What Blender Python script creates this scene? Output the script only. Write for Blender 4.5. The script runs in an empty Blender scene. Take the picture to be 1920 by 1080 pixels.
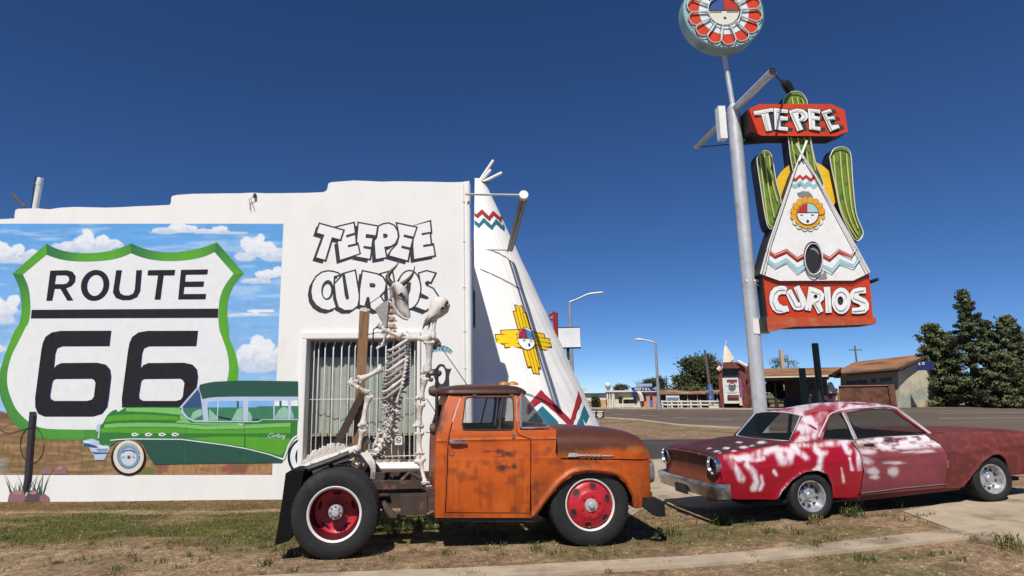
import bpy, bmesh, math, random
import numpy as np
from mathutils import Vector, Matrix
from mathutils.geometry import delaunay_2d_cdt
R = math.radians
scn = bpy.context.scene
COL = scn.collection

# ------------------------------------------------------------------ camera, sky, sun, exposure
F, CX, CY, PITCH, ROLL, EYE = 1149.0, 880.0, 540.0, math.atan(202/1149), 0.009, 1.8
cam_d = bpy.data.cameras.new('camera'); cam = bpy.data.objects.new('camera', cam_d); COL.objects.link(cam)
cam_d.sensor_width = 36; cam_d.sensor_fit = 'HORIZONTAL'
cam_d.lens = F/1920*36
cam_d.shift_x = (960-CX)/1920
cam_d.clip_start = .05; cam_d.clip_end = 9000
cam.matrix_world = Matrix.Translation((0, 0, EYE)) @ Matrix.Rotation(math.pi/2+PITCH, 4, 'X') @ Matrix.Rotation(-ROLL, 4, 'Z')
scn.camera = cam
SUN = Vector((.234, .765, -1)).normalized()          # the way the light travels
SUN_EL = math.asin(-SUN.z)
w = bpy.data.worlds.new('World'); scn.world = w; w.use_nodes = True
nt = w.node_tree; bg = nt.nodes['Background']
sky = nt.nodes.new('ShaderNodeTexSky'); sky.sky_type = 'NISHITA'; sky.sun_disc = False
sky.sun_elevation = SUN_EL
sky.sun_rotation = math.atan2(-SUN.x, -SUN.y)
sky.altitude = 1600; sky.air_density = .6; sky.dust_density = 0.0; sky.ozone_density = 7.0
hs = nt.nodes.new('ShaderNodeHueSaturation'); hs.inputs['Saturation'].default_value = 1.11; hs.inputs['Hue'].default_value = .503; nt.links.new(sky.outputs[0], hs.inputs['Color'])
nt.links.new(hs.outputs[0], bg.inputs[0]); bg.inputs[1].default_value = .086
sd = bpy.data.lights.new('sun', 'SUN'); sd.energy = 4.2; sd.angle = R(.53); sd.color = (1, .95, .87)
so = bpy.data.objects.new('sun', sd); COL.objects.link(so)
so.rotation_euler = SUN.to_track_quat('-Z', 'Y').to_euler(); so.location = (-10, -30, 40)
vs = scn.view_settings; vs.view_transform = 'Standard'; vs.look = 'None'; vs.exposure = .22; vs.gamma = 1
scn.cycles.max_bounces = 8; scn.cycles.transparent_max_bounces = 12

# ------------------------------------------------------------------ where a point of the photograph lies at a given depth
_cr, _sr, _cp, _sp = math.cos(ROLL), math.sin(ROLL), math.cos(PITCH), math.sin(PITCH)
def ray(x, y):
    u2, v2 = (x-CX)/F, (CY-y)/F
    u = u2*_cr+v2*_sr; v = -u2*_sr+v2*_cr
    return Vector((u, _cp-v*_sp, _sp+v*_cp))
EYEV = Vector((0, 0, EYE))
def onY(x, y, Y):
    r = ray(x, y); return EYEV+r*(Y/r.y)
def onP(x, y, P, N):
    r = ray(x, y); P = Vector(P); N = Vector(N); return EYEV+r*((P-EYEV).dot(N)/r.dot(N))
def sm(t, a, b):
    t = min(1, max(0, (t-a)/(b-a))); return t*t*(3-2*t)
CAR_YAW = R(8)
def ground(x, y):
    u = x*math.cos(CAR_YAW)+y*math.sin(CAR_YAW)
    t = min(max(u-3.3, 0), 6.5)
    ramp = .0535*(t-.4*(1-math.exp(-t/.4)))
    return ramp*(1-sm(y, 13, 24))+.45*sm(y, 16, 55)+.012*math.sin(x*1.3+1)*math.sin(y*1.7)*(1-sm(y, 9, 14))*sm(y, 4.5, 5.5)*(1-sm(abs(x), 8, 12))
def onG(x, y):
    r = ray(x, y); z = 0.0
    if r.z > -1e-4: return EYEV+r*300
    for k in range(40):
        p = EYEV+r*((z-EYE)/r.z); z = .5*z+.5*ground(p.x, p.y)
    return p
def crop(pts, x0, y0, s): return [(x0+x/s, y0+y/s) for x, y in pts]

# ------------------------------------------------------------------ objects
def link(o, parent=None):
    COL.objects.link(o)
    if parent is not None: o.parent = parent
    return o
def tag(o, label=None, cat=None, group=None, kind=None):
    for k, v in (('label', label), ('category', cat), ('group', group), ('kind', kind)):
        if v: o[k] = v
    return o
def thing(name, label, cat, loc=(0, 0, 0), rz=0, group=None, pitch=0):
    o = bpy.data.objects.new(name, None); o.empty_display_size = .2
    o.matrix_basis = Matrix.Translation(loc) @ Matrix.Rotation(rz, 4, 'Z') @ Matrix.Rotation(-pitch, 4, 'Y')
    link(o); return tag(o, label, cat, group)
def root_of(o):
    while o.parent is not None: o = o.parent
    return o
def copy_tree(o, parent=None):
    c = o.copy(); link(c, parent)
    for ch in o.children: copy_tree(ch, c)
    return c

class MB:
    def __init__(s): s.v = []; s.f = []; s.m = []; s.c = None
    def add(s, vs_, fs, m=0):
        b = len(s.v); s.v += [tuple(v) for v in vs_]
        s.f += [tuple(i+b for i in f) for f in fs]; s.m += [m]*len(fs); return s
    def box(s, c, d, m=0, rz=0, M=None):
        x, y, z = d[0]/2, d[1]/2, d[2]/2
        vs_ = [Vector(q) for q in ((-x,-y,-z),(x,-y,-z),(x,y,-z),(-x,y,-z),(-x,-y,z),(x,-y,z),(x,y,z),(-x,y,z))]
        A = M if M is not None else Matrix.Translation(c) @ Matrix.Rotation(rz, 4, 'Z')
        return s.add([A @ v for v in vs_], [(3,2,1,0),(4,5,6,7),(0,1,5,4),(1,2,6,5),(2,3,7,6),(3,0,4,7)], m)
    def tube(s, pts, rad, n=8, m=0, cap=True, closed=False):
        pts = [Vector(p) for p in pts]; k = len(pts)
        if not hasattr(rad, '__len__'): rad = [rad]*k
        T = []
        for i in range(k):
            if closed: d = pts[(i+1) % k]-pts[i-1]
            else: d = pts[min(i+1, k-1)]-pts[max(i-1, 0)]
            T.append(d.normalized() if d.length > 1e-9 else Vector((0, 0, 1)))
        a = T[0].cross(Vector((0, 0, 1)));
        if a.length < .1: a = T[0].cross(Vector((1, 0, 0)))
        a.normalize(); vs_ = []
        for i in range(k):
            a = (a-T[i]*a.dot(T[i])); a.normalize(); b = T[i].cross(a)
            for j in range(n):
                q = 2*math.pi*j/n; vs_.append(pts[i]+(a*math.cos(q)+b*math.sin(q))*rad[i])
        fs = []
        for i in range(k if closed else k-1):
            i2 = (i+1) % k
            for j in range(n): fs.append((i*n+j, i*n+(j+1) % n, i2*n+(j+1) % n, i2*n+j))
        if cap and not closed: fs += [tuple(range(n-1, -1, -1)), tuple((k-1)*n+j for j in range(n))]
        return s.add(vs_, fs, m)
    def lathe(s, prof, M, n=32, m=0, close=False):           # profile (r, h) turned about local Z of M
        vs_ = []; k = len(prof)
        for r_, h in prof:
            for j in range(n):
                q = 2*math.pi*j/n; vs_.append(M @ Vector((r_*math.cos(q), r_*math.sin(q), h)))
        fs = []
        for i in range(k-1 if not close else k):
            i2 = (i+1) % k
            for j in range(n): fs.append((i*n+j, i*n+(j+1) % n, i2*n+(j+1) % n, i2*n+j))
        return s.add(vs_, fs, m)
    def loft(s, rings, m=0, closed=True, cap=False):
        n = len(rings[0]); vs_ = [p for r_ in rings for p in r_]; fs = []
        for i in range(len(rings)-1):
            for j in range(n if closed else n-1): fs.append((i*n+j, i*n+(j+1) % n, (i+1)*n+(j+1) % n, (i+1)*n+j))
        if cap: fs += [tuple(range(n-1, -1, -1)), tuple((len(rings)-1)*n+j for j in range(n))]
        return s.add(vs_, fs, m)
    def poly(s, polys, fn, holes=(), m=0, step=None, keep=None):   # flat shape of 2-D outlines, mapped to 3-D by fn
        v2, tr = tri2d(polys, holes, step, keep)
        return s.add([fn(x, y) for x, y in v2], tr, m)
    def prism(s, outline, fn0, fn1, holes=(), m=0, mside=None, step=None):
        if mside is None: mside = m
        v2, tr = tri2d([outline], holes, step)
        s.add([fn0(x, y) for x, y in v2], tr, m)
        s.add([fn1(x, y) for x, y in v2], [t[::-1] for t in tr], m)
        for L in [outline]+list(holes):
            n = len(L)
            s.add([fn0(x, y) for x, y in L]+[fn1(x, y) for x, y in L], [(i, (i+1) % n, n+(i+1) % n, n+i) for i in range(n)], mside)
        return s
    def build(s, name, mats, parent=None, smooth=None, world=True, fix=False, colors=None):
        me = bpy.data.meshes.new(name); vs_ = s.v
        if parent is not None and world:
            iv = root_of(parent).matrix_basis.inverted()
            A = np.array(iv); P = np.array(vs_, float).reshape(-1, 3)
            vs_ = (P @ A[:3, :3].T+A[:3, 3]).tolist()
        me.from_pydata(vs_, [], s.f)
        if not isinstance(mats, (list, tuple)): mats = [mats]
        for q in mats: me.materials.append(q)
        if len(mats) > 1: me.polygons.foreach_set('material_index', s.m)
        if fix:
            bm = bmesh.new(); bm.from_mesh(me); bmesh.ops.remove_doubles(bm, verts=bm.verts, dist=2e-4); bmesh.ops.recalc_face_normals(bm, faces=bm.faces)
            bm.to_mesh(me); bm.free()
        if smooth is not None:
            me.shade_smooth()
            if smooth < 180: me.set_sharp_from_angle(angle=R(smooth))
        if colors is not None:
            at = me.color_attributes.new('paint', 'FLOAT_COLOR', 'POINT')
            c = np.ones((len(vs_), 4), np.float32); c[:, :3] = colors; at.data.foreach_set('color', c.ravel())
        me.update()
        return link(bpy.data.objects.new(name, me), parent)

def inside(P, poly):
    x, y = P[:, 0], P[:, 1]; r = np.zeros(len(P), bool); n = len(poly); j = n-1
    for i in range(n):
        xi, yi = poly[i]; xj, yj = poly[j]
        if yi != yj: r ^= ((yi > y) != (yj > y)) & (x < (xj-xi)*(y-yi)/(yj-yi)+xi)
        j = i
    return r
def tri2d(polys, holes=(), step=None, keep=None):
    V = []; E = []
    for L in list(polys)+list(holes):
        b = len(V); n = len(L); V += [Vector((float(p[0]), float(p[1]))) for p in L]; E += [(b+i, b+(i+1) % n) for i in range(n)]
    if step:
        A = np.array([tuple(p) for L in polys for p in L]); lo, hi = A.min(0), A.max(0)
        gx, gy = np.meshgrid(np.arange(lo[0]+step/2, hi[0], step), np.arange(lo[1]+step/2, hi[1], step)); gx = gx+(np.arange(gx.shape[0]) % 2)[:, None]*step*.5
        G = np.stack([gx.ravel(), gy.ravel()], 1); ok = np.zeros(len(G), bool)
        for L in polys: ok |= inside(G, L)
        for L in holes: ok &= ~inside(G, L)
        V += [Vector((float(a), float(b_))) for a, b_ in G[ok]]
    vo, eo, fo, _, _, _ = delaunay_2d_cdt(V, E, [], 0, 1e-6)
    C = np.array([[sum(vo[i].x for i in f)/3, sum(vo[i].y for i in f)/3] for f in fo]); ok = np.zeros(len(C), bool)
    for L in polys: ok |= inside(C, L)
    for L in holes: ok &= ~inside(C, L)
    return [(p.x, p.y) for p in vo], [tuple(f) for f, k in zip(fo, ok) if k]
def ell(cx, cy, rx, ry, n=28, a=0, a0=0, a1=2*math.pi, closed=True):
    o = []
    for i in range(n if closed else n+1):
        t = a0+(a1-a0)*i/n; x, y = rx*math.cos(t), ry*math.sin(t)
        o.append((cx+x*math.cos(a)-y*math.sin(a), cy+x*math.sin(a)+y*math.cos(a)))
    return o
def offs(L, d):                                        # offset a closed outline by d to one side
    n = len(L); o = []
    ar = sum(L[i][0]*L[(i+1) % n][1]-L[(i+1) % n][0]*L[i][1] for i in range(n)); sg = 1 if ar > 0 else -1
    for i in range(n):
        p, q, r_ = Vector(L[i-1]), Vector(L[i]), Vector(L[(i+1) % n])
        a = (q-p); b = (r_-q)
        if a.length < 1e-9 or b.length < 1e-9: o.append(tuple(q)); continue
        a.normalize(); b.normalize()
        na = Vector((a.y, -a.x))*sg; nb = Vector((b.y, -b.x))*sg; k = na+nb
        if k.length < .2: k = na
        else: k = k/max(.35, (1+na.dot(nb)))
        o.append((q.x+k.x*d, q.y+k.y*d))
    return o
def stroke(pts, wd, closed=False):                     # a polyline with width -> outline
    n = len(pts); Lf, Rt = [], []
    for i in range(n):
        p = Vector(pts[i]); a = Vector(pts[i-1]) if (i or closed) else None; b = Vector(pts[(i+1) % n]) if (i < n-1 or closed) else None
        d1 = (p-a).normalized() if a is not None and (p-a).length > 1e-9 else None; d2 = (b-p).normalized() if b is not None and (b-p).length > 1e-9 else None
        d1 = d1 or d2; d2 = d2 or d1; n1 = Vector((-d1.y, d1.x)); n2 = Vector((-d2.y, d2.x)); k = n1+n2
        k = k/max(.4, 1+n1.dot(n2)) if k.length > .2 else n1
        Lf.append(tuple(p+k*wd/2)); Rt.append(tuple(p-k*wd/2))
    return Lf+Rt[::-1]
def spline(pts, k=6, closed=False):                    # Catmull-Rom, any dimension
    P = [Vector(p) for p in pts]; n = len(P); o = []
    for i in range(n if closed else n-1):
        p0 = P[i-1] if (i or closed) else P[0]; p1 = P[i]; p2 = P[(i+1) % n]; p3 = P[(i+2) % n] if (i+2 < n or closed) else P[-1]
        for j in range(k):
            t = j/k; o.append(tuple(.5*((2*p1)+(p2-p0)*t+(2*p0-5*p1+4*p2-p3)*t*t+(3*p1-p0-3*p2+p3)*t**3)))
    if not closed: o.append(tuple(P[-1]))
    return o
def interp(x, xs, ys): return float(np.interp(x, xs, ys))

# ------------------------------------------------------------------ numpy noise for painted surfaces
_rng = np.random.RandomState(7); _tab = _rng.rand(256, 256)
def vnoise(x, y):
    xi = np.floor(x).astype(int); yi = np.floor(y).astype(int); fx = x-xi; fy = y-yi
    fx = fx*fx*(3-2*fx); fy = fy*fy*(3-2*fy); g = lambda a, b: _tab[a % 256, b % 256]
    return (g(xi, yi)*(1-fx)+g(xi+1, yi)*fx)*(1-fy)+(g(xi, yi+1)*(1-fx)+g(xi+1, yi+1)*fx)*fy
def fbm(x, y, o=4):
    r_ = 0; a = .5
    for k in range(o): r_ = r_+a*vnoise(x*2**k+17*k, y*2**k+31*k); a *= .5
    return r_/(1-.5**o)
def nsm(t, a, b):
    t = np.clip((t-a)/(b-a), 0, 1); return t*t*(3-2*t)
def lin(r_, g, b):                                     # sRGB 0-255 -> linear
    return tuple(((c/255)/12.92 if c/255 <= .04045 else ((c/255+.055)/1.055)**2.4) for c in (r_, g, b))

# ------------------------------------------------------------------ materials
def node(nt, t, **k):
    n = nt.nodes.new(t)
    for a, b in k.items(): setattr(n, a, b)
    return n
_mats = {}
def pmat(name, col, rough=.6, var=.12, sc=6.0, bump=0.0, bsc=40.0, metal=0.0, col2=None, sc2=3.0, lo=.5, hi=.6, attr=False, speck=0, coat=0.0, spec=.5, det=6.0, stretch=(1, 1, 1), emit=0):
    """Principled surface: base colour broken up by noise, a second colour in patches, fine bump."""
    if name in _mats: return _mats[name]
    m = bpy.data.materials.new(name); m.use_nodes = True; nt = m.node_tree; p = nt.nodes['Principled BSDF']; _mats[name] = m
    tc = node(nt, 'ShaderNodeTexCoord'); mp = node(nt, 'ShaderNodeMapping'); mp.inputs['Scale'].default_value = stretch
    nt.links.new(tc.outputs['Object'], mp.inputs[0])
    def noise(s_, d_=det, r_=.6):
        n = node(nt, 'ShaderNodeTexNoise'); n.inputs['Scale'].default_value = s_; n.inputs['Detail'].default_value = d_; n.inputs['Roughness'].default_value = r_
        nt.links.new(mp.outputs[0], n.inputs['Vector']); return n.outputs['Fac']
    def mix(f, a, b, bt='MIX'):
        n = node(nt, 'ShaderNodeMix', data_type='RGBA', blend_type=bt)
        for q, i in ((f, 0), (a, 6), (b, 7)):
            if hasattr(q, 'links') or isinstance(q, bpy.types.NodeSocket): nt.links.new(q, n.inputs[i])
            else: n.inputs[i].default_value = q if i == 0 else (*q[:3], 1)
        return n.outputs[2]
    def ramp(f, a, b):
        n = node(nt, 'ShaderNodeMapRange', interpolation_type='SMOOTHSTEP'); n.inputs[1].default_value = a; n.inputs[2].default_value = b
        nt.links.new(f, n.inputs[0]); return n.outputs[0]
    if attr:
        at = node(nt, 'ShaderNodeAttribute', attribute_name='paint'); c = at.outputs['Color']
    else: c = None
    if c is None:
        if col2 is not None: c = mix(ramp(noise(sc2), lo, hi), col, col2)
        else:
            rgb = node(nt, 'ShaderNodeRGB'); rgb.outputs[0].default_value = (*col, 1); c = rgb.outputs[0]
    if var:
        f = noise(sc); r_ = node(nt, 'ShaderNodeMapRange'); r_.inputs[1].default_value = .3; r_.inputs[2].default_value = .7; r_.inputs[3].default_value = 1-var; r_.inputs[4].default_value = 1+var
        nt.links.new(f, r_.inputs[0]); h = node(nt, 'ShaderNodeVectorMath', operation='SCALE'); nt.links.new(c, h.inputs[0]); nt.links.new(r_.outputs[0], h.inputs['Scale']); c = h.outputs[0]
    if speck:                                          # pebbles: every cell its own tone
        for s_, lo_, hi_ in ((speck, .74, 1.3), (speck*2.6, .72, 1.36)):
            v = node(nt, 'ShaderNodeTexVoronoi'); v.inputs['Scale'].default_value = s_; nt.links.new(mp.outputs[0], v.inputs['Vector'])
            sx = node(nt, 'ShaderNodeSeparateColor'); nt.links.new(v.outputs['Color'], sx.inputs[0]); q = node(nt, 'ShaderNodeMapRange'); q.inputs[3].default_value = lo_; q.inputs[4].default_value = hi_
            nt.links.new(sx.outputs[0], q.inputs[0]); h = node(nt, 'ShaderNodeVectorMath', operation='SCALE'); nt.links.new(c, h.inputs[0]); nt.links.new(q.outputs[0], h.inputs['Scale']); c = h.outputs[0]
    nt.links.new(c, p.inputs['Base Color'])
    rr = node(nt, 'ShaderNodeMapRange'); rr.inputs[1].default_value = .3; rr.inputs[2].default_value = .7; rr.inputs[3].default_value = max(.03, rough-.08); rr.inputs[4].default_value = min(1, rough+.08)
    nt.links.new(noise(sc*2.3), rr.inputs[0]); nt.links.new(rr.outputs[0], p.inputs['Roughness'])
    p.inputs['Metallic'].default_value = metal; p.inputs['Specular IOR Level'].default_value = spec
    if coat: p.inputs['Coat Weight'].default_value = coat; p.inputs['Coat Roughness'].default_value = .12
    if bump:
        b = node(nt, 'ShaderNodeBump'); b.inputs['Strength'].default_value = bump; b.inputs['Distance'].default_value = .02
        nt.links.new(noise(bsc, 8), b.inputs['Height']); nt.links.new(b.outputs[0], p.inputs['Normal'])
    if emit:
        p.inputs['Emission Color'].default_value = (*col, 1); p.inputs['Emission Strength'].default_value = emit
    return m
def glass(name, tint, alpha, rough=.02):
    if name in _mats: return _mats[name]
    m = bpy.data.materials.new(name); m.use_nodes = True; nt = m.node_tree; p = nt.nodes['Principled BSDF']; _mats[name] = m
    p.inputs['Base Color'].default_value = (*tint, 1); p.inputs['Roughness'].default_value = rough; p.inputs['Specular IOR Level'].default_value = .6
    n = node(nt, 'ShaderNodeTexNoise'); n.inputs['Scale'].default_value = 5; r_ = node(nt, 'ShaderNodeMapRange'); r_.inputs[3].default_value = max(0, alpha-.08); r_.inputs[4].default_value = min(1, alpha+.08)
    nt.links.new(n.outputs[0], r_.inputs[0]); nt.links.new(r_.outputs[0], p.inputs['Alpha'])
    return m

# ------------------------------------------------------------------ ground, road, pavements
def paint_ground(P):
    x, y = P[:, 0], P[:, 1]
    dirt = np.array(lin(178, 150, 118))*.61; dry = np.array(lin(156, 136, 90))*.52; green = np.array(lin(108, 114, 52))*.52; dark = np.array(lin(128, 100, 76))*.58
    n1 = fbm(x*.9, y*1.6, 5)[:, None]; n2 = fbm(x*3+9, y*4+3, 4)[:, None]; n3 = fbm(x*14, y*14, 3)[:, None]
    c = dirt*(.72+.55*n3); c = c+(dark-c)*nsm(n2, .52, .75)*.55
    lawn = nsm(3.2-x, 0, 3)*nsm(y, 7.9, 8.7)*(1-nsm(y, 10.9, 11.3))
    c = c+(dry*(.7+.6*n3)-c)*(lawn*.75)[:, None]
    c = c+(green*(.6+.8*n2)-c)*(lawn[:, None]*nsm(n1, .44, .60)*.9)
    front = nsm(fbm(x*.7+21, y*1.9+4, 4), .52, .66)*nsm(7.0-x, 0, 3)*(y < 8.8); c = c+(green*(.7+.6*n2)*1.05-c)*(front*.5)[:, None]
    c = c*(.8+.45*fbm(x*2.3+50, y*3.1+8, 3)[:, None])
    back = nsm(y, 10.5, 10.7)*(x < 1)
    c = c+(np.array(lin(146, 116, 72))*.5-c)*(back*.75)[:, None]
    far = nsm(y, 60, 90); c = c+(np.array(lin(150, 140, 95))*.5-c)*far[:, None]
    return c
def grid_axis(stops):
    o = []
    for a, b, s in stops: o += list(np.arange(a, b, s))
    return np.array(o+[stops[-1][1]])
gxs = grid_axis([(-4000, -400, 900), (-400, -60, 60), (-60, -13, 4), (-13, 15, .14), (15, 40, 1), (40, 200, 10), (200, 600, 80), (600, 4200, 900)])
gys = grid_axis([(-60, -5, 11), (-5, 4.5, 1.5), (4.5, 12.2, .1), (12.2, 30, .6), (30, 60, 2), (60, 140, 8), (140, 700, 80), (700, 7000, 900)])
GX, GY = np.meshgrid(gxs, gys); P = np.stack([GX.ravel(), GY.ravel()], 1)
gm = MB(); gm.v = [(x, y, ground(x, y)) for x, y in P]; nx = len(gxs)
gm.f = [(j*nx+i, j*nx+i+1, (j+1)*nx+i+1, (j+1)*nx+i) for j in range(len(gys)-1) for i in range(nx-1)]
gm.m = [0]*len(gm.f)
M_ground = pmat('dry_ground', (.3, .22, .15), .95, .3, 7, 1.0, 60, attr=True, speck=24, spec=.15)
tag(gm.build('ground', M_ground, None, 180, colors=paint_ground(P)), kind='structure')

def patch(name, poly, off, mat, step, thick=0.0):
    L = []
    for i in range(len(poly)):
        p, q = Vector(poly[i]), Vector(poly[(i+1) % len(poly)]); k = max(1, int((q-p).length/step)); L += [tuple(p.lerp(q, t/k)) for t in range(k)]
    poly = L
    v2, tr = tri2d([poly], (), step); b = MB()
    b.add([(x, y, ground(x, y)+off) for x, y in v2], tr)
    if thick:
        d = poly; n = len(d); b.add([(x, y, ground(x, y)+off) for x, y in d]+[(x, y, ground(x, y)+off-thick) for x, y in d], [(i, (i+1) % n, n+(i+1) % n, n+i) for i in range(n)])
    return tag(b.build(name, mat, None), kind='structure')
def gp(*px): return [tuple(onG(x, y).xy) for x, y in px]
M_conc = pmat('old_concrete', tuple(c*.68 for c in lin(206, 188, 162)), .9, .2, 2.5, .35, 90, col2=tuple(c*.5 for c in lin(165, 145, 118)), sc2=1.7, lo=.5, hi=.75, spec=.2)
M_asph = pmat('asphalt', (.062, .056, .052), .9, .18, 1.2, .5, 120, col2=(.09, .078, .066), sc2=.5, lo=.45, hi=.7, spec=.25, stretch=(.4, 1, 1))
M_road = pmat('worn_road_asphalt', (.125, .094, .069), .9, .16, .6, .3, 60, col2=(.165, .128, .097), sc2=.25, lo=.4, hi=.7, spec=.25, stretch=(.15, 1, 1))
M_dirt = pmat('gravel_verge', tuple(c*.55 for c in lin(178, 148, 118)), .95, .3, 2, .6, 30, spec=.15, speck=9, col2=tuple(c*.5 for c in lin(140, 124, 84)), sc2=.5, lo=.5, hi=.7)
# the kerb walk in front, the slab on the right, the old strip by the wall, the concrete apron
dv = Vector((math.cos(CAR_YAW), math.sin(CAR_YAW))); a0 = Vector(onG(1220, 1051).xy); nrm = Vector((dv.y, -dv.x))
k0, k1 = a0-dv*14, a0+dv*4.35
patch('kerb_walk', [tuple(k0), tuple(k0+nrm*.40), tuple(k1+nrm*.33+dv*.15), tuple(k1)], .03, M_conc, .5, .06)
patch('concrete_slab', gp((1692, 960), (1760, 985), (1838, 1013), (1872, 1018), (1990, 1026), (2350, 1000), (2350, 905), (2000, 905), (1880, 925), (1780, 944)), .015, M_conc, .4, .03)
xs_ = np.arange(-14, 2.0, .35); patch('sidewalk_strip', [(x, 10.17+.05*math.sin(x*1.7)+.03*math.sin(x*5.1)) for x in xs_]+[(x, 10.40+.04*math.sin(x*2.3+1)+.03*math.sin(x*6.3)) for x in xs_[::-1]], .014, pmat('dusty_concrete', tuple(c*.52 for c in lin(186, 160, 126)), .95, .25, 3, .4, 60, spec=.15, speck=20), .5, .03)
patch('concrete_apron', gp((1140, 990), (1215, 950), (1262, 948), (1330, 955), (1500, 945), (1950, 880), (2100, 862), (1900, 851), (1500, 858), (1240, 861), (1130, 864)), .012, M_conc, .8, .03)
patch('parking_lane', gp((1000, 863), (1130, 864), (1240, 861), (1500, 858), (1900, 851), (2300, 842), (2300, 812), (1900, 816), (1500, 822), (1240, 825), (1000, 826)), .012, M_asph, 2)
patch('gravel_verge', gp((960, 825), (1240, 824), (1500, 821), (2300, 810), (2300, 806), (1700, 805), (1300, 802), (1190, 790), (1120, 786), (960, 784)), .008, M_dirt, 3)
rd = gp((640, 779), (1110, 783), (1192, 788.5), (1275, 799), (1420, 807), (1700, 811), (2300, 815), (2500, 800), (2300, 757), (1920, 757.5), (1700, 762.5), (1420, 768.5), (1250, 767), (1120, 766), (640, 766.5))
patch('road', rd, .03, M_road, 6)
patch('kerb_line', gp((1110, 782), (1192, 787), (1275, 797.2), (1420, 805), (1420, 807.5), (1275, 799.6), (1192, 789), (1110, 783.5)), .06, M_conc, 2, .05)
patch('far_kerb', gp((900, 765.3), (1250, 766), (1420, 767.4), (1700, 761.3), (1920, 756.5), (2300, 756), (2300, 757.4), (1920, 758), (1700, 763.2), (1420, 769.2), (1250, 767.8), (900, 766.8)), .1, M_conc, 6, .1)
M_mark = pmat('worn_lane_paint', (.32, .29, .25), .9, .3, 3, spec=.2)
for px in ([(1150, 777.5), (1172, 778.3), (1172, 779), (1150, 778.2)], [(1203, 780), (1232, 781.2), (1232, 781.9), (1203, 780.7)], [(1262, 783.5), (1292, 784.7), (1292, 785.5), (1262, 784.2)], [(1326, 786.5), (1370, 787.7), (1370, 788.6), (1326, 787.3)], [(1205, 771), (1400, 773.4), (1400, 773.9), (1205, 771.4)], [(1760, 776), (1920, 774), (1920, 774.8), (1760, 776.8)], [(1760, 785.5), (1920, 784.5), (1920, 785.4), (1760, 786.4)]):
    patch('lane_marking', gp(*px), .045, M_mark, 4)

# ------------------------------------------------------------------ the curio shop: white side wall with its mural
YW = 11.45
shop = thing('curio_shop', 'white stucco shop with a green car mural and a concrete teepee entrance', 'shop', (0, YW, 0))
M_stucco = pmat('white_stucco', (.80, .785, .75), .88, .06, 1.6, .25, 34, col2=(.69, .665, .62), sc2=1.6, lo=.5, hi=.85, spec=.2, stretch=(1, 1, .4))
def wpx(off): return lambda x, y: onY(x, y, YW-off)
def w2(x, y): p = onY(x, y, YW); return (p.x, p.z)
xr = onY(884, 540, YW).x
topl = [(0, 411), (12, 410.4), (27, 409.5), (27.5, 401), (29, 393.5), (34, 391.5), (52, 391), (70, 390.6), (92, 392.5), (112, 389.5), (140, 388), (165, 388.6), (200, 389.3), (228, 388.4), (256, 386.8), (290, 385.6), (318, 384.2), (320.5, 380), (321, 371), (323, 367.5), (332, 365.5), (360, 363.5), (392, 363), (420, 362.6), (450, 362.4), (474, 361.2), (500, 362.5), (540, 362), (575, 361.6), (606, 360.4), (612.5, 357), (614.5, 351), (615.5, 344), (622, 341.5), (640, 340.2), (664, 338.4), (690, 339.4), (715, 340.6), (745, 339.8), (775, 340.4), (810, 340.8), (845, 341.8), (866, 341.2), (876, 339.6)]
wl = [(-15, 4.9), (w2(-40, 412)[0], 5.2)]+[w2(*p) for p in topl]+[(xr-.012, w2(880, 342)[1]), (xr, w2(883, 346)[1]), (xr, -.3), (-15, -.3)]
w0 = w2(577, 636.5); w1 = w2(781, 868); win = [(w0[0], w0[1]), (w1[0], w0[1]), (w1[0], w1[1]), (w0[0], w1[1])]
b = MB(); b.prism(wl, lambda x, z: (x, YW, z), lambda x, z: (x, YW+.32, z), holes=[win])
b.box((-7.5+xr/2, YW+.32+8.5, 4.6), (15+xr, 17, .2)); b.box((xr-.15, YW+.32+8.5, 2.35), (.3, 17, 4.7)); b.box((-14.9, YW+.32+8.5, 2.3), (.2, 17, 4.6)); b.box((-7.5, YW+17.4, 2.3), (14.6, .2, 4.6))
# the front parapet, seen end on, and the plastered window surround
b.box((xr-.14, YW+.32+8.5, 5.1), (.26, 17, .8))
b.build('wall', M_stucco, shop, fix=True)
b = MB(); sx0, sz1 = w2(567.5, 623); sx1 = w2(789, 623)[0]
for c0, c1 in (((sx0, w0[1]), (sx1, sz1)), ((sx0, w1[1]-.05), (w0[0], w0[1])), ((w1[0], w1[1]-.05), (sx1, w0[1]))):
    b.box(((c0[0]+c1[0])/2, YW-.03, (c0[1]+c1[1])/2), (c1[0]-c0[0], .06, c1[1]-c0[1]))
b.box(((sx0+sx1)/2, YW-.045, w1[1]-.075), (sx1-sx0+.06, .09, .05))
o = b.build('window_surround', M_stucco, shop)
md = o.modifiers.new('soft', 'BEVEL'); md.width = .02; md.segments = 2

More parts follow.
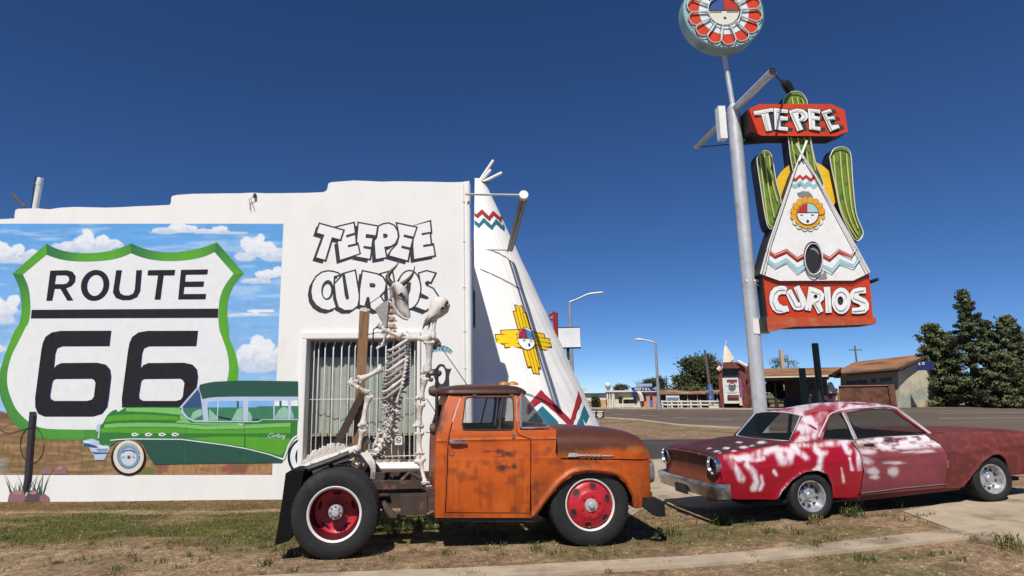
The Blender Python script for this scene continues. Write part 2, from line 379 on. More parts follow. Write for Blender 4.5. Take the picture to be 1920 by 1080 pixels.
# window: deep opening, steel frame, pleated curtain, bulging security bars, a printed notice
wf = MB(); D = .26
for c, d in (((w0[0]+.02, YW+D, (w0[1]+w1[1])/2), (.04, .05, w0[1]-w1[1])), ((w1[0]-.02, YW+D, (w0[1]+w1[1])/2), (.04, .05, w0[1]-w1[1])), (((w0[0]+w1[0])/2, YW+D, w0[1]-.02), (w1[0]-w0[0]-.08, .05, .04)), (((w0[0]+w1[0])/2, YW+D, w1[1]+.02), (w1[0]-w0[0]-.08, .05, .04))): wf.box(c, d)
zr_ = w2(600, 817)[1]; wf.box(((w0[0]+w1[0])/2, YW+D, zr_), (w1[0]-w0[0]-.08, .04, .05))
win_o = wf.build('shop_window', pmat('weathered_frame', (.30, .24, .18), .7, .2, 12), shop)
b = MB(); n = 90
xs = [w0[0]+.05+(w1[0]-w0[0]-.1)*i/n for i in range(n+1)]
yc = [YW+D+.06+.018*math.sin(i*1.05)+.01*math.sin(i*.37) for i in range(n+1)]
b.loft([[(x, y, w0[1]-.02) for x, y in zip(xs, yc)], [(x, y, zr_+.02) for x, y in zip(xs, yc)]], closed=False)
b.loft([[(x, y-.035, w0[1]-.02) for x, y in zip(xs, yc)], [(x, y-.035, w2(600, 668)[1]) for x, y in zip(xs, yc)]], closed=False, m=1)  # second pleated strip, dark grey, across the top of the curtain
b.build('curtain', [pmat('curtain_cloth', (.56, .60, .50), .9, .1, 14, .2, 60, spec=.1), pmat('dark_curtain_top', (.09, .10, .115), .9, .15, 9, spec=.1)], win_o)
b = MB(); b.box(((w0[0]+w1[0])/2, YW+D+.22, (zr_+w1[1])/2), (w1[0]-w0[0], .02, zr_-w1[1])); b.box((w2(660, 850)[0], YW+D+.12, (zr_+w1[1])/2), (.5, .08, zr_-w1[1]-.06), 1); b.box((w2(735, 850)[0], YW+D+.12, (zr_+w1[1])/2-.08), (.34, .08, .3), 1)
b.build('display_interior', [pmat('dark_interior', (.012, .011, .01), .8, .2, 4), pmat('brown_boxes', (.12, .065, .03), .8, .3, 5)], win_o)
b = MB(); b.box(((w0[0]+w1[0])/2, YW+D+.01, (w0[1]+w1[1])/2), (w1[0]-w0[0]-.1, .006, w0[1]-w1[1]-.1))
b.build('pane', glass('window_glass', (.05, .06, .06), .13), win_o)
M_bar = pmat('white_steel_bar', (.62, .63, .60), .5, .15, 20)
zb0, zb1 = w2(600, 862)[1], w2(600, 641)[1]
bars = [583, 592, 605, 621.5, 638, 652, 664, 678, 694, 707, 722, 735, 747, 757.5, 767.5, 776]
for px in bars:
    b = MB(); x = w2(px, 760)[0]; q = (x-w0[0])/(w1[0]-w0[0]); yb = YW+.14-.16*math.sin(math.pi*min(1, max(0, q)))
    b.tube([(x, YW+.17, zb1+.02), (x, yb, zb1-.12), (x, yb, zb0+.1), (x, YW+.17, zb0)], .0115, 6)
    b.build('security_bar', M_bar, win_o, 50)
for z in (w2(600, 749)[1], w2(600, 857)[1]):
    b = MB(); pts = []
    for i in range(17):
        q = i/16; pts.append((w0[0]+.03+(w1[0]-w0[0]-.06)*q, YW+.14-.16*math.sin(math.pi*q), z))
    b.tube(pts, .008, 6); b.build('cross_bar', M_bar, win_o, 50)
b = MB(); p0, p1 = w2(740.5, 818), w2(754.5, 834); yb = YW-.02
b.box(((p0[0]+p1[0])/2, yb, (p0[1]+p1[1])/2), (p1[0]-p0[0], .004, p0[1]-p1[1]))
cxn, czn = (p0[0]+p1[0])/2, (p0[1]+p1[1])/2+.01; fn = lambda x, z: (x, yb-.004, z)
b.poly([ell(cxn, czn, .05, .05)], fn, [ell(cxn, czn, .038, .038)], 1); b.poly([stroke([(cxn-.033, czn+.02), (cxn+.033, czn-.02)], .012)], lambda x, z: (x, yb-.006, z), m=1)
b.poly([stroke([(cxn-.025, czn-.008), (cxn+.02, czn-.008)], .01)], lambda x, z: (x, yb-.005, z), m=1)
b.build('notice', [pmat('notice_card', (.72, .72, .68), .7, .05), pmat('notice_ink', (.05, .05, .05), .7, .1)], win_o)

# ---- the mural: painted sky, clouds and desert (real paint on the wall, so it carries its own colours)
mx0, mx1, my0, my1 = -330, 525, 419.5, 890
px_, py_ = np.arange(mx0, mx1+.1, 1.75), np.arange(my0, my1+.1, 1.6); px_[-1] = mx1; py_[-1] = my1
MX, MY = np.meshgrid(px_, py_); X, Y = MX.ravel(), MY.ravel()
t = ((Y-my0)/(my1-my0))[:, None]; AL = .86
c = np.array(lin(100, 168, 231))*(1-t*1.2).clip(0, 1)+np.array(lin(160, 203, 243))*(t*1.2).clip(0, 1)
c = c*(.9+.22*fbm(X*.012, Y*.16, 4)[:, None]); streak = nsm(fbm(X*.013+40, Y*.09, 4), .5, .75)[:, None]; c = c+(np.array(lin(205, 228, 248))-c)*streak*.45
clouds = [[(120, 462, 30, 9), (150, 452, 20, 16), (152, 444, 13, 14), (182, 452, 17, 12), (200, 458, 22, 9), (170, 470, 30, 8), (110, 467, 30, 7)],
    [(300, 433, 30, 6), (322, 427, 18, 10), (340, 430, 22, 8), (385, 434, 40, 5), (405, 430, 16, 7), (430, 437, 28, 3)],
    [(470, 464, 20, 18), (458, 455, 12, 12), (490, 468, 24, 16), (512, 478, 26, 14), (455, 482, 24, 9), (482, 448, 8, 8), (540, 480, 20, 14)],
    [(500, 514, 26, 8), (520, 508, 14, 7), (478, 527, 30, 6), (535, 512, 16, 9)], [(0, 478, 30, 17), (22, 470, 15, 12), (48, 480, 14, 13), (-15, 468, 18, 18), (30, 488, 36, 8), (-50, 480, 40, 16)],
    [(10, 578, 26, 14), (25, 566, 12, 13), (-15, 572, 24, 24), (5, 600, 34, 9), (-50, 590, 40, 18)], [(487, 640, 16, 14), (476, 660, 26, 16), (500, 652, 18, 16), (466, 676, 28, 13), (508, 672, 22, 16), (490, 690, 36, 12), (530, 665, 16, 16)],
    [(470, 590, 40, 3), (490, 583, 26, 3), (440, 592, 24, 3)], [(6, 655, 20, 8), (-20, 650, 30, 14)], [(-150, 500, 60, 26), (-110, 490, 40, 30), (-230, 620, 80, 30), (-180, 610, 50, 36)]]
wob = (fbm(X*.11, Y*.13, 4)-.5); wob2 = fbm(X*.06+7, Y*.09, 4)
for cl in clouds:
    d = np.zeros(len(X))
    for ax, ay, rx, ry in cl: d = np.maximum(d, 1-np.sqrt(((X-ax)/rx)**2+((Y-ay)/ry)**2)*.72+wob*.5)
    ymax = max(q[1]+q[3]*.7 for q in cl); ymin = min(q[1]-q[3] for q in cl)
    a = nsm(d, .22, .36)*(1-nsm(Y, ymax-3, ymax+5)); sh = nsm((Y-ymin)/(ymax-ymin)+wob*.6, .35, 1.0)
    cc = np.array([.93, .95, .97])*(1-sh[:, None])+np.array(lin(205, 218, 235))*sh[:, None]
    c = c+(cc*(.93+.1*wob2[:, None])-c)*(a*.93)[:, None]
hz = 765+8*np.sin(X*.03)+6*wob; e = nsm(Y, hz-2, hz+3)
br = np.array(lin(142, 112, 80))*(.65+.7*fbm(X*.05, Y*.3, 4)[:, None]); br = br+(np.array(lin(184, 150, 108))-br)*nsm(fbm(X*.03+5, Y*.2, 4), .5, .7)[:, None]*.7
br = br+(np.array(lin(92, 62, 48))-br)*((1-nsm(Y, 766, 800))*.75)[:, None]
gs = fbm(X*.45, Y*.1, 3); low = nsm(Y, 858, 872)*nsm(X, 230, 300)
og = np.array(lin(174, 134, 92))*(.6+.8*gs[:, None]); og = og+(np.array(lin(108, 116, 62))-og)*nsm(fbm(X*.03+3, Y*.05), .52, .62)[:, None]*.9; og = og+(np.array(lin(150, 84, 78))-og)*nsm(fbm(X*.04+31, Y*.05), .58, .68)[:, None]*.8
br = br+(og-br)*low[:, None]
grs = nsm(vnoise(X*.35, Y*.07)+.35*vnoise(X*.9, Y*.2), .75, .95)*nsm(Y, 800, 830)*(X < 230); br = br+(np.array(lin(96, 98, 58))-br)*(grs*.5)[:, None]
rdm = nsm(Y, 858, 863)*(1-nsm(X, 35, 55)); br = br+(np.array(lin(150, 148, 140))*(.8+.4*vnoise(X*.02, Y*.5)[:, None])-br)*rdm[:, None]
bush = nsm(1.15-np.sqrt(((X-2)/27)**2+((Y-842)/24)**2)+wob*.9, .1, .25); br = br+(np.array(lin(34, 46, 36))*(.7+.9*vnoise(X*.4, Y*.4)[:, None])-br)*bush[:, None]
c = c+(br-c)*e[:, None]
mb = MB(); nx = len(px_); mb.v = []
wlx = {q: onY(q, 560, YW).x for q in px_}
for yy in py_:
    for xx in px_:
        p = onY(xx, yy, YW-.003); mb.v.append((wlx[xx], YW-.003, p.z))
mb.f = [(j*nx+i, (j+1)*nx+i, (j+1)*nx+i+1, j*nx+i+1) for j in range(len(py_)-1) for i in range(nx-1)]; mb.m = [0]*len(mb.f)
# the mural stops at the wall top, so keep only what lies in front of it
M_paint = pmat('mural_paint', (.5, .5, .5), .8, .05, 9, .12, 40, attr=True, spec=.25)
mural = mb.build('mural', M_paint, shop, colors=(c*AL).clip(0, 1))

def flat(name, mats, parent, layers, smooth=None):
    """paint on the wall: layers of (offset, material slot, outlines, holes) in photograph pixels"""
    b = MB()
    for off, m, polys, holes in layers: b.poly(polys, wpx(off), holes, m)
    return b.build(name, mats, parent)
def pt(name, r_, g, b_, k=.86, **kw): return pmat(name, tuple(c*k for c in lin(r_, g, b_)), .78, .07, 7, .1, 40, spec=.25, **kw)
# shield: green bevelled band and white field
S3 = lambda L: crop(L, 0, 300, 3.375); S2 = lambda L: crop(L, 0, 600, 3)
arcA = spline(S3([(293, 530), (360, 562), (450, 584), (560, 590), (680, 578), (765, 555), (830, 527)]), 3)
arcB = spline(S3([(830, 527), (890, 553), (980, 578), (1090, 584), (1200, 572), (1300, 548), (1372, 520)]), 3)
arcC = spline(S3([(295, 600), (370, 626), (460, 640), (560, 643), (680, 635), (765, 616), (830, 590)]), 3)
arcD = spline(S3([(830, 590), (890, 614), (980, 634), (1090, 640), (1200, 632), (1290, 612), (1358, 583)]), 3)
rtO = spline(S3([(1545, 717), (1490, 780), (1455, 850), (1440, 920), (1440, 1000), (1450, 1080)])+S2([(1290, 100), (1325, 190), (1340, 270), (1335, 350), (1322, 400), (1290, 460), (1235, 540), (1150, 610), (1030, 655), (880, 675), (640, 676), (470, 675)]), 3)
rtI = spline(S3([(1478, 720), (1425, 790), (1395, 860), (1384, 930), (1382, 1010), (1390, 1080)])+S2([(1250, 100), (1277, 180), (1288, 260), (1280, 330), (1262, 390), (1230, 440), (1170, 510), (1090, 570), (980, 605), (860, 616), (640, 617), (470, 617)]), 3)
lfO = spline(S3([(80, 718), (118, 800), (133, 880), (135, 960), (120, 1040)])+S2([(82, 60), (45, 150), (15, 235), (-8, 330), (0, 420), (25, 490), (65, 565), (130, 625), (210, 660), (300, 672), (470, 675)]), 3)
lfI = spline(S3([(145, 725), (175, 790), (190, 870), (192, 960), (180, 1030)])+S2([(145, 40), (110, 110), (65, 200), (42, 290), (42, 370), (62, 440), (90, 500), (140, 555), (195, 592), (270, 612), (470, 617)]), 3)
b = MB(); cols = []
LG, DG = np.array(lin(98, 176, 52))*.86, np.array(lin(52, 118, 78))*.86
def band(O, I, prof):
    n = len(O); base = len(b.v)
    for i in range(n):
        s_ = i/(n-1); a = interp(s_, [q[0] for q in prof], [q[1] for q in prof])
        for k in range(3):
            k_ = k/2; x, y = O[i][0]*(1-k_)+I[i][0]*k_, O[i][1]*(1-k_)+I[i][1]*k_
            b.v.append(tuple(wpx(.006)(x, y))); cols.append(tuple(LG*(1-a)+DG*a if k else (LG*(1-a)+DG*a)*.92))
    for i in range(n-1):
        for k in range(2): b.f.append((base+i*3+k, base+i*3+k+1, base+(i+1)*3+k+1, base+(i+1)*3+k)); b.m.append(0)
band(arcA, arcC, [(0, 1), (.25, .75), (.45, .1), (.7, 0), (1, .55)]); band(arcB, arcD, [(0, 1), (.25, .7), (.45, .1), (.7, 0), (1, .6)])
band([arcB[-1], rtO[0]], [arcD[-1], rtI[0]], [(0, .9), (1, .1)]); band([arcA[0], lfO[0]], [arcC[0], lfI[0]], [(0, .05), (1, .25)])
band(rtO, rtI, [(0, .5), (.18, .1), (.5, 0), (.62, .25), (.8, .2), (1, .55)]); band(lfO, lfI, [(0, .95), (.2, .15), (.38, 0), (.55, .5), (.75, .55), (1, .3)])
shield = b.build('shield_band', M_paint, mural, colors=np.array(cols))
fld = arcC+arcD[1:]+rtI+lfI[::-1]
flat('shield_field', pmat('shield_white', (.74, .75, .75), .8, .04, 5, .15, 30, spec=.2), mural, [(.005, 0, [fld], [])])
M_blk = pmat('mural_black', (.014, .013, .017), .75, .25, 9, .1, 40, spec=.25); M_vio = pt('mural_violet_edge', 66, 48, 128, .8)
RO = [[(318, 700), (420, 697), (455, 706), (475, 735), (472, 770), (450, 797), (415, 812), (460, 888), (425, 890), (382, 815), (343, 815), (327, 890), (293, 890)],
      ell(600, 793, 88, 98, 40), [(735, 697), (768, 697), (750, 815), (757, 842), (780, 856), (815, 857), (842, 845), (853, 820), (862, 697), (895, 697), (884, 830), (864, 868), (822, 886), (775, 887), (732, 872), (714, 838)],
      [(937, 697), (1105, 695), (1100, 730), (1032, 730), (1012, 883), (978, 883), (1000, 730), (933, 730)],
      [(1145, 695), (1313, 692), (1308, 724), (1172, 726), (1168, 770), (1288, 768), (1284, 802), (1163, 803), (1158, 848), (1300, 847), (1297, 881), (1127, 882)]]
RO[1] = [(x+(793-y)*.08, y) for x, y in RO[1]]
hl = [[(350, 728), (412, 727), (434, 738), (438, 760), (424, 780), (400, 786), (341, 786)], [(x+(793-y)*.08, y) for x, y in ell(600, 793, 54, 68, 36)]]
six = [(622, 60), (340, 61), (290, 70), (255, 95), (240, 130), (232, 170), (197, 440), (198, 490), (214, 527), (250, 543), (520, 543), (570, 528), (600, 490), (608, 440), (622, 320), (616, 278), (590, 250), (545, 240), (345, 242), (318, 254), (300, 277), (308, 190), (318, 160), (345, 148), (612, 147)]
six_h = [(310, 330), (510, 328), (528, 336), (537, 354), (528, 430), (517, 447), (490, 455), (300, 455), (280, 443), (277, 425), (290, 350), (297, 336)]
S66 = [S2(six), S2([(x+488, y) for x, y in six])]; H66 = [S2(six_h), S2([(x+500 if y > 350 else x+498, y) for x, y in six_h])]
ROp, HLp = [S3(L) for L in RO], [S3(L) for L in hl]; barp = S3([(200, 948), (1381, 940), (1379, 998), (195, 1002)])
vio = lambda L, dx, dy: [(x+dx, y+dy) for x, y in L]
flat('route_lettering', [M_vio, M_blk], mural, [(.007, 0, [vio(L, 1.3, .2) for L in ROp], [vio(L, -.6, .4) for L in HLp[:0]]+[offs(vio(L, 1.5, .3), -.6) for L in HLp]),
    (.0095, 1, ROp+[barp], HLp)])
flat('number_lettering', [M_vio, M_blk], mural, [(.007, 0, [vio(L, 1.8, .3) for L in S66], [offs(vio(L, 1.8, .5), -.5) for L in H66]), (.0095, 1, S66, H66)])

# the painted car
A4 = lambda L: crop(L, 140, 700, 5.4); A5 = lambda L: crop(L, 330, 700, 5.4)
pm = [pt('car_light_green', 92, 168, 52), pt('car_dark_green', 46, 88, 76), pt('car_chrome_blue', 190, 206, 228), pt('car_white_trim', 236, 242, 246), pt('car_shadow_green', 58, 128, 62), pt('car_black', 24, 28, 34), pt('car_whitewall', 228, 218, 200), pt('car_hub', 132, 160, 190), pt('car_hub_light', 206, 220, 228), pt('car_red', 170, 40, 60), pt('car_interior', 66, 130, 98), pt('car_sky', 132, 186, 240), pt('car_seat', 150, 196, 172), pt('car_pale_green', 130, 196, 110), pt('car_navy', 58, 86, 130)]
body = A4([(250, 660), (255, 530), (285, 505), (300, 480), (325, 430), (355, 398), (385, 378), (440, 360), (500, 343), (600, 341), (1080, 340)])+A5([(45, 340), (60, 400), (100, 450), (180, 488), (290, 490), (840, 492), (870, 472), (1230, 470), (1222, 640), (1185, 660), (1140, 720), (1092, 850), (1075, 850), (950, 815), (760, 768), (690, 752), (500, 720), (300, 695), (100, 668), (0, 662)])+A4([(1080, 668), (640, 668), (570, 662), (500, 665), (430, 690), (380, 725), (345, 745), (250, 715)])
dark = A4([(600, 670), (1080, 672)])+A5([(0, 668), (100, 675), (300, 702), (500, 728), (690, 762), (760, 778), (950, 830), (1085, 885), (1065, 905), (700, 908), (0, 918)])+A4([(1080, 920), (810, 922), (780, 885), (740, 830), (715, 770), (690, 720), (650, 690)])
roof = A5([(232, 150), (240, 115), (310, 98), (390, 84), (620, 74), (800, 74), (1235, 80), (1235, 236), (620, 236), (420, 240), (330, 248), (268, 262)])
chrome = A5([(268, 262), (330, 248), (420, 240), (620, 236), (1235, 236), (1235, 472), (870, 472), (840, 494), (290, 494), (180, 490), (100, 452), (58, 402), (38, 342), (215, 140), (232, 150)])
ws = A5([(222, 160), (66, 338), (78, 392), (118, 440), (200, 474), (276, 474), (262, 340), (242, 200)])
w1_ = A5([(322, 296), (360, 284), (420, 280), (678, 278), (678, 480), (332, 480), (318, 330)]); w2_ = A5([(730, 280), (985, 278), (985, 463), (865, 464), (835, 482), (730, 482)]); w3_ = A5([(1000, 278), (1135, 276), (1135, 460), (1000, 460)]); w4_ = A5([(1165, 274), (1236, 274), (1236, 460), (1160, 460)])
int_ = [A5([(318, 345), (420, 345), (678, 345), (678, 480), (332, 480)]), A5([(730, 345), (800, 345), (845, 332), (985, 332), (985, 463), (865, 464), (835, 482), (730, 482)]), A5([(1000, 330), (1135, 330), (1135, 460), (1000, 460)]), A5([(1165, 330), (1236, 330), (1236, 460), (1160, 460)]), A5([(78, 355), (262, 345), (276, 474), (200, 474), (118, 440), (84, 396)])]
seat = [A5([(560, 478), (590, 420), (620, 365), (650, 350), (676, 350), (676, 478)]), A5([(732, 380), (752, 400), (768, 440), (765, 480), (732, 480)]), A5([(1002, 440), (1040, 370), (1080, 342), (1120, 345), (1134, 360), (1134, 458), (1002, 458)]), A5([(334, 360), (380, 400), (415, 440), (415, 478), (336, 478)]), A5([(150, 440), (175, 390), (230, 365), (262, 365), (270, 420), (210, 450), (175, 468)]), A5([(1166, 360), (1190, 420), (1192, 458), (1166, 458)])]
cxw, cyw = A4([(545, 848)])[0]; clipx = 559.3
def half(cx, cy, rx, ry): return [(min(x, clipx), y) for x, y in ell(cx, cy, rx, ry, 44)]
port = lambda x, y: [(x-6, y), (x-4, y-2.6), (x+2, y-3.4), (x+8, y-.6), (x+9, y), (x+8, y+.6), (x+2, y+3.4), (x-4, y+2.6)]
ports = [A4([p])[0] for p in ((605, 620), (742, 620), (880, 619), (1012, 619))]
trimline = A4([(360, 678), (440, 670), (570, 664), (800, 666), (1080, 668)])+A5([(100, 674), (300, 700), (500, 726), (690, 758), (760, 774), (950, 822), (1085, 872)])
bump_ = A4([(85, 680), (180, 660), (250, 690), (260, 715), (350, 730), (355, 775), (335, 800), (320, 835), (300, 875), (205, 878), (195, 830), (165, 790), (150, 755), (90, 735)])
cent = [[(985, 612), (965, 605), (940, 625), (930, 648), (945, 655), (965, 642)], [(965, 642), (985, 622), (975, 640), (990, 645), (1000, 622)], [(1000, 622), (998, 648), (1012, 625), (1022, 628), (1020, 648), (1030, 630)], [(1038, 608), (1030, 650), (1045, 645)], [(1026, 622), (1056, 618)], [(1050, 628), (1048, 648), (1062, 645), (1068, 626)], [(1068, 626), (1068, 650), (1078, 630), (1088, 628)], [(1088, 628), (1086, 645), (1100, 640), (1106, 626)], [(1106, 626), (1098, 660), (1078, 668), (1082, 656), (1104, 645)]]
lay = [(.0110, 5, [half(cxw, cyw+1.5, 33, 33.5), half(574, 857, 35, 37)], []), (.0130, 2, [bump_], []), (.0130, 4, [body], []), (.0130, 1, [dark], []), (.0130, 1, [roof], []), (.0150, 2, [chrome], []),
    (.0150, 13, [A4([(520, 350), (800, 348), (1080, 352)])+A5([(60, 420), (150, 500), (400, 505), (690, 505), (690, 520), (300, 522), (0, 500)])+A4([(1080, 420), (800, 395), (520, 385)]), A4([(300, 520), (420, 505), (700, 500), (1080, 508)])+A5([(0, 508), (300, 530), (690, 520), (1160, 500), (1160, 540), (690, 560), (300, 570), (0, 545)])+A4([(1080, 545), (700, 540), (430, 545), (300, 560)])], []),
    (.0150, 0, [A4([(262, 560), (330, 545), (450, 552), (700, 548), (1080, 552)])+A5([(0, 552), (300, 577), (690, 567), (1160, 547), (1160, 605), (690, 612), (0, 608)])+A4([(1080, 608), (640, 610), (470, 600), (262, 600)]), A5([(110, 660), (690, 740), (690, 640), (400, 640)]), A5([(705, 640), (1165, 660), (1100, 800), (1060, 832), (705, 748)]), A4([(330, 440), (420, 420), (700, 415), (1080, 440)])+A5([(0, 440), (60, 470), (0, 470)])+A4([(1080, 475), (700, 470), (420, 480), (310, 495)])], []),
    (.0170, 3, [stroke(trimline, 1.8), stroke(A5([(1085, 872), (1100, 845), (1145, 718), (1188, 655), (1224, 632)]), 3)], []),
    (.0170, 3, [port(*p) for p in ports], []), (.0190, 5, [stroke([(p[0]-2, p[1]), (p[0]+4, p[1])], 1.6) for p in ports], []),
    (.0170, 11, [w1_, w2_], int_[:2]), (.0170, 3, [w3_, w4_], int_[2:4]), (.0170, 14, [ws], [int_[4]]), (.0170, 10, int_, []), (.0190, 12, seat, []),
    (.0190, 3, [stroke(A5([(428, 280), (416, 478)]), 1.2)], []), (.0190, 1, [stroke(A5([(625, 280), (625, 345)]), 3.5), stroke(A5([(1058, 278), (1058, 330)]), 4)], []), (.0210, 5, [stroke(A5([(430, 440), (560, 468)]), 2.4), stroke(A5([(775, 470), (840, 470)]), 1.8)], []),
    (.0170, 4, [stroke(A5([(695, 500), (690, 740)]), .9), stroke(A5([(1168, 490), (1166, 640)]), .9), stroke(A5([(105, 540), (90, 650)]), .8)], []), (.0150, 4, [stroke(A5([(690, 775), (684, 900)]), .9), stroke(A5([(95, 700), (90, 890)]), .8)], []),
    (.0170, 3, [stroke(A5(L), .75) for L in cent[:1]], []), (.0185, 3, [stroke(A5(cent[1]), .75), stroke(A5(cent[3]), .75), stroke(A5(cent[5]), .75), stroke(A5(cent[7]), .75)], []), (.0200, 3, [stroke(A5(cent[2]), .75), stroke(A5(cent[4]), .7), stroke(A5(cent[6]), .75), stroke(A5(cent[8]), .75)], []),
    (.0170, 3, [stroke(A5([(630, 512), (672, 520)]), 1.4)], []),
    (.0130, 6, [half(cxw, cyw-.5, 28.6, 31)], [ell(cxw+.3, cyw-.2, 20.8, 22.6, 44)]), (.0130, 7, [ell(cxw+.3, cyw-.2, 20.8, 22.6, 44)], [ell(cxw+.3, cyw, 14.5, 16, 36)]), (.0130, 8, [ell(cxw+.3, cyw, 14.5, 16, 36)], []), (.0150, 14, [ell(cxw+.3, cyw-8, 12, 6, 20), [(cxw-13, cyw+2), (cxw-11, cyw-1), (cxw-7, cyw+1)], [(cxw+13, cyw+2), (cxw+11, cyw-1), (cxw+8, cyw+1)]], []), (.0170, 8, [ell(cxw+.3, cyw-5.5, 11, 6, 20)], []), (.0190, 9, [[(cxw-2, cyw-3), (cxw+3, cyw-3), (cxw+3, cyw+3), (cxw-2, cyw+3)]], []),
    (.0130, 3, [half(573, 857, 29, 33)], [half(573, 857, 19.5, 24)]), (.0150, 14, [stroke(ell(241.3, 855, 21, 22.8, 40), 1, True)], []),
    (.0150, 14, [A4([(90, 705), (150, 715), (240, 740), (230, 755), (150, 748), (92, 735)]), A4([(165, 790), (210, 800), (330, 800), (325, 815), (200, 818)])], []), (.0150, 3, [A4([(95, 684), (180, 690), (185, 700), (95, 700)]), A4([(215, 735), (345, 745), (345, 756), (235, 752)])], []), (.0150, 7, [A4([(215, 765), (340, 765), (325, 790), (235, 790)])], []), (.0150, 2, [A4([(225, 520), (265, 512), (258, 540), (248, 658), (234, 658), (240, 590), (218, 590)])], []), (.0170, 3, [A4([(420, 362), (510, 346), (440, 392)])], [])]
flat('painted_car', pm, mural, lay)
# painted fence post with wire, tufts and rocks, running over the white base band
pp = [pt('post_grey', 62, 56, 66), pt('post_dark', 34, 30, 36), pt('wire_brown', 84, 52, 44), pt('tuft_green', 84, 112, 92), pt('rock_pink', 150, 112, 112), pt('rock_dark', 104, 78, 86), pt('rock_light', 176, 138, 132)]
random.seed(4); tufts = []
for i in range(34):
    x = random.uniform(20, 82); q = random.uniform(-26, 28); h = random.uniform(28, 62)
    tufts.append([(x-.9, 940), (x+.9, 940), (x+q*.5+.6, 940-h*.6), (x+q, 940-h), (x+q*.5-.6, 940-h*.6)])
loopw = [spline([(60+22*math.cos(t+k), 834+34*math.sin(t+k)+2*math.sin(5*t)) for t in [2*math.pi*i/14 for i in range(13)]], 3) for k in (0, .5)]
rocks = [[(14, 941), (17, 927), (28, 919), (44, 920), (50, 941)], [(44, 941), (52, 924), (62, 917), (72, 922), (74, 941)], [(72, 941), (75, 930), (84, 926), (92, 932), (93, 941)], [(76, 889), (82, 876), (92, 873), (97, 880), (97, 889)], [(100, 889), (106, 874), (116, 870), (124, 876), (126, 889)]]
flat('painted_fence_post', pp, mural, [(.0090, 3, [L], []) for L in tufts]+[(.0110, 0, [[(55, 772), (68, 772), (69, 780), (58, 905), (52, 922), (41, 922), (45, 900)]], []), (.0130, 1, [[(62, 780), (68, 780), (59, 900), (53, 920), (48, 920), (54, 890)]], []), (.0130, 2, [stroke(loopw[0], 1.0)], []), (.0150, 2, [stroke(loopw[1], .9)], []), (.0150, 1, [stroke(spline([(-10, 800), (15, 812), (40, 806), (66, 802)], 4), .9)], []),
    (.0130, 4, rocks[:1]+rocks[2:], []), (.0150, 5, [rocks[1]], []), (.0150, 6, [[(22, 926), (30, 920), (42, 921), (40, 928)], [(104, 882), (110, 875), (116, 873), (118, 880)]], []), (.0170, 6, [[(54, 925), (62, 919), (70, 923), (64, 928)]], [])])

# ---- wall lettering
L4 = lambda L: crop(L, 570, 400, 5.4)
let1 = [[(310, 140), (508, 92), (522, 205), (530, 300), (545, 300), (570, 410), (360, 480), (335, 280), (375, 270)], [(548, 92), (748, 128), (728, 248), (700, 250), (685, 360), (672, 468), (510, 435), (570, 410), (545, 300), (530, 300)],
    [(752, 130), (800, 106), (860, 97), (915, 122), (950, 180), (957, 240), (928, 305), (882, 335), (820, 345), (840, 448), (722, 470), (708, 280), (735, 245)], [(1085, 130), (1280, 75), (1292, 195), (1280, 205), (1290, 305), (1310, 310), (1330, 430), (1110, 470), (1100, 330), (1105, 262), (1145, 140)],
    [(935, 97), (1145, 140), (1105, 260), (1075, 370), (1055, 485), (855, 430), (880, 375), (940, 312), (962, 230), (950, 165)], [(155, 100), (405, 170), (370, 272), (287, 250), (218, 478), (115, 450), (198, 222), (122, 200)]]
bars1 = [[(425, 220), (512, 195), (514, 215), (428, 242)], [(440, 322), (538, 302), (543, 318), (445, 340)], [(628, 208), (728, 222), (722, 252), (622, 245)], [(605, 328), (685, 340), (683, 365), (600, 350)], [(800, 205), (835, 205), (850, 225), (835, 245), (803, 248)], [(1010, 212), (1110, 235), (1105, 262), (1008, 238)], [(988, 325), (1075, 345), (1070, 372), (985, 350)], [(1190, 200), (1290, 185), (1292, 200), (1192, 222)], [(1205, 318), (1310, 305), (1312, 325), (1208, 340)]]
let2 = [[(310, 640), (375, 625), (345, 603), (300, 588), (245, 582), (180, 595), (120, 640), (82, 710), (68, 790), (80, 870), (120, 930), (180, 970), (250, 985), (330, 955), (300, 860), (305, 715)], [(385, 612), (520, 575), (565, 850), (545, 940), (490, 982), (410, 985), (345, 950), (320, 860), (305, 715), (375, 640)],
    [(770, 612), (895, 578), (960, 930), (850, 955), (835, 700)], [(590, 580), (740, 612), (800, 642), (835, 705), (822, 785), (775, 835), (850, 960), (720, 990), (670, 960), (640, 850), (615, 945), (558, 930), (562, 770)],
    [(1160, 605), (1240, 580), (1335, 605), (1285, 705), (1255, 690), (1232, 702), (1240, 728), (1310, 760), (1362, 840), (1340, 920), (1230, 990), (1110, 945), (1165, 870), (1175, 700)], ell(1062, 775, 122, 196, 40, .05)]
bars2 = [[(385, 612), (412, 605), (455, 850), (447, 870), (425, 868), (412, 830)], [(665, 705), (712, 708), (726, 727), (712, 752), (663, 745)], [(1050, 700), (1085, 695), (1078, 780), (1047, 862), (1015, 860), (1020, 760)], [(1172, 800), (1250, 840), (1266, 857), (1246, 872), (1160, 850)], [(640, 850), (660, 845), (680, 960), (640, 945)]]
M_lw = pmat('letter_white', (.80, .79, .77), .85, .03, 5, .1, 40, spec=.2); M_ld = pmat('letter_charcoal', (.045, .048, .056), .8, .15, 9, .1, 40, spec=.2)
LW = 2.9; lay = []
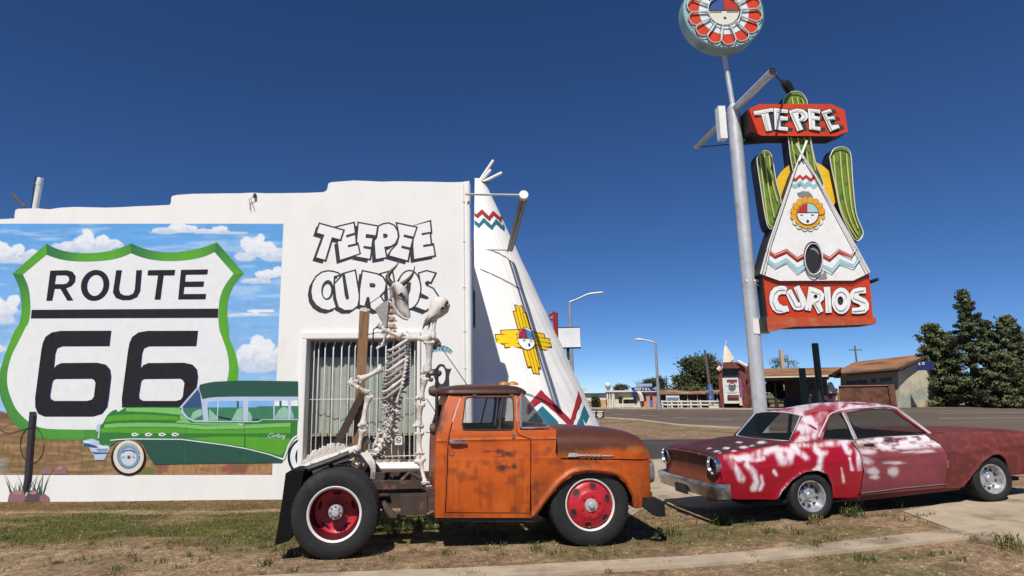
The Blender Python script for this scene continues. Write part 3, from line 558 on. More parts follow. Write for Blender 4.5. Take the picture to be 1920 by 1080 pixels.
for k, (ls, bs) in enumerate(((let1, bars1), (let2, bars2))):
    sh = [[(x-5.5, y+6.0) for x, y in L4(L)] for L in ls]
    lay.append((.003, 0, sh+[offs(L4(L), LW/2) for L in ls], []))
    off = .005
    for i, L in enumerate(ls):                           # later letters overlap earlier ones
        Q = L4(L); o_ = offs(Q, LW/2); in_ = offs(Q, -LW/2)
        lay.append((off, 0, [o_], [in_])); lay.append((off+.0006, 1, [in_], [])); off += .0012
    if k == 1:
        C_ = L4(ell(237, 775, 62, 100, 36, .1)); lay.append((off, 0, [C_], [L4(ell(232, 787, 42, 74, 36, .1))])); 
    lay.append((off+.001, 0, [L4(L) for L in bs], []))
flat('wall_lettering', [M_ld, M_lw], shop, lay)
E4 = lambda L: crop(L, 780, 630, 8.31)
em = spline([(310, 515), (330, 465), (380, 435), (440, 450), (470, 500), (510, 512)], 4)
arch = ell(845-20, 668, 26, 20, 14, 0, math.pi*1.2, math.pi*1.86, False); arch_i = ell(825, 668, 21, 10, 14, 0, math.pi*1.2, math.pi*1.86, False)
flat('painted_emblem', [M_ld, M_lw, pt('arch_blue', 150, 190, 208)], shop, [(.004, 0, [E4([(245, 515)]+em+[(555, 505), (525, 580), (515, 640), (525, 900), (260, 900), (300, 700)])], [E4(ell(398, 610, 62, 140))]),
    (.004, 2, [arch+arch_i[::-1]], []), (.006, 0, [stroke([(arch[i][0], arch[i][1]+1), (arch_i[i][0], arch_i[i][1]-1)], 1.1) for i in range(2, 13, 2)], []), (.006, 0, [stroke(arch, 1.0)], [])])

# ---- pipes and wires on the wall, the roof pipe
M_pvc = pmat('pale_pipe', (.62, .62, .58), .5, .12, 8); M_wire = pmat('dark_cable', (.03, .03, .03), .7, .2, 9)
b = MB(); x1 = onY(870.5, 540, YW).x; b.tube([(x1, YW-.012, .1), (x1, YW-.012, w2(870, 347)[1])], .009, 8); x2 = onY(880, 540, YW).x; b.tube([(x2, YW-.02, .1), (x2, YW-.02, w2(879, 341)[1])], .03, 10)
for yy in (378, 452, 538, 620, 690): b.box((x1, YW-.01, w2(870, yy)[1]), (.045, .022, .012))
b.build('conduit', pmat('white_painted_pipe', (.72, .71, .68), .6, .06, 9), shop, 50)
b = MB(); y0 = YW+1.5
b.tube([onY(66, 392, y0), onY(76, 334, y0)], .062, 12); b.tube([onY(73.5, 347, y0), onY(74.4, 342, y0)], .068, 12)
b.tube([onY(58, 391, y0), onY(66, 330, y0)], .012, 6, 1); b.tube([onY(47, 388, y0), onY(22, 364, y0)], .03, 6, 2); b.tube([onY(40, 384, y0), onY(24, 362, y0)], .012, 6, 2)
b.build('roof_pipe', [M_pvc, M_wire, pmat('rusty_stick', (.12, .07, .05), .8, .3, 9)], shop, 50)
b = MB(); b.tube([onY(478, 364, YW-.02), onY(477, 369, YW-.05)], .03, 8); b.tube([onY(476, 369, YW-.06), onY(466, 375, YW-.05)], .006, 5); b.tube([onY(468, 376, YW-.04), onY(469, 394, YW-.03)], .006, 5); b.tube([onY(471, 376, YW-.04), onY(477, 393, YW-.03)], .006, 5)
b.build('loose_wires', M_wire, shop, 50)

# ---- the street front: teepee, poles, light bar, edge-on sign
TC, TH, TK = (.2, 16.8), 8.5, 2.37
FX = xr                                              # plane of the street front
def cone_hit(px, py, off=0.0):
    r = ray(px, py); a = Vector((r.x, r.y)); o = Vector((0-TC[0], 0-TC[1])); k = 1/TK
    # |o+t a|^2 = (k (TH-EYE-t rz)+off)^2
    h = k*(TH-EYE)+off; q = -k*r.z
    A = a.dot(a)-q*q; B = 2*(o.dot(a)-h*q); C_ = o.dot(o)-h*h; D_ = B*B-4*A*C_
    if D_ < 0: t = -B/(2*A)
    else: t = (-B-math.sqrt(D_))/(2*A)
    return EYEV+r*t
b = MB(); zt = EYE+(onY(903, 340, TC[1]).z-EYE); n = 72; rings = []
for i in range(41):
    z = -.2+(zt+.2)*i/40; r_ = (TH-z)/TK
    ring = []
    for j in range(n+1):
        a = math.pi*1.5+(-.52+1.04*0)*0+(-math.pi/2-.06+(math.pi+.12)*j/n)+math.pi/2
        wv = 1+.006*math.sin(j*1.9+i*.6)+.004*math.sin(i*1.3)
        ring.append((max(FX-.05, TC[0]+r_*wv*math.cos(a)), TC[1]+r_*wv*math.sin(a), z))
    rings.append(ring)
b.loft(rings, closed=False); b.add([Vector(p) for p in rings[-1]], [tuple(range(n+1))])
teepee = b.build('teepee', M_stucco, shop, 60)
M_zr = pt('zigzag_red', 168, 46, 56); M_zt = pt('zigzag_teal', 44, 116, 132)
def conepoly(b, polys, off, m=0, holes=(), step=6): b.poly(polys, lambda x, y: cone_hit(x, y, off), holes, m, step)
b = MB(); C3 = lambda L: crop(L, 540, 290, 3.086)
conepoly(b, [C3([(1079, 333), (1090, 345), (1122, 315), (1163, 355), (1187, 323), (1228, 362), (1232, 348), (1246, 372), (1234, 390), (1190, 350), (1165, 382), (1122, 342), (1098, 366), (1079, 352)])], .02, 0)
conepoly(b, [C3([(1079, 378), (1106, 398), (1132, 364), (1178, 408), (1204, 370), (1244, 412), (1246, 395), (1256, 420), (1250, 440), (1204, 398), (1180, 434), (1132, 390), (1106, 422), (1079, 400)])], .02, 1)
T8 = lambda L: crop(L, 860, 290, 2.0385)
b.build('zigzag_band', [M_zr, M_zt], teepee); b = MB()
conepoly(b, [T8([(262, 958), (315, 898), (428, 1012), (458, 902), (472, 938), (436, 1040), (420, 1032), (317, 938), (262, 992)])], .02, 0)
conepoly(b, [T8([(235, 1045), (320, 960), (426, 1066), (445, 1046), (480, 956), (500, 1000), (452, 1130), (410, 1118), (325, 1020), (262, 1085), (200, 1150), (180, 1110)])], .02, 1)
b.build('zigzag_band', [M_zr, M_zt], teepee)
Z6 = lambda L: crop(L, 910, 550, 6.35)
arms = [[(352, 140), (435, 152), (452, 225), (488, 232), (545, 455), (600, 470), (548, 460)], ]
up = [(352, 140), (435, 152), (455, 228), (490, 236), (545, 450), (392, 428), (332, 215), (372, 212)]
dn = [(443, 650), (600, 655), (655, 888), (628, 884), (642, 962), (572, 950), (550, 872), (505, 872)]
lf = [(182, 440), (400, 432), (435, 645), (235, 645), (222, 600), (138, 598), (116, 490), (190, 490)]
rt = [(555, 455), (700, 487), (710, 530), (765, 545), (788, 640), (735, 640), (745, 682), (600, 655)]
disc = ell(490, 540, 100, 130, 40, -.28)
b = MB()
for k, L in enumerate((up, dn, lf, rt)):
    conepoly(b, [Z6(offs(L, 7))], .014+.0*k, 1); conepoly(b, [Z6(offs(L, -4))], .024, 0)
lines = [[(395, 150), (462, 420)], [(372, 225), (425, 430)], [(440, 225), (505, 440)], [(495, 665), (548, 872)], [(530, 665), (605, 945)], [(570, 665), (628, 880)], [(190, 490), (400, 488)], [(130, 545), (400, 540)], [(222, 600), (420, 592)], [(575, 510), (712, 535)], [(590, 565), (770, 595)], [(595, 610), (735, 640)]]
for L in lines: conepoly(b, [Z6(stroke(L, 6))], .032, 1)
conepoly(b, [Z6(offs(disc, 6))], .040, 2); conepoly(b, [Z6(disc)], .048, 3)
dz = lambda L: Z6(L)
conepoly(b, [dz([(392, 525), (400, 470), (430, 425), (468, 415), (495, 530)])], .056, 4); conepoly(b, [dz([(474, 420), (520, 440), (560, 480), (580, 535), (500, 527)])], .056, 5)
conepoly(b, [Z6(stroke([(390, 530), (590, 545)], 7)), ], .064, 2); conepoly(b, [Z6(stroke([(470, 415), (497, 530)], 7)), Z6(ell(522, 608, 12, 16)), Z6(stroke([(448, 555), (478, 555)], 9)), Z6(stroke([(532, 565), (555, 568)], 9))], .070, 2)
b.build('sun_emblem', [pt('emblem_yellow', 246, 206, 28), pt('emblem_outline', 110, 40, 20), M_blk, M_lw, M_zr, pt('emblem_blue', 70, 130, 186)], teepee)
M_pole = pmat('white_pole', (.74, .72, .68), .6, .12, 12)
for a_, b_ in (((897, 343), (925, 301)), ((899, 343), (920, 318.5)), ((903, 343), (941, 324))):
    b = MB(); b.tube([onY(*a_, TC[1]-.2), onY(*b_, TC[1]-.2)], [.05, .045], 8); b.build('tent_pole', M_pole, teepee, 50)
b = MB(); b.tube([onY(890, 339.5, TC[1]-.25), onY(918, 342.5, TC[1]-.25)], .02, 6); b.build('top_rim', M_wire, teepee)
# light bar on two stand-off arms
na, fa = onY(986, 367, 13.4), onY(963, 472, 13.4); Yn = 11.3
zl = onY(986, 367, Yn).z; Yf = 15.6
PN, PF = onY(986, 366, Yn), onY(963, 472, Yf)
PF.z = PN.z-.05; PF.x = PN.x
lb = MB(); lb.tube([PN, PF], .05, 8); lb.tube([PN+Vector((-.09, 0, -.03)), PF+Vector((-.09, 0, -.03))], .03, 8); lb.tube([PN+Vector((-.045, -.05, 0)), PN+Vector((-.045, .05, -.02))], .09, 10, 1)
bar_o = lb.build('light_bar', [pmat('bronze_fixture', (.16, .125, .095), .5, .2, 8), M_pole], shop, 50)
for E_ in (PN, PF): b = MB(); b.tube([(FX-.1, E_.y, E_.z+.03), E_], .022, 6); b.build('stand_off_arm', pmat('grey_arm', (.45, .45, .42), .5, .1), bar_o, 50)
b = MB(); z0, z1 = onY(887, 612, 12.2).z, onY(887, 452, 12.2).z; b.box((FX+.04, 12.4, z1-.5*(z1-z0)*.55), (.05, .5, (z1-z0)*.55)); b.box((FX+.05, 12.4, z0+.21*(z1-z0)), (.05, .5, (z1-z0)*.4), 1)
b.build('front_sign', [M_pole, pmat('brown_sign_edge', (.16, .11, .08), .7, .2)], shop)
b = MB(); b.poly([stroke(spline([(900, 504), (925, 515), (950, 527), (975, 541)], 4), 1.1)], lambda x, y: cone_hit(x, y, .02), step=5); b.build('dark_curved_line', M_wire, teepee)  # thin dark curved line laid flat on the cone

# ------------------------------------------------------------------ wheels (axis = local y, outer face towards -y)
M_tyre = pmat('tyre_rubber', (.018, .018, .019), .75, .25, 14, .15, 60, spec=.35, col2=(.045, .04, .034), sc2=4, lo=.55, hi=.8)
M_chrome = pmat('worn_chrome', (.66, .66, .68), .2, .08, 12, metal=1.0)
M_black = pmat('black_steel', (.02, .02, .022), .55, .25, 9)
M_dull = pmat('dull_steel', (.26, .26, .26), .5, .2, 20, metal=.6)
def wheel_m(x, lat, z, side): return Matrix.Translation((x, lat, z)) @ Matrix.Rotation(math.pi/2 if side < 0 else -math.pi/2, 4, 'X')
def tyre_mesh(b, M, Ro, Ri, hw, n=96, blocks=True):
    k = Ro-Ri
    prof = [(Ri, hw*.78), (Ri+.05*k, hw*.9), (Ri+.22*k, hw*1.0), (Ri+.24*k, hw*1.015), (Ri+.5*k, hw*1.07), (Ri+.7*k, hw*1.05), (Ri+.72*k, hw*1.03), (Ri+.86*k, hw*.97), (Ro-.018*Ro*1.2, hw*.86), (Ro-.004, hw*.66), (Ro, hw*.4), (Ro, hw*.36), (Ro-.012, hw*.34), (Ro-.012, hw*.28), (Ro+.001, hw*.26), (Ro+.001, hw*.06), (Ro-.012, hw*.04)]
    prof = prof+[(r_, -h) for r_, h in prof[::-1]]
    rings = []
    for j in range(n):
        a = 2*math.pi*j/n; ring = []
        for i, (r_, h) in enumerate(prof):
            q = min(i, len(prof)-1-i)
            if blocks and j % 2 and q in (7, 8, 9): r_ -= .011 if q != 7 else .004
            ring.append(M @ Vector((r_*math.cos(a), r_*math.sin(a), h)))
        rings.append(ring)
    b.loft(rings+[rings[0]], closed=False)
def disc_holes(b, M, prof, holes, hr, hh, m=0, hm=None):
    b.lathe(prof, M, 48, m)
    for a in holes:
        pass

# ------------------------------------------------------------------ the orange truck
TYAW = R(6); TO = Vector((1.318, 8.675, 0)); tu = Vector((math.cos(TYAW), math.sin(TYAW), 0)); tn = Vector((-math.sin(TYAW), math.cos(TYAW), 0))
def TL(px, py, lat=-.95):
    p = onP(px, py, TO+tn*lat, tn)-TO; return (p.dot(tu), p.z)
def C6(L, lat=-.95): return [TL(810+x/3.176, 700+y/3.176, lat) for x, y in L]
truck = thing('old_truck', 'rusty orange cab truck with a bare frame and red wheels, parked before the shop', 'truck', TO, TYAW)
def TB(b, name, mats, parent=truck, smooth=40, **k): return b.build(name, mats, parent, smooth, world=False, **k)
ORG, ORD, RUS, STA, PAL = (np.array(lin(*q))*.78 for q in ((208, 94, 20), (168, 66, 18), (104, 54, 32), (64, 44, 38), (222, 132, 62)))
def tpaint(V, kind='body'):
    V = np.array(V, float); x, z = V[:, 0], V[:, 2]; n1 = fbm(x*3.1+5, z*4.2, 5); n2 = fbm(x*11+2, z*13, 4); n3 = fbm(x*30, z*8+3, 3)
    c = ORG*(.84+.3*n1[:, None]); c = c+(ORD-c)*nsm(n2, .48, .75)[:, None]*.4; c = c+(PAL-c)*nsm(n3*.6+n1*.5, .6, .75)[:, None]*.22
    c = c+(RUS-c)*(nsm(n2*.6+n1*.5, .66, .78))[:, None]*.35
    streak = nsm(fbm(x*22+9, z*1.6, 3), .6, .75)*nsm(z, 1.35, .6); c = c+(RUS-c)*(streak*.32)[:, None]
    if kind == 'hood':
        edge = 1.1+.1*(fbm(x*2.6+1, z*2, 4)-.5)*2+.02*np.sin(x*6); d = nsm(z, edge-.06, edge+.05); dk = (RUS*.45+STA*.55)*(.75+.5*n2[:, None])
        c = c+(dk-c)*d[:, None]*.95; g = np.exp(-((z-edge)/.05)**2); c = c+(PAL*.8-c)*(g*.35*(n1 > .45))[:, None]
    if kind in ('door', 'body'):
        for ax, az, rx, rz, s in ((-1.08, 1.135, .11, .035, .8), (-1.0, 1.105, .12, .025, .75), (-1.22, 1.135, .06, .02, .7), (-.93, 1.10, .06, .05, .55), (-1.13, 1.2, .035, .012, .8), (-1.05, .95, .075, .05, .9), (-.905, .955, .05, .045, .85), (-.97, .95, .06, .025, .6), (-1.38, .82, .07, .05, .18), (-1.29, .66, .10, .02, .3), (-.97, .81, .015, .07, .5), (-1.07, 1.07, .1, .012, .5), (-.88, 1.13, .04, .03, .4)):
            e = 1-np.sqrt(((x-ax)/rx)**2+((z-az)/rz)**2)+(fbm(x*34, z*34, 4)-.5)*1.0; c = c+(STA-c)*(nsm(e, .1, .4)*s)[:, None]
        e = nsm(1-np.sqrt(((x+.63)/.055)**2+((z-1.08)/.045)**2), 0, .3); c = c+(np.array(lin(186, 62, 40))*.8-c)*(e*.8)[:, None]
        c = c+(RUS-c)*(nsm(z, 1.44, 1.74)*nsm(n1, .34, .58)*.75)[:, None]
        e = np.exp(-((z-1.275)/.02)**2)*nsm(n2, .35, .6); c = c+(RUS*1.2-c)*(e*.6)[:, None]
        e = np.exp(-((z-.43)/.05)**2)*nsm(n2, .35, .6); c = c+(RUS-c)*(e*.6)[:, None]
        e = nsm(x, -1.66, -1.80)*nsm(z, 1.3, 1.45)*nsm(n2, .25, .5); c = c+(STA*.8-c)*(e*.9)[:, None]
    if kind == 'fender':
        e = nsm(z-.28*np.sin(np.clip((x+.7)*2, 0, 3)), .86, .72)*nsm(n1, .35, .6); c = c+(RUS*1.1-c)*(e*.35)[:, None]
        e = np.exp(-((z-1.0)/.03)**2)*nsm(n2, .4, .6); c = c+(RUS-c)*(e*.5)[:, None]
        e = nsm(1-np.sqrt(((x+.63)/.055)**2+((z-1.08)/.045)**2), 0, .3); c = c+(np.array(lin(190, 58, 40))*.8-c)*(e*.85)[:, None]
    if kind == 'roof':
        c = (STA*.75+RUS*.25)*(.7+.6*n2[:, None]); e = nsm(n1*.7+n3*.4, .66, .78)*nsm(x, -1.3, -.8); c = c+(np.array(lin(188, 116, 40))*.8-c)*(e*.8)[:, None]
    return c.clip(0.002, 1)
M_truck = pmat('faded_truck_paint', (.5, .1, .01), .48, .06, 20, .06, 90, attr=True, spec=.4)
def ylat(x, z):
    if z < 1.32: y = .93+.028*math.sin(math.pi*min(1, max(0, (z-.38)/.92)))
    else: y = .93-.20*((z-1.32)/.52)**1.25
    if x > .62: y -= .10*((x-.62)/.22)**2
    return y
arch = C6([(1203, 803), (1192, 735), (1150, 657), (1100, 614), (1030, 597), (960, 591), (900, 593), (835, 608), (765, 662), (705, 737), (660, 800), (622, 855)])
AR = [np.array(p) for p in spline(arch, 5)]
def yf(x, z):
    d = min(math.hypot(x-p[0], z-p[1]) for p in AR); return ylat(x, z)+.03*math.exp(-((d-.035)/.028)**2)-.012*math.exp(-(d/.012)**2)
def crs(z, z0, wd=.012, k=.012): return k*math.exp(-((z-z0)/wd)**2)
door = C6([(80, 830), (86, 700), (92, 560), (97, 420), (103, 372), (125, 290), (150, 215), (178, 150), (196, 124), (220, 112), (490, 112), (512, 122), (516, 150), (510, 300), (506, 345), (520, 368), (588, 392), (586, 600), (584, 834)])
win_ = spline(C6([(207, 160), (222, 146), (260, 143), (470, 143), (490, 152), (496, 175), (490, 310), (478, 332), (450, 337), (210, 337), (190, 328), (184, 305), (192, 250), (200, 195)]), 3, True)
cabo = C6([(20, 862), (18, 700), (22, 500), (26, 392), (36, 340), (60, 262), (84, 180), (104, 132), (120, 118)])+C6([(560, 118), (545, 150), (533, 210), (526, 290), (528, 330), (560, 338), (690, 336), (745, 333), (742, 397), (592, 397), (590, 600), (588, 840), (600, 862)])
for sgn in (-1, 1):
    st = .022 if sgn < 0 else .05
    if sgn < 0: cab = None
cb = MB()
for sgn, st in ((-1, .02), (1, .05)):
    cb.poly([cabo], lambda x, z: (x, sgn*(ylat(x, z)+crs(z, 1.275)), z), [offs(door, .006)], 0, st)
# back of the cab, floor, firewall, cowl and dash, all joined into the shell
bk = [(-1.85, .41), (-1.84, 1.30), (-1.80, 1.45), (-1.735, 1.68), (-1.69, 1.82)]
rows = [[(x+.0, s*(ylat(-1.8, z)-.0), z) for s in np.linspace(-1, 1, 9)] for x, z in bk]
cb.loft([rows[0], rows[1]], closed=False); cb.loft([rows[3], rows[4]], closed=False)
for a, b_ in ((-1, -.6), (.6, 1)): cb.loft([[(p[0], s*abs(p[1] if False else ylat(-1.8, p[2])), p[2]) for s in (a, b_) for p in [q]] for q in ((-1.84, 0, 1.30), (-1.80, 0, 1.45), (-1.735, 0, 1.68))], closed=False)
cb.box((-1.27, 0, .43), (1.1, 1.8, .03), 1); cb.box((-.66, 0, .83), (.02, 1.8, .8), 1); cb.box((-.62, 0, 1.30), (.24, 1.66, .16), 0)
cw = []
for x, z in ((-.82, 1.39), (-.6, 1.40), (-.36, 1.385)): cw.append([(x, s*.92, z+.02*(1-s*s)) for s in np.linspace(-1, 1, 9)])
cb.loft(cw, closed=False)
cb.poly([C6([(20, 858), (600, 858), (612, 890), (20, 884)])], lambda x, z: (x, -.90, z), m=1); cb.poly([C6([(20, 858), (600, 858), (612, 890), (20, 884)])], lambda x, z: (x, .90, z), m=1)
cab = TB(cb, 'cab', [M_truck, M_black], colors=tpaint(cb.v, 'body'))
# dark drip rail, black post lamp behind the cab
def rrect(x0, x1, y0, y1, r_, n=6):
    o = []
    for cx, cy, a in ((x1-r_, y1-r_, 0), (x0+r_, y1-r_, 90), (x0+r_, y0+r_, 180), (x1-r_, y0+r_, 270)):
        for i in range(n+1): t = R(a+90*i/n); o.append((cx+r_*math.cos(t), cy+r_*math.sin(t)))
    return o
b = MB(); rg = []
for dz, ins in ((1.822, .05), (1.812, .0), (1.83, -.035), (1.862, -.03), (1.895, .01), (1.92, .07), (1.938, .17), (1.948, .34)):
    rg.append([(x+(.02 if x > -1.2 else -.035)*(1 if ins < .1 else 0), y, dz-.02*max(0, (x+1.0))*2) for x, y in rrect(-1.72+ins, -.72-ins, -.745+ins, .745-ins, max(.04, .16-ins*.3))])
b.loft(rg, cap=True)
roof = TB(b, 'roof', M_truck, colors=tpaint(b.v, 'roof'), smooth=60)
b = MB()
for px in (945, 962): b.lathe([(0, .03), (.02, .027), (.04, .012), (.05, 0), (.055, -.02)], Matrix.Translation((TL(px, 722, -.3)[0], -.3, 1.955)) @ Matrix.Scale(1.4, 4, (1, 0, 0)), 12)
b.box((TL(955, 722, -.3)[0], -.3, 1.945), (.24, .06, .02))
TB(b, 'marker_lamp', pmat('amber_lens', (.42, .20, .03), .4, .2, 20), roof)
for sgn, st in ((-1, .017), (1, .05)):
    b = MB(); b.poly([offs(door, -.004)], lambda x, z: (x, sgn*(ylat(x, z)+.006+crs(z, 1.275, .012, .012)+crs(z, 1.045, .008, .006)), z), [win_], 0, st)
    d = TB(b, 'door', M_truck, colors=tpaint(b.v, 'door'))
    b = MB(); b.poly([offs(win_, .004)], lambda x, z: (x, sgn*(ylat(x, z)-.012), z)); TB(b, 'side_window', glass('dusty_glass', (.06, .075, .075), .17), d)
    b = MB(); L = [(x, sgn*(ylat(x, z)+.008), z) for x, z in win_]; b.tube(L, .009, 6, closed=True)
    vx = C6([(436, 146), (404, 335)]); b.tube([(x, sgn*(ylat(x, z)+.004), z) for x, z in vx], .012, 6); TB(b, 'window_seal', pmat('dark_rubber_seal', (.03, .026, .024), .7, .3, 20), d)
    b = MB(); h0, h1 = C6([(112, 408), (206, 408)]); yl = ylat(*h0)+.04
    b.tube([(h0[0]-.005, sgn*(yl-.04), h0[1]), (h0[0], sgn*yl, h0[1]), (h0[0]+.1, sgn*(yl+.012), h0[1]-.002), (h1[0], sgn*(yl+.005), h1[1])], [.028, .028, .021, .014], 10); TB(b, 'door_handle', M_chrome, d)
    b = MB(); k = C6([(118, 482)])[0]; b.lathe([(0, .014), (.014, .012), (.018, 0)], wheel_m(k[0], sgn*(ylat(*k)+.006), k[1], sgn), 14); TB(b, 'door_lock', M_chrome, d)
    b = MB()
    for q in ((265, 128), (490, 128), (484, 370)):
        b = MB(); k = C6([q])[0]; b.box((k[0], sgn*(ylat(*k)+.014), k[1]), (.05, .02, .02) if q[1] < 200 else (.03, .03, .06)); TB(b, 'door_hinge', pmat('pale_rust_metal', (.22, .13, .08), .7, .3, 30), d)
# windshield wrapped round to the doors
bot = [(-.805, -.925), (-.70, -.915), (-.58, -.895), (-.47, -.83), (-.40, -.68), (-.36, -.4), (-.345, 0)]; top = [(-.756, -.752), (-.75, -.748), (-.742, -.735), (-.715, -.68), (-.675, -.52), (-.64, -.3), (-.63, 0)]
mir = lambda L: L+[(x, -y) for x, y in L[-2::-1]]
bot, top = spline(mir(bot), 3), spline(mir(top), 3); b = MB()
ring = lambda t: [(p[0]*(1-t)+q[0]*t, p[1]*(1-t)+q[1]*t, 1.405*(1-t)+1.815*t) for p, q in zip(bot, top)]
b.loft([ring(t) for t in np.linspace(0, 1, 7)], closed=False); wsd = TB(b, 'windshield', glass('windscreen_glass', (.02, .03, .034), .62), smooth=180)
b = MB(); b.tube(ring(0)+ring(1)[::-1], .013, 6, closed=True); TB(b, 'windshield_trim', pmat('bright_trim', (.6, .62, .65), .3, .15, 20, metal=.8), wsd)
# hood
hs = C6([(743, 331), (820, 328), (900, 328), (980, 330), (1050, 335), (1120, 338), (1180, 344), (1225, 353), (1260, 367), (1285, 390), (1302, 425)])
hl_ = C6([(743, 505), (1315, 515)]); b = MB(); rings = []
for x in np.linspace(-.362, .845, 64):
    zt_ = interp(x, [p[0] for p in hs], [p[1] for p in hs])-.008; zl = hl_[0][1]+(hl_[1][1]-hl_[0][1])*(x-hl_[0][0])/(hl_[1][0]-hl_[0][0])+.004
    if x > .8: zt_ = zl+(zt_-zl)*max(.0, 1-((x-.8)/.047)**2*.8)
    h = zt_-zl; sec = [(1.0, 0), (1.002, .22), (.992, .45), (.965, .64), (.91, .80), (.80, .915), (.6, .985), (.3, 1.02), (0, 1.03)]
    yb = ylat(x, zl)+.006; half_ = [(s, q) for s, q in spline(sec, 3)]
    rings.append([(x, -yb*s, zl+h*q) for s, q in half_]+[(x, yb*s, zl+h*q) for s, q in half_[-2::-1]])
b.loft(rings, closed=False); b.add(rings[-1], [tuple(range(len(rings[-1])))]); b.add(rings[0], [tuple(range(len(rings[0])))[::-1]])
hood = TB(b, 'hood', M_truck, colors=tpaint(b.v, 'hood'), smooth=50)
b = MB(); e = C6([(808, 470), (850, 470), (880, 478), (872, 492), (806, 494)]); yb = lambda x, z: -(ylat(x, z)+.018)
def relief(b, L, d0=.0, th=.012, m=0): b.prism(L, lambda x, z: (x, yb(x, z)-d0-th, z), lambda x, z: (x, yb(x, z)-d0, z), m=m)
relief(b, C6([(812, 474), (850, 474), (878, 482), (900, 483), (1060, 486), (1082, 490), (1060, 493), (900, 491), (878, 492), (850, 497), (806, 497)]), 0, .006)
for k in range(3): relief(b, C6([(812+k*12, 476), (820+k*12, 476), (818+k*12, 495), (810+k*12, 495)]), .006, .008)
relief(b, C6(ell(860, 485, 9, 9, 16)), .006, .01)
Lt = {'F': [[(0, 0), (8, 0), (8, 3), (3, 3), (3, 5), (7, 5), (7, 8), (3, 8), (3, 13), (0, 13)]], 'O': [ell(4.5, 6.5, 4.5, 6.5, 14)], 'R': [[(0, 0), (6, 0), (9, 2), (9, 6), (7, 8), (9, 13), (6, 13), (4, 8.5), (3, 8.5), (3, 13), (0, 13)]], 'D': [[(0, 0), (5, 0), (9, 4), (9, 9), (5, 13), (0, 13)]]}
for k, ch in enumerate('FORD'):
    for L in Lt[ch]: relief(b, C6([(908+k*27+x*1.5, 480+y*1.05) for x, y in L]), .008, .012)
    if ch == 'O': relief(b, C6(ell(908+k*27+6.7, 487, 3, 3.6, 12)), .02, .002, 1)
    if ch == 'D': relief(b, C6([(912+k*27, 483), (915+k*27, 483), (918+k*27, 486), (918+k*27, 489), (915+k*27, 491), (912+k*27, 491)]), .02, .002, 1)
    if ch == 'R': relief(b, C6([(912+k*27, 482.5), (917+k*27, 482.5), (917+k*27, 486), (912+k*27, 486)]), .02, .002, 1)
TB(b, 'name_badge', [pmat('pale_badge_metal', (.5, .5, .5), .4, .2, 30, metal=.3), M_black], hood)
for sgn, st in ((-1, .018), (1, .05)):
    fo = C6([(592, 399), (741, 399), (736, 470), (748, 496), (772, 512), (1000, 515), (1313, 519), (1312, 640), (1317, 690), (1311, 742), (1288, 788), (1242, 806)])+arch+C6([(592, 852), (590, 600)])
    b = MB(); b.poly([fo], lambda x, z: (x, sgn*(yf(x, z)+.008*math.exp(-((z-1.045)/.01)**2)*(x < .1)), z), (), 0, st)
    ap = [(p[0], p[1]) for p in AR]
    b.loft([[(x, sgn*yf(x, z), z) for x, z in ap], [(x, sgn*.72, z+.01) for x, z in ap]], 1, closed=False)
    b.loft([[(x, sgn*.72, z+.01) for x, z in ap], [(x, sgn*.40, z+.02) for x, z in ap]], 1, closed=False)
    TB(b, 'front_fender', [M_truck, M_black], colors=tpaint(b.v, 'fender'), smooth=50)
# nose: panel, grille bars, lamp pods, bumper
b = MB(); b.box((.80, 0, .80), (.06, 1.66, .42), 0)
for k in range(6): b.box((.845, 0, .64+k*.06), (.03, 1.12, .022), 1)
b.box((.80, 0, .57), (.10, 1.66, .06), 2)
gr = MB(); TB(b, 'grille', [M_black, M_dull, pmat('orange_rust_valance', (.28, .07, .015), .6, .2, 12)])
for sgn in (-1, 1):
    b = MB(); x0 = .80; z0, z1, y0_, y1_ = .705, .985, .56, .875
    rg = [[(x0+dx, sgn*(y0_+(y1_-y0_)/2+(y-(y0_+y1_)/2)*k), (z0+z1)/2+(z-(z0+z1)/2)*k) for y, z in rrect(y0_, y1_, z0, z1, .1)] for dx, k in ((-.02, 1), (.055, 1.0), (.078, .95), (.082, .9), (.06, .84))]
    b.loft(rg, cap=True); hb = TB(b, 'headlight', M_dull, smooth=50)
    for dy in (.64, .795):
        b = MB(); b.lathe([(0, .1), (.04, .095), (.065, .08), (.07, .06)], Matrix.Translation((x0, sgn*dy, .845)) @ Matrix.Rotation(math.pi/2, 4, 'Y'), 20); TB(b, 'lens', glass('lamp_glass', (.55, .57, .58), .9, .08), hb)
b = MB(); pl = [(.70, -.95), (.82, -.985), (.92, -.97), (.965, -.9), (.99, -.6), (1.0, 0), (.99, .6), (.965, .9), (.92, .97), (.82, .985), (.70, .95)]
pl = spline(pl, 3); o_ = []
for x, y in pl:
    lo_ = .335+.10*sm(-x, -.86, -.70); hi_ = .50+.06*sm(-x, -.93, -.80)
    ct = Vector((.3, 0)); d = (Vector((x, y*.35))-Vector((.0, 0))).normalized()*.05
    o_.append([(x-d.x, y-d.y, lo_+.01), (x, y, lo_), (x, y, hi_-.012), (x-.014*d.x/.05, y-.014*d.y/.05, hi_), (x-d.x, y-d.y, hi_)])
b.loft(o_, closed=True, cap=True)
for s in (-.43, .43): b.box((.82, s, .46), (.34, .07, .09))
TB(b, 'front_bumper', pmat('black_bumper', (.010, .010, .012), .5, .3, 7, spec=.35, col2=(.035, .03, .028), sc2=6, lo=.6, hi=.7), smooth=40)
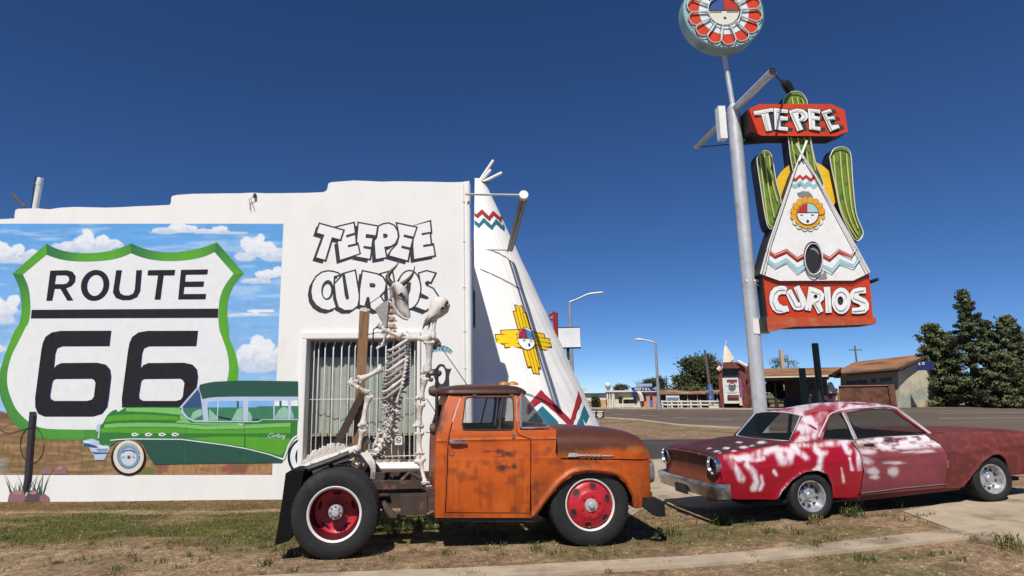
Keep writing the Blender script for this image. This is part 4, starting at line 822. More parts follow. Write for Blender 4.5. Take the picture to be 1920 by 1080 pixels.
# frame, axles, driveline
b = MB(); M_fr = pmat('rusty_frame', (.05, .034, .026), .8, .3, 7, .2, 40, col2=(.14, .07, .04), sc2=5, lo=.58, hi=.7)
for s in (-.43, .43):
    b.box((-1.45, s, .56), (4.4, .07, .21)); b.box((-1.45, s-.02, .672), (4.4, .11, .015)); b.box((-1.45, s-.02, .448), (4.4, .11, .015)); b.box((-2.75, s, .72), (1.75, .09, .08))
for x in (-3.6, -2.9, -2.2, -1.6, .4): b.box((x, 0, .56), (.09, .86, .16))
b.tube([(-3.0, -.85, .49), (-3.0, .85, .49)], .07, 12); b.lathe([(0, -.2), (.16, -.16), (.2, 0), (.16, .16), (0, .2)], Matrix.Translation((-3.0, 0, .49)) @ Matrix.Rotation(math.pi/2, 4, 'Y'), 16)
b.tube([(.03, -.8, .42), (.03, .8, .42)], .05, 10); b.tube([(-2.85, 0, .5), (-.2, 0, .55)], .045, 10); b.box((-.1, 0, .6), (.9, .5, .4)); b.box((-2.1, -.62, .5), (.32, .2, .22))
for s in (-.5, .5):
    for k in range(4): b.box((-3.0, s, .60-k*.03), (1.2-.22*k, .07, .022))
b.box((-1.9, -.55, .56), (.1, .3, .25)); b.tube([(-2.48, -.5, .5), (-2.35, -.62, .36), (-2.3, -.62, .36)], .05, 8)
b.tube([(-3.55, -.55, .75), (-3.2, -.5, .95), (-2.9, -.45, 1.02)], .035, 6); b.tube([(-2.25, -.45, .76), (-2.15, -.43, .85), (-2.0, -.45, .77)], .03, 6)
TB(b, 'chassis_frame', M_fr)
M_red = pmat('red_wheel_paint', (.46, .018, .03), .38, .12, 10, spec=.5, col2=(.36, .03, .03), sc2=8, lo=.5, hi=.8); M_rimw = pmat('white_rim_paint', (.70, .69, .66), .45, .08, 15)
def truck_wheel(x, z, lat, sgn, dual):
    M = wheel_m(x, sgn*lat, z, sgn); b = MB(); tyre_mesh(b, M, .50, .285, .112); 
    if dual:
        tyre_mesh(b, wheel_m(x, sgn*(lat-.30), z, sgn), .50, .285, .112)
    b2 = MB(); b2.v = b.v; b2.f = b.f; b2.m = b.m
    wl_ = MB()
    if dual:      # deep dish
        wl_.lathe([(.285, .06), (.305, .095), (.309, .108), (.303, .116), (.292, .112), (.28, .098)], M, 56, 0); wl_.lathe([(.281, .099), (.274, .06), (.272, -.05), (.266, -.09), (.252, -.118)], M, 56, 3); wl_.lathe([(.252, -.118), (.24, -.132), (.20, -.148), (.16, -.156), (.11, -.16), (.0, -.16)], M, 56, 1)
        hs_ = [R(90+72*k) for k in range(5)]; hr, hh, hz = .209, (.05, .032), -.140
        for s2 in (-.30,): wl_.lathe([(.285, -.1), (.3, 0), (.27, .06), (.25, .1), (.25, .19)], wheel_m(x, sgn*(lat-.30), z, sgn), 32, 1)
    else:
        wl_.lathe([(.285, .06), (.305, .09), (.309, .102), (.303, .112), (.290, .106), (.284, .085)], M, 56, 0); wl_.lathe([(.285, .086), (.275, .07), (.268, .086), (.255, .10), (.21, .115), (.17, .125), (.158, .135), (.145, .139), (.10, .139), (.06, .139), (0, .139)], M, 56, 1)
        hs_ = [R(20+60*k) for k in range(6)]; hr, hh, hz = .225, (.045, .036), .1135
    for a in hs_:
        tl = (-.45 if dual else .35); loc = M @ Matrix.Rotation(a, 4, 'Z') @ Matrix.Translation((hr, 0, hz)) @ Matrix.Rotation(-math.atan(tl) if dual else math.atan(tl), 4, 'Y')
        wl_.add([loc @ Vector((hh[1]*math.cos(t), hh[0]*math.sin(t), .004)) for t in np.linspace(0, 2*math.pi, 18, False)], [tuple(range(18))], 2)
        wl_.tube([loc @ Vector((hh[1]*1.04*math.cos(t), hh[0]*1.04*math.sin(t), .003)) for t in np.linspace(0, 2*math.pi, 18, False)], .004, 5, 1, closed=True)
    hub = MB()
    if dual:
        hub.lathe([(.085, -.16), (.085, -.03), (.078, -.012), (.05, -.008), (.045, .01), (.038, .02), (0, .022)], M, 28, 0)
        for k in range(8):
            a = 2*math.pi*k/8; hub.lathe([(.008, .006), (.008, -.02)], M @ Matrix.Translation((.063*math.cos(a), .063*math.sin(a), 0)), 8, 1)
            hub.lathe([(0, .007), (.008, .006)], M @ Matrix.Translation((.063*math.cos(a), .063*math.sin(a), 0)), 8, 1)
        for k in range(6): a = 2*math.pi*(k+.5)/6; hub.lathe([(0, -.13), (.014, -.13), (.014, -.16)], M @ Matrix.Translation((.125*math.cos(a), .125*math.sin(a), 0)), 6, 2)
    else:
        hub.lathe([(.078, .138), (.076, .150), (.055, .152), (.036, .156), (.034, .18), (.026, .192), (0, .196)], M, 28, 0)
        for k in range(6): a = 2*math.pi*(k+.3)/6; hub.lathe([(0, .156), (.012, .156), (.012, .136)], M @ Matrix.Translation((.115*math.cos(a), .115*math.sin(a), 0)), 6, 2)
    o = TB(b2, 'wheel', M_tyre, smooth=35); TB(wl_, 'rim', [M_rimw, M_red, M_black, pmat('shaded_barrel_red', (.085, .006, .012), .5, .2, 10)], o, 45); TB(hub, 'hub', [pmat('silver_hub', (.50, .50, .49), .4, .15, 30, metal=.3), M_black, M_red], o, 45)  # last rim colour: barrel red darkened, the deep dish's shade painted in
for s in (-1, 1): truck_wheel(.03, .485, .80, s, False); truck_wheel(-3.0, .49, .985, s, True)
# mud flaps and the black stays over the rear wheels
for s in (-1, 1):
    b = MB(); fp = [TL(*p, -.9) for p in ((541, 884), (556, 878), (574, 879), (570, 905), (563, 955), (553, 995), (547, 1008), (521, 1016), (528, 975), (535, 930))]
    b.prism(fp, lambda x, z: (x, s*1.08, z), lambda x, z: (x, s*.62, z))
    TB(b, 'mud_flap', pmat('black_rubber_flap', (.006, .006, .0065), .85, .2, 8, spec=.15))
    b = MB(); st_ = [TL(*p, -.75) for p in ((546, 888), (580, 878), (620, 864), (655, 850))]
    b.tube([(x, s*.8, z) for x, z in st_], .038, 8); b.tube([(st_[1][0], s*.8, st_[1][1]), (st_[1][0]+.03, s*.5, .75)], .03, 6); b.tube([(st_[2][0], s*.8, st_[2][1]), (st_[2][0]+.03, s*.5, .75)], .03, 6)
    TB(b, 'fender_stay', M_black)
# inside
b = MB(); M_seat = pmat('brown_vinyl_seat', (.07, .045, .035), .6, .2, 9)
b.box((-1.38, 0, .72), (.5, 1.5, .22)); b.box((0, 0, 0), (.16, 1.5, .5), M=Matrix.Translation((-1.64, 0, 1.06)) @ Matrix.Rotation(R(-12), 4, 'Y')); o = TB(b, 'bench_seat', M_seat); md = o.modifiers.new('soft', 'BEVEL'); md.width = .04; md.segments = 3
b = MB(); Mst = Matrix.Translation((-.93, .36, 1.31)) @ Matrix.Rotation(R(-55), 4, 'Y'); b.tube([Mst @ Vector((.21*math.cos(t), .21*math.sin(t), 0)) for t in np.linspace(0, 2*math.pi, 28, False)], .014, 6, closed=True)
b.tube([Mst @ Vector((-.2, 0, 0)), Mst @ Vector((.2, 0, 0))], .012, 6); b.tube([Mst @ Vector((0, 0, 0)), Mst @ Vector((0, 0, -.4))], .02, 6); TB(b, 'steering_wheel', M_black)
b = MB(); px_ = TL(822, 740, -.55); b.tube([(px_[0]-.02, -.55, .7), (px_[0]-.02, -.55, TL(822, 690, -.55)[1])], .022, 8, 0)
b.lathe([(0, -.10), (.05, -.085), (.072, -.03), (.076, .03), (.058, .07), (0, .085)], Matrix.Translation((px_[0]-.03, -.50, TL(822, 733, -.5)[1])) @ Matrix.Rotation(math.pi/2, 4, 'Y') @ Matrix.Rotation(.0, 4, 'X'), 16, 1)
b.lathe([(0, -.06), (.06, -.05), (.075, 0), (.05, .05), (0, .06)], Matrix.Translation((TL(814, 804, -.5)[0], -.5, TL(814, 804, -.5)[1])) @ Matrix.Rotation(math.pi/2, 4, 'Y'), 14, 1)
TB(b, 'lamp_post', [M_black, pmat('brown_lamp_shell', (.10, .05, .032), .6, .25, 10)])

# ------------------------------------------------------------------ the bone skeleton riding on the frame
SL = -.12
M_bone = pmat('sun_bleached_bone', (.62, .575, .52), .8, .2, 14, .5, 40, col2=(.34, .27, .21), sc2=9, lo=.54, hi=.72, spec=.15)
M_bone2 = pmat('grey_bone', (.34, .31, .29), .8, .2, 14, .3, 40, spec=.2); M_horn = pmat('brown_horn', (.10, .062, .036), .5, .3, 12, col2=(.035, .025, .02), sc2=6, lo=.45, hi=.6); M_sock = pmat('dark_socket', (.03, .022, .018), .9, .2)
def SP(px, py, lat=SL): q = TL(px, py, lat); return TO+tu*q[0]+tn*lat+Vector((0, 0, q[1]))
PPM = 1/142.0
skel_base = SP(700, 905); skel = thing('bone_skeleton', 'tall white animal skeleton with a horned skull, wired upright behind the orange truck cab', 'skeleton', (skel_base.x, skel_base.y, .76), TYAW)
def SB(b, name, mats=None, parent=None, smooth=60, colors=None): return b.build(name, mats or M_bone, parent or skel, smooth, colors=colors)
random.seed(11)
def bone(b, p, q, r_, k=1.5, lat=(SL, SL), m=0, knob=True):
    a, c = SP(*p, lat[0]), SP(*q, lat[1]); d = (c-a); L = d.length; side = d.cross(Vector((0, 1, 0)));
    if side.length < 1e-6: side = Vector((1, 0, 0))
    side.normalize(); bow = side*random.uniform(-.04, .04)*L; r_ *= PPM
    pts = [a+d*t+bow*math.sin(math.pi*t) for t in (0, .04, .1, .2, .35, .5, .65, .8, .9, .96, 1)]
    r_ *= .82; rad = [r_*x*random.uniform(.93, 1.07) for x in (.6*k, k, k*.95, 1.15, .90, .80, .86, 1.15, k*.95, k, .6*k)]
    b.tube(pts, rad, 9, m)
    if knob:
        for e, s in ((a, 1), (c, -1)):
            for z in (-1, 1):
                v = e+side*(z*r_*.75*k)+d.normalized()*(s*r_*.3); lump(b, v, r_*k*.58*random.uniform(.75, 1.15), m)
def lump(b, c, r_, m=0, sq=(1, 1, 1), n=7):
    rg = []
    for i in range(1, 6):
        t = math.pi*i/6; rg.append([(c[0]+r_*sq[0]*math.sin(t)*math.cos(2*math.pi*j/n)*random.uniform(.85, 1.15), c[1]+r_*sq[1]*math.sin(t)*math.sin(2*math.pi*j/n)*random.uniform(.85, 1.15), c[2]+r_*sq[2]*math.cos(t)) for j in range(n)])
    b.loft(rg, m, cap=True)
def long_bone(name, *segs, parent=None):
    b = MB()
    for s in segs: bone(b, *s[:3], **(s[3] if len(s) > 3 else {}))
    return SB(b, name, parent=parent)
def proj0(P):
    P = np.asarray(P, float)-np.array([0, 0, EYE]); d = P[:, 1]*_cp+P[:, 2]*_sp; u = P[:, 0]; v = P[:, 2]*_cp-P[:, 1]*_sp
    return CX+F*(u*_cr-v*_sr)/d, CY-F*(u*_sr+v*_cr)/d
def skull(axis, name, lat, sock, horns, jaw=None, dark_marks=()):
    b = MB(); pts = [SP(x, y, lat) for x, y, *_ in axis]; rings = []; n = 16
    for i, p in enumerate(pts):
        d = (pts[min(i+1, len(pts)-1)]-pts[max(i-1, 0)]).normalized(); s = Vector((0, 0, 1)).cross(d) if abs(d.z) < .99 else Vector((1, 0, 0)); s = tn.copy(); u_ = d.cross(s).normalized()
        w_, h_ = axis[i][2]*PPM, axis[i][3]*PPM
        rings.append([p+s*(h_*math.cos(t))*(1-.18*math.sin(3*t)**2)+u_*(w_*math.sin(t))*(1+.10*math.cos(4*t)) for t in np.linspace(0, 2*math.pi, n, False)])
    b.loft(rings, cap=True)
    for (x, y, r_) in sock:
        c = SP(x, y, lat-.001); hh = min(axis, key=lambda q: math.hypot(q[0]-x, q[1]-y))[3]*PPM; lump(b, c-tn*(hh*.93), r_*PPM*1.15, 1, (1.1, .5, .9)); b.tube([c-tn*(hh*.95)+tu*(r_*PPM*1.2*math.cos(t))+Vector((0, 0, r_*PPM*1.2*math.sin(t))) for t in np.linspace(0, 2*math.pi, 12, False)], r_*PPM*.3, 5, 0, closed=True)
    if jaw:
        jp = [SP(x, y, lat) for x, y in jaw]; b.tube([p-tn*.03 for p in jp], [.02, .03, .026, .016, .012][:len(jp)], 8); b.tube([p+tn*.03 for p in jp], [.02, .03, .026, .016, .012][:len(jp)], 8)
    V = np.array(b.v); qx, qy = proj0(V); nz = fbm(V[:, 0]*30, V[:, 2]*30, 4); base = np.array([.66, .62, .57])*(.8+.35*fbm(V[:, 0]*12+3, V[:, 2]*14, 4)[:, None]); st_ = np.zeros(len(V))
    for L_, wd_ in dark_marks: st_ = np.maximum(st_, 1-nsm(np.min([np.hypot(qx-a_, qy-c_) for a_, c_ in spline(L_, 5)], 0)+(nz-.5)*5, wd_*.5, wd_*1.2))  # dark brown marks drawn along the given lines
    base = base+(np.array([.05, .032, .022])-base)*(st_*.92)[:, None]
    o = SB(b, name, [pmat('marked_skull_bone', (.6, .57, .5), .75, .08, 14, .3, 40, attr=True, spec=.2), M_sock], colors=base)
    for L, r_, dl in horns:
        b = MB(); Q = spline([SP(x, y, lat+dl*(i/len(L))) for i, (x, y) in enumerate(L)], 4); k = len(Q); b.tube(Q, [r_*PPM*(1-.93*(i/(k-1))**1.3) for i in range(k)], 9); SB(b, 'horn', M_horn, o)
    return o
skull([(740, 531, 7, 10), (743, 538, 13, 14), (747, 549, 16, 17), (751, 560, 15, 15), (754, 571, 12, 12), (758, 582, 9, 10), (763, 592, 7, 9), (766, 597, 4, 6)], 'horned_skull', -.20, [(752, 555, 4.6)],
    [([(736, 535), (729, 527), (727, 519), (733, 509), (742, 500), (750, 488)], 6.5, .05), ([(749, 536), (759, 530), (769, 521), (775, 511), (778, 498)], 5.6, -.05)], [(738, 557), (739, 573), (746, 588), (757, 597), (765, 599)], [([(734, 538), (739, 548), (744, 556)], 6), ([(748, 552), (757, 558), (762, 570)], 4.5), ([(739, 562), (741, 572)], 3.5), ([(752, 590), (760, 594)], 2)])
b = MB(); vv = [SP(736, 560, -.1), SP(733, 585, -.1), SP(735, 612, -.1), SP(738, 632, -.1)]
for t in np.linspace(0, 1, 7):
    k = min(2, int(t*3)); p = vv[k].lerp(vv[k+1], t*3-k); lump(b, p, .052, 0, (.95, 1, .9)); b.tube([p, p+tu*.07-tn*.03+Vector((0, 0, -.03))], [.03, .012], 6); b.tube([p, p-tu*.06-tn*.05+Vector((0, 0, -.02))], [.028, .012], 6)
SB(b, 'neck_bone', pmat('stained_bone', (.40, .31, .24), .8, .25, 12, .3, 40, spec=.2))
b = MB(); sc_ = [(703, 579), (716, 568), (730, 562), (729, 590), (728, 614), (720, 612), (712, 598)]
b.prism(sc_, lambda x, y: SP(x, y, -.16), lambda x, y: SP(x, y, -.16)+tn*.02); b.tube([SP(728, 566, -.17), SP(724, 612, -.17)], .012, 6); SB(b, 'shoulder_blade', M_bone2)
skull([(833, 559, 7, 8), (830, 565, 15, 13), (824, 575, 18, 15), (817, 585, 14, 12), (809, 594, 9, 9), (802, 602, 6, 7), (797, 609, 4, 5)], 'second_skull', -.30, [(829, 580, 3.6), (837, 570, 3.2)], [([(799, 602), (796, 609), (792, 618)], 4, 0), ([(806, 600), (805, 610), (802, 619)], 3, 0)], None, [([(800, 600), (797, 608)], 4), ([(826, 582), (834, 576), (838, 566)], 3.2), ([(812, 596), (806, 604)], 2)])
long_bone('collar_bone', ((708, 610), (722, 620), 4.5), ((716, 618), (752, 631), 5, dict(lat=(-.25, -.2))), ((746, 630), (765, 626), 4))
long_bone('upper_arm', ((762, 633), (806, 637), 8, dict(k=1.25, lat=(-.2, -.35))))
long_bone('forearm', ((709, 613), (724, 605), 4), ((723, 625), (718, 646), 3.2), ((718, 646), (706, 654), 2.6))
long_bone('raised_leg_bone', ((805, 640), (800, 700), 8.6, dict(k=1.25, lat=(-.35, -.3))), ((797, 708), (788, 749), 6.4, dict(k=1.4, lat=(-.3, -.3))))
long_bone('lower_leg_bone', ((787, 757), (784, 801), 7.2, dict(k=1.35, lat=(-.3, -.3))), ((786, 812), (787, 852), 5.2, dict(k=1.7, lat=(-.3, -.35))))
long_bone('foot_bone', ((787, 862), (796, 908), 5, dict(k=2.0, lat=(-.35, -.45))), ((797, 905), (801, 916), 7, dict(k=1.5, lat=(-.45, -.45))))
long_bone('skull_support_bone', ((817, 590), (813, 636), 5.2, dict(k=1.2, lat=(-.27, -.3)))); 
for grp in (((818, 640), (822, 645), (811, 642), (814, 650)), ((803, 705), (811, 700), (818, 706), (808, 712), (822, 700))):
    b = MB()
    for p in grp: lump(b, SP(*p, -.3), .04*random.uniform(.7, 1.2))
    SB(b, 'wired_joint', pmat('dark_joint', (.09, .07, .055), .7, .3, 20))
for i in range(16):                                    # ribs, sloping down from the breast to the back, near and far side
    t = i/15; y0_ = 637+t*82; b = MB(); w_ = 1-.25*abs(t-.35); dl = .20*w_
    P0 = SP(769-2*t, y0_, -.12); P3 = SP(728-14*t, y0_+20+16*t, -.12); s = -1 if i % 2 == 0 else 1
    pts = [P0, P0.lerp(P3, .2)+tn*(s*dl*.8), P0.lerp(P3, .5)+tn*(s*dl*1.05)-Vector((0, 0, .02)), P0.lerp(P3, .8)+tn*(s*dl*.8)-Vector((0, 0, .03)), P3]
    Q = spline(pts, 4); b.tube(Q, [.021*(.7+.5*math.sin(math.pi*j/(len(Q)-1))) for j in range(len(Q))], 7); SB(b, 'rib', M_bone2 if i % 3 else M_bone)
for i in range(9):
    t = i/8; b = MB(); x = 764-10*t; y = 668+t*56; bone(b, (x, y), (x-10, y+26+6*t), 2.6, 1.4, lat=(-.3, -.26)); SB(b, 'breast_bone')
sp_ = spline([(748, 708), (742, 730), (735, 755), (733, 778), (731, 800), (721, 820), (713, 840), (698, 852)], 4)
for i, p in enumerate(sp_[::1]):
    b = MB(); c = SP(*p, SL); lump(b, c, .058*random.uniform(.85, 1.15), 0, (1.1, 1.1, .75))
    for s in (-1, 1): a = random.uniform(-.9, .9); b.tube([c, c+tu*(s*.13*math.cos(a))+tn*random.uniform(-.08, .02)+Vector((0, 0, .085*math.sin(a)-.02))], [.022, .012], 6)
    b.tube([c, c-tn*.09+Vector((0, 0, -.03))+tu*random.uniform(-.03, .03)], [.02, .013], 6); SB(b, 'vertebra', M_bone if i % 2 else M_bone2)
long_bone('left_upper_arm', ((716, 690), (674, 712), 6, dict(k=1.4, lat=(-.25, -.3))), ((674, 710), (668, 716), 3))
long_bone('left_hand_bone', ((655, 714), (690, 738), 5.4, dict(k=1.3, lat=(-.35, -.25))), ((658, 719), (672, 727), 3, dict(lat=(-.37, -.36))))
long_bone('thigh_bone', ((692, 742), (681, 800), 6.2, dict(k=1.5, lat=(-.25, -.3)))); long_bone('shin_bone', ((680, 806), (671, 854), 5.2, dict(k=1.5, lat=(-.3, -.3))), ((671, 856), (668, 872), 4.4, dict(lat=(-.3, -.32)))); long_bone('far_leg_bone', ((714, 806), (700, 840), 4.4, dict(k=1.4))); long_bone('hip_bone', ((694, 847), (714, 843), 4.6, dict(k=1.3)), ((654, 858), (690, 851), 4.6, dict(k=1.4, lat=(-.3, -.2))), ((703, 838), (688, 826), 4))
for k in range(3):
    b = MB(); Q = spline([SP(678+k*6, 850, -.4), SP(690+k*5, 866, -.46), SP(697+k*3, 880, -.46), SP(696+k*3, 897, -.42)], 4); b.tube(Q, [.022*(1-.5*i/len(Q)) for i in range(len(Q))], 7); SB(b, 'hanging_rib')
tl = spline([(556, 880), (576, 872), (598, 864), (622, 857), (648, 848), (668, 842)], 5)
for i, p in enumerate(tl):
    b = MB(); t = i/(len(tl)-1); c = SP(*p, -.35); lump(b, c, .034+.022*t, 0, (1.1, 1.2, .9))
    h = (.05+.13*math.sin(math.pi*min(1, t*1.15))) * random.uniform(.8, 1.1); b.tube([c, c+Vector((0, 0, h))+tu*(.05*h/.15)], [.024, .03 if .2 < t < .8 else .015], 6)
    for s in (-1, 1): b.tube([c, c+tn*(s*.11)+Vector((0, 0, -.03+.05*random.random()))+tu*random.uniform(.0, .07)], [.02, .011], 6)
    SB(b, 'tail_vertebra')
for i in range(14):
    b = MB(); x = random.uniform(630, 690); y = random.uniform(838, 868); a = random.uniform(-.7, .9); L = random.uniform(10, 22); bone(b, (x-L*math.cos(a)/2, y+L*math.sin(a)/2), (x+L*math.cos(a)/2, y-L*math.sin(a)/2), random.uniform(1.8, 3), 1.5, lat=(random.uniform(-.5, -.1),)*2); SB(b, 'small_bone')
for i in range(46):
    b = MB(); t = random.random(); k = sp_[int(t*(len(sp_)-1))]; x, y = k[0]+random.uniform(-15, 15), k[1]+random.uniform(-8, 8); a = random.uniform(-1.2, 1.2); L = random.uniform(9, 18); bone(b, (x-L*math.cos(a)/2, y+L*math.sin(a)/2), (x+L*math.cos(a)/2, y-L*math.sin(a)/2), random.uniform(1.2, 2.4), 1.6, lat=(random.uniform(-.26, .0),)*2); SB(b, 'small_bone', M_bone if i % 2 else M_bone2)
M_wirek = pmat('black_wire', (.016, .016, .016), .6, .2)
for nm, L in (('guy_wire', [(733, 538), (712, 556), (688, 573)]), ('guy_wire', [(819, 640), (848, 681), (876, 722)]), ('hanging_strap', [(708, 612), (700, 618), (699, 660), (700, 690)]), ('guy_wire', [(800, 748), (815, 770), (822, 788)]), ('guy_wire', [(688, 628), (712, 622)]), ('guy_wire', [(798, 810), (812, 813), (824, 822)])):
    b = MB(); b.tube([SP(x, y, -.2) for x, y in L], .006 if nm == 'guy_wire' else .01, 6); SB(b, nm, M_wirek)
# timber prop
M_post = pmat('weathered_timber', (.26, .14, .065), .8, .25, 4, .5, 30, stretch=(6, 6, .6), col2=(.11, .06, .035), sc2=5, lo=.5, hi=.7); M_post2 = pmat('dark_timber', (.055, .032, .022), .8, .3, 4, .5, 30, stretch=(5, 5, .8))
pb = SP(668, 880, .1); prop = thing('timber_prop', 'brown wooden post with a dark slanting brace holding up the skeleton', 'post', (pb.x, pb.y, pb.z), TYAW)
def plank(b, p, q, wd, th, lat, m=0):
    a, c = SP(*p, lat), SP(*q, lat); d = (c-a).normalized(); s = d.cross(tn).normalized()*wd/2; t = tn*th/2
    b.loft([[e-s-t, e+s-t, e+s+t, e-s+t] for e in (a, a.lerp(c, .33), a.lerp(c, .66), c)], m, cap=True)
b = MB(); plank(b, (681, 584), (666, 885), .095, .09, .1); b.build('post', M_post, prop, None)
b = MB(); plank(b, (690.5, 582), (679, 770), .04, .06, .08); b.build('side_batten', M_post, prop, None)
b = MB(); plank(b, (685, 579), (684, 585), .13, .1, .1); b.build('post_cap', pmat('pale_cap', (.6, .6, .58), .6, .1), prop, None)
b = MB(); plank(b, (680, 738), (627, 842), .10, .07, -.02); b.build('brace', M_post2, prop, None)

# ------------------------------------------------------------------ the red coupe with primer smears
CAR_P = .053; CAR_LOC = Vector((4.48, 9.45, .112))
car = thing('old_coupe', 'faded red two-door coupe smeared with white primer, parked beyond the truck nose', 'car', CAR_LOC, CAR_YAW, None, CAR_P)
CMI = car.matrix_basis.inverted(); CMAT = car.matrix_basis.copy(); cn = (CMAT.to_3x3() @ Vector((0, 1, 0)))
def CT(px, py, lat):
    p = CMI @ onP(px, py, CAR_LOC+cn*lat, cn); return (p.x, p.z)
def bl(z, x=1.2):                                      # half width of the body at height z
    y = interp(z, [.18, .26, .42, .60, .74, .84, .92, .98], [.80, .835, .865, .885, .885, .862, .815, .76])
    return y-.05*sm(-x, .3, 1.15)-.06*sm(x, 2.6, 3.5)
def gl(z): return interp(z, [.86, .92, 1.34, 1.42], [.775, .755, .575, .54])
def CB(L): return [CT(x, y, -.88) for x, y in L]
def CG(L):
    o = []
    for x, y in L:
        lat = .66
        for k in range(8): q = CT(x, y, -lat); lat = gl(q[1])
        o.append(q)
    return o
def proj(P):
    P = np.asarray(P, float)-np.array([0, 0, EYE]); d = P[:, 1]*_cp+P[:, 2]*_sp; u = P[:, 0]; v = P[:, 2]*_cp-P[:, 1]*_sp
    return CX+F*(u*_cr-v*_sr)/d, CY-F*(u*_sr+v*_cr)/d
def KB(b, name, mats, parent=car, smooth=40, **k): return b.build(name, mats, parent, smooth, world=False, **k)
Z6c = lambda L: crop(L, 1220, 720, 2.743)
RED, WHT, MAT_, PNK, DRK, RST = (np.array(lin(*q))*.85 for q in ((164, 0, 34), (240, 228, 234), (116, 54, 50), (140, 66, 72), (62, 44, 46), (138, 76, 48)))
def dist_line(px, py, L):
    d = np.full(len(px), 1e9)
    for (x0, y0), (x1, y1) in zip(L[:-1], L[1:]):
        t = np.clip(((px-x0)*(x1-x0)+(py-y0)*(y1-y0))/((x1-x0)**2+(y1-y0)**2+1e-9), 0, 1); d = np.minimum(d, np.hypot(px-x0-t*(x1-x0), py-y0-t*(y1-y0)))
    return d
smears = [([(49.4+.7538*x, 134.4+.7538*y) for x, y in L], r_*.7538) for L, r_ in (([(460, 318), (540, 330), (620, 322), (690, 290), (790, 266), (880, 272)], 20), ([(590, 345), (660, 340), (700, 330)], 13), ([(482, 350), (525, 410), (552, 470)], 19), ([(588, 370), (640, 425), (658, 490), (638, 535)], 17), ([(690, 450), (700, 500), (682, 540)], 11),
    ([(800, 280), (835, 350), (880, 350), (892, 290)], 25), ([(905, 245), (955, 290), (995, 322)], 20), ([(1055, 255), (1095, 310), (1085, 395)], 21), ([(1095, 300), (1130, 290)], 15), ([(900, 236), (1050, 240), (1140, 228), (1200, 225), (1285, 214)], 17), ([(1245, 225), (1285, 285)], 17), ([(1237, 395), (1252, 488)], 8), ([(1292, 330), (1308, 405)], 7), ([(775, 415), (790, 440)], 8), ([(1320, 210), (1350, 300), (1360, 400)], 11),
    ([(820, 580), (870, 500), (960, 430), (1060, 405), (1130, 425)], 5), ([(1000, 60), (1040, 90), (1105, 30)], 30), ([(965, 130), (1050, 120), (1095, 150)], 32), ([(945, 210), (1010, 195), (1060, 170)], 24), ([(700, 8), (860, -18), (945, -10)], 26), ([(890, -40), (1060, -48), (1210, -50)], 18), ([(1195, -6), (1275, -18), (1400, -30), (1600, -40)], 20))]
reds = [([(800, 150), (870, 128), (940, 122)], 20), ([(940, 130), (910, 190), (890, 240)], 11), ([(985, 118), (1005, 108)], 12), ([(1040, 100), (1080, 104), (1120, 100)], 9), ([(640, 135), (720, 128)], 6), ([(820, 215), (850, 232)], 9), ([(730, 290), (760, 250)], 12)]
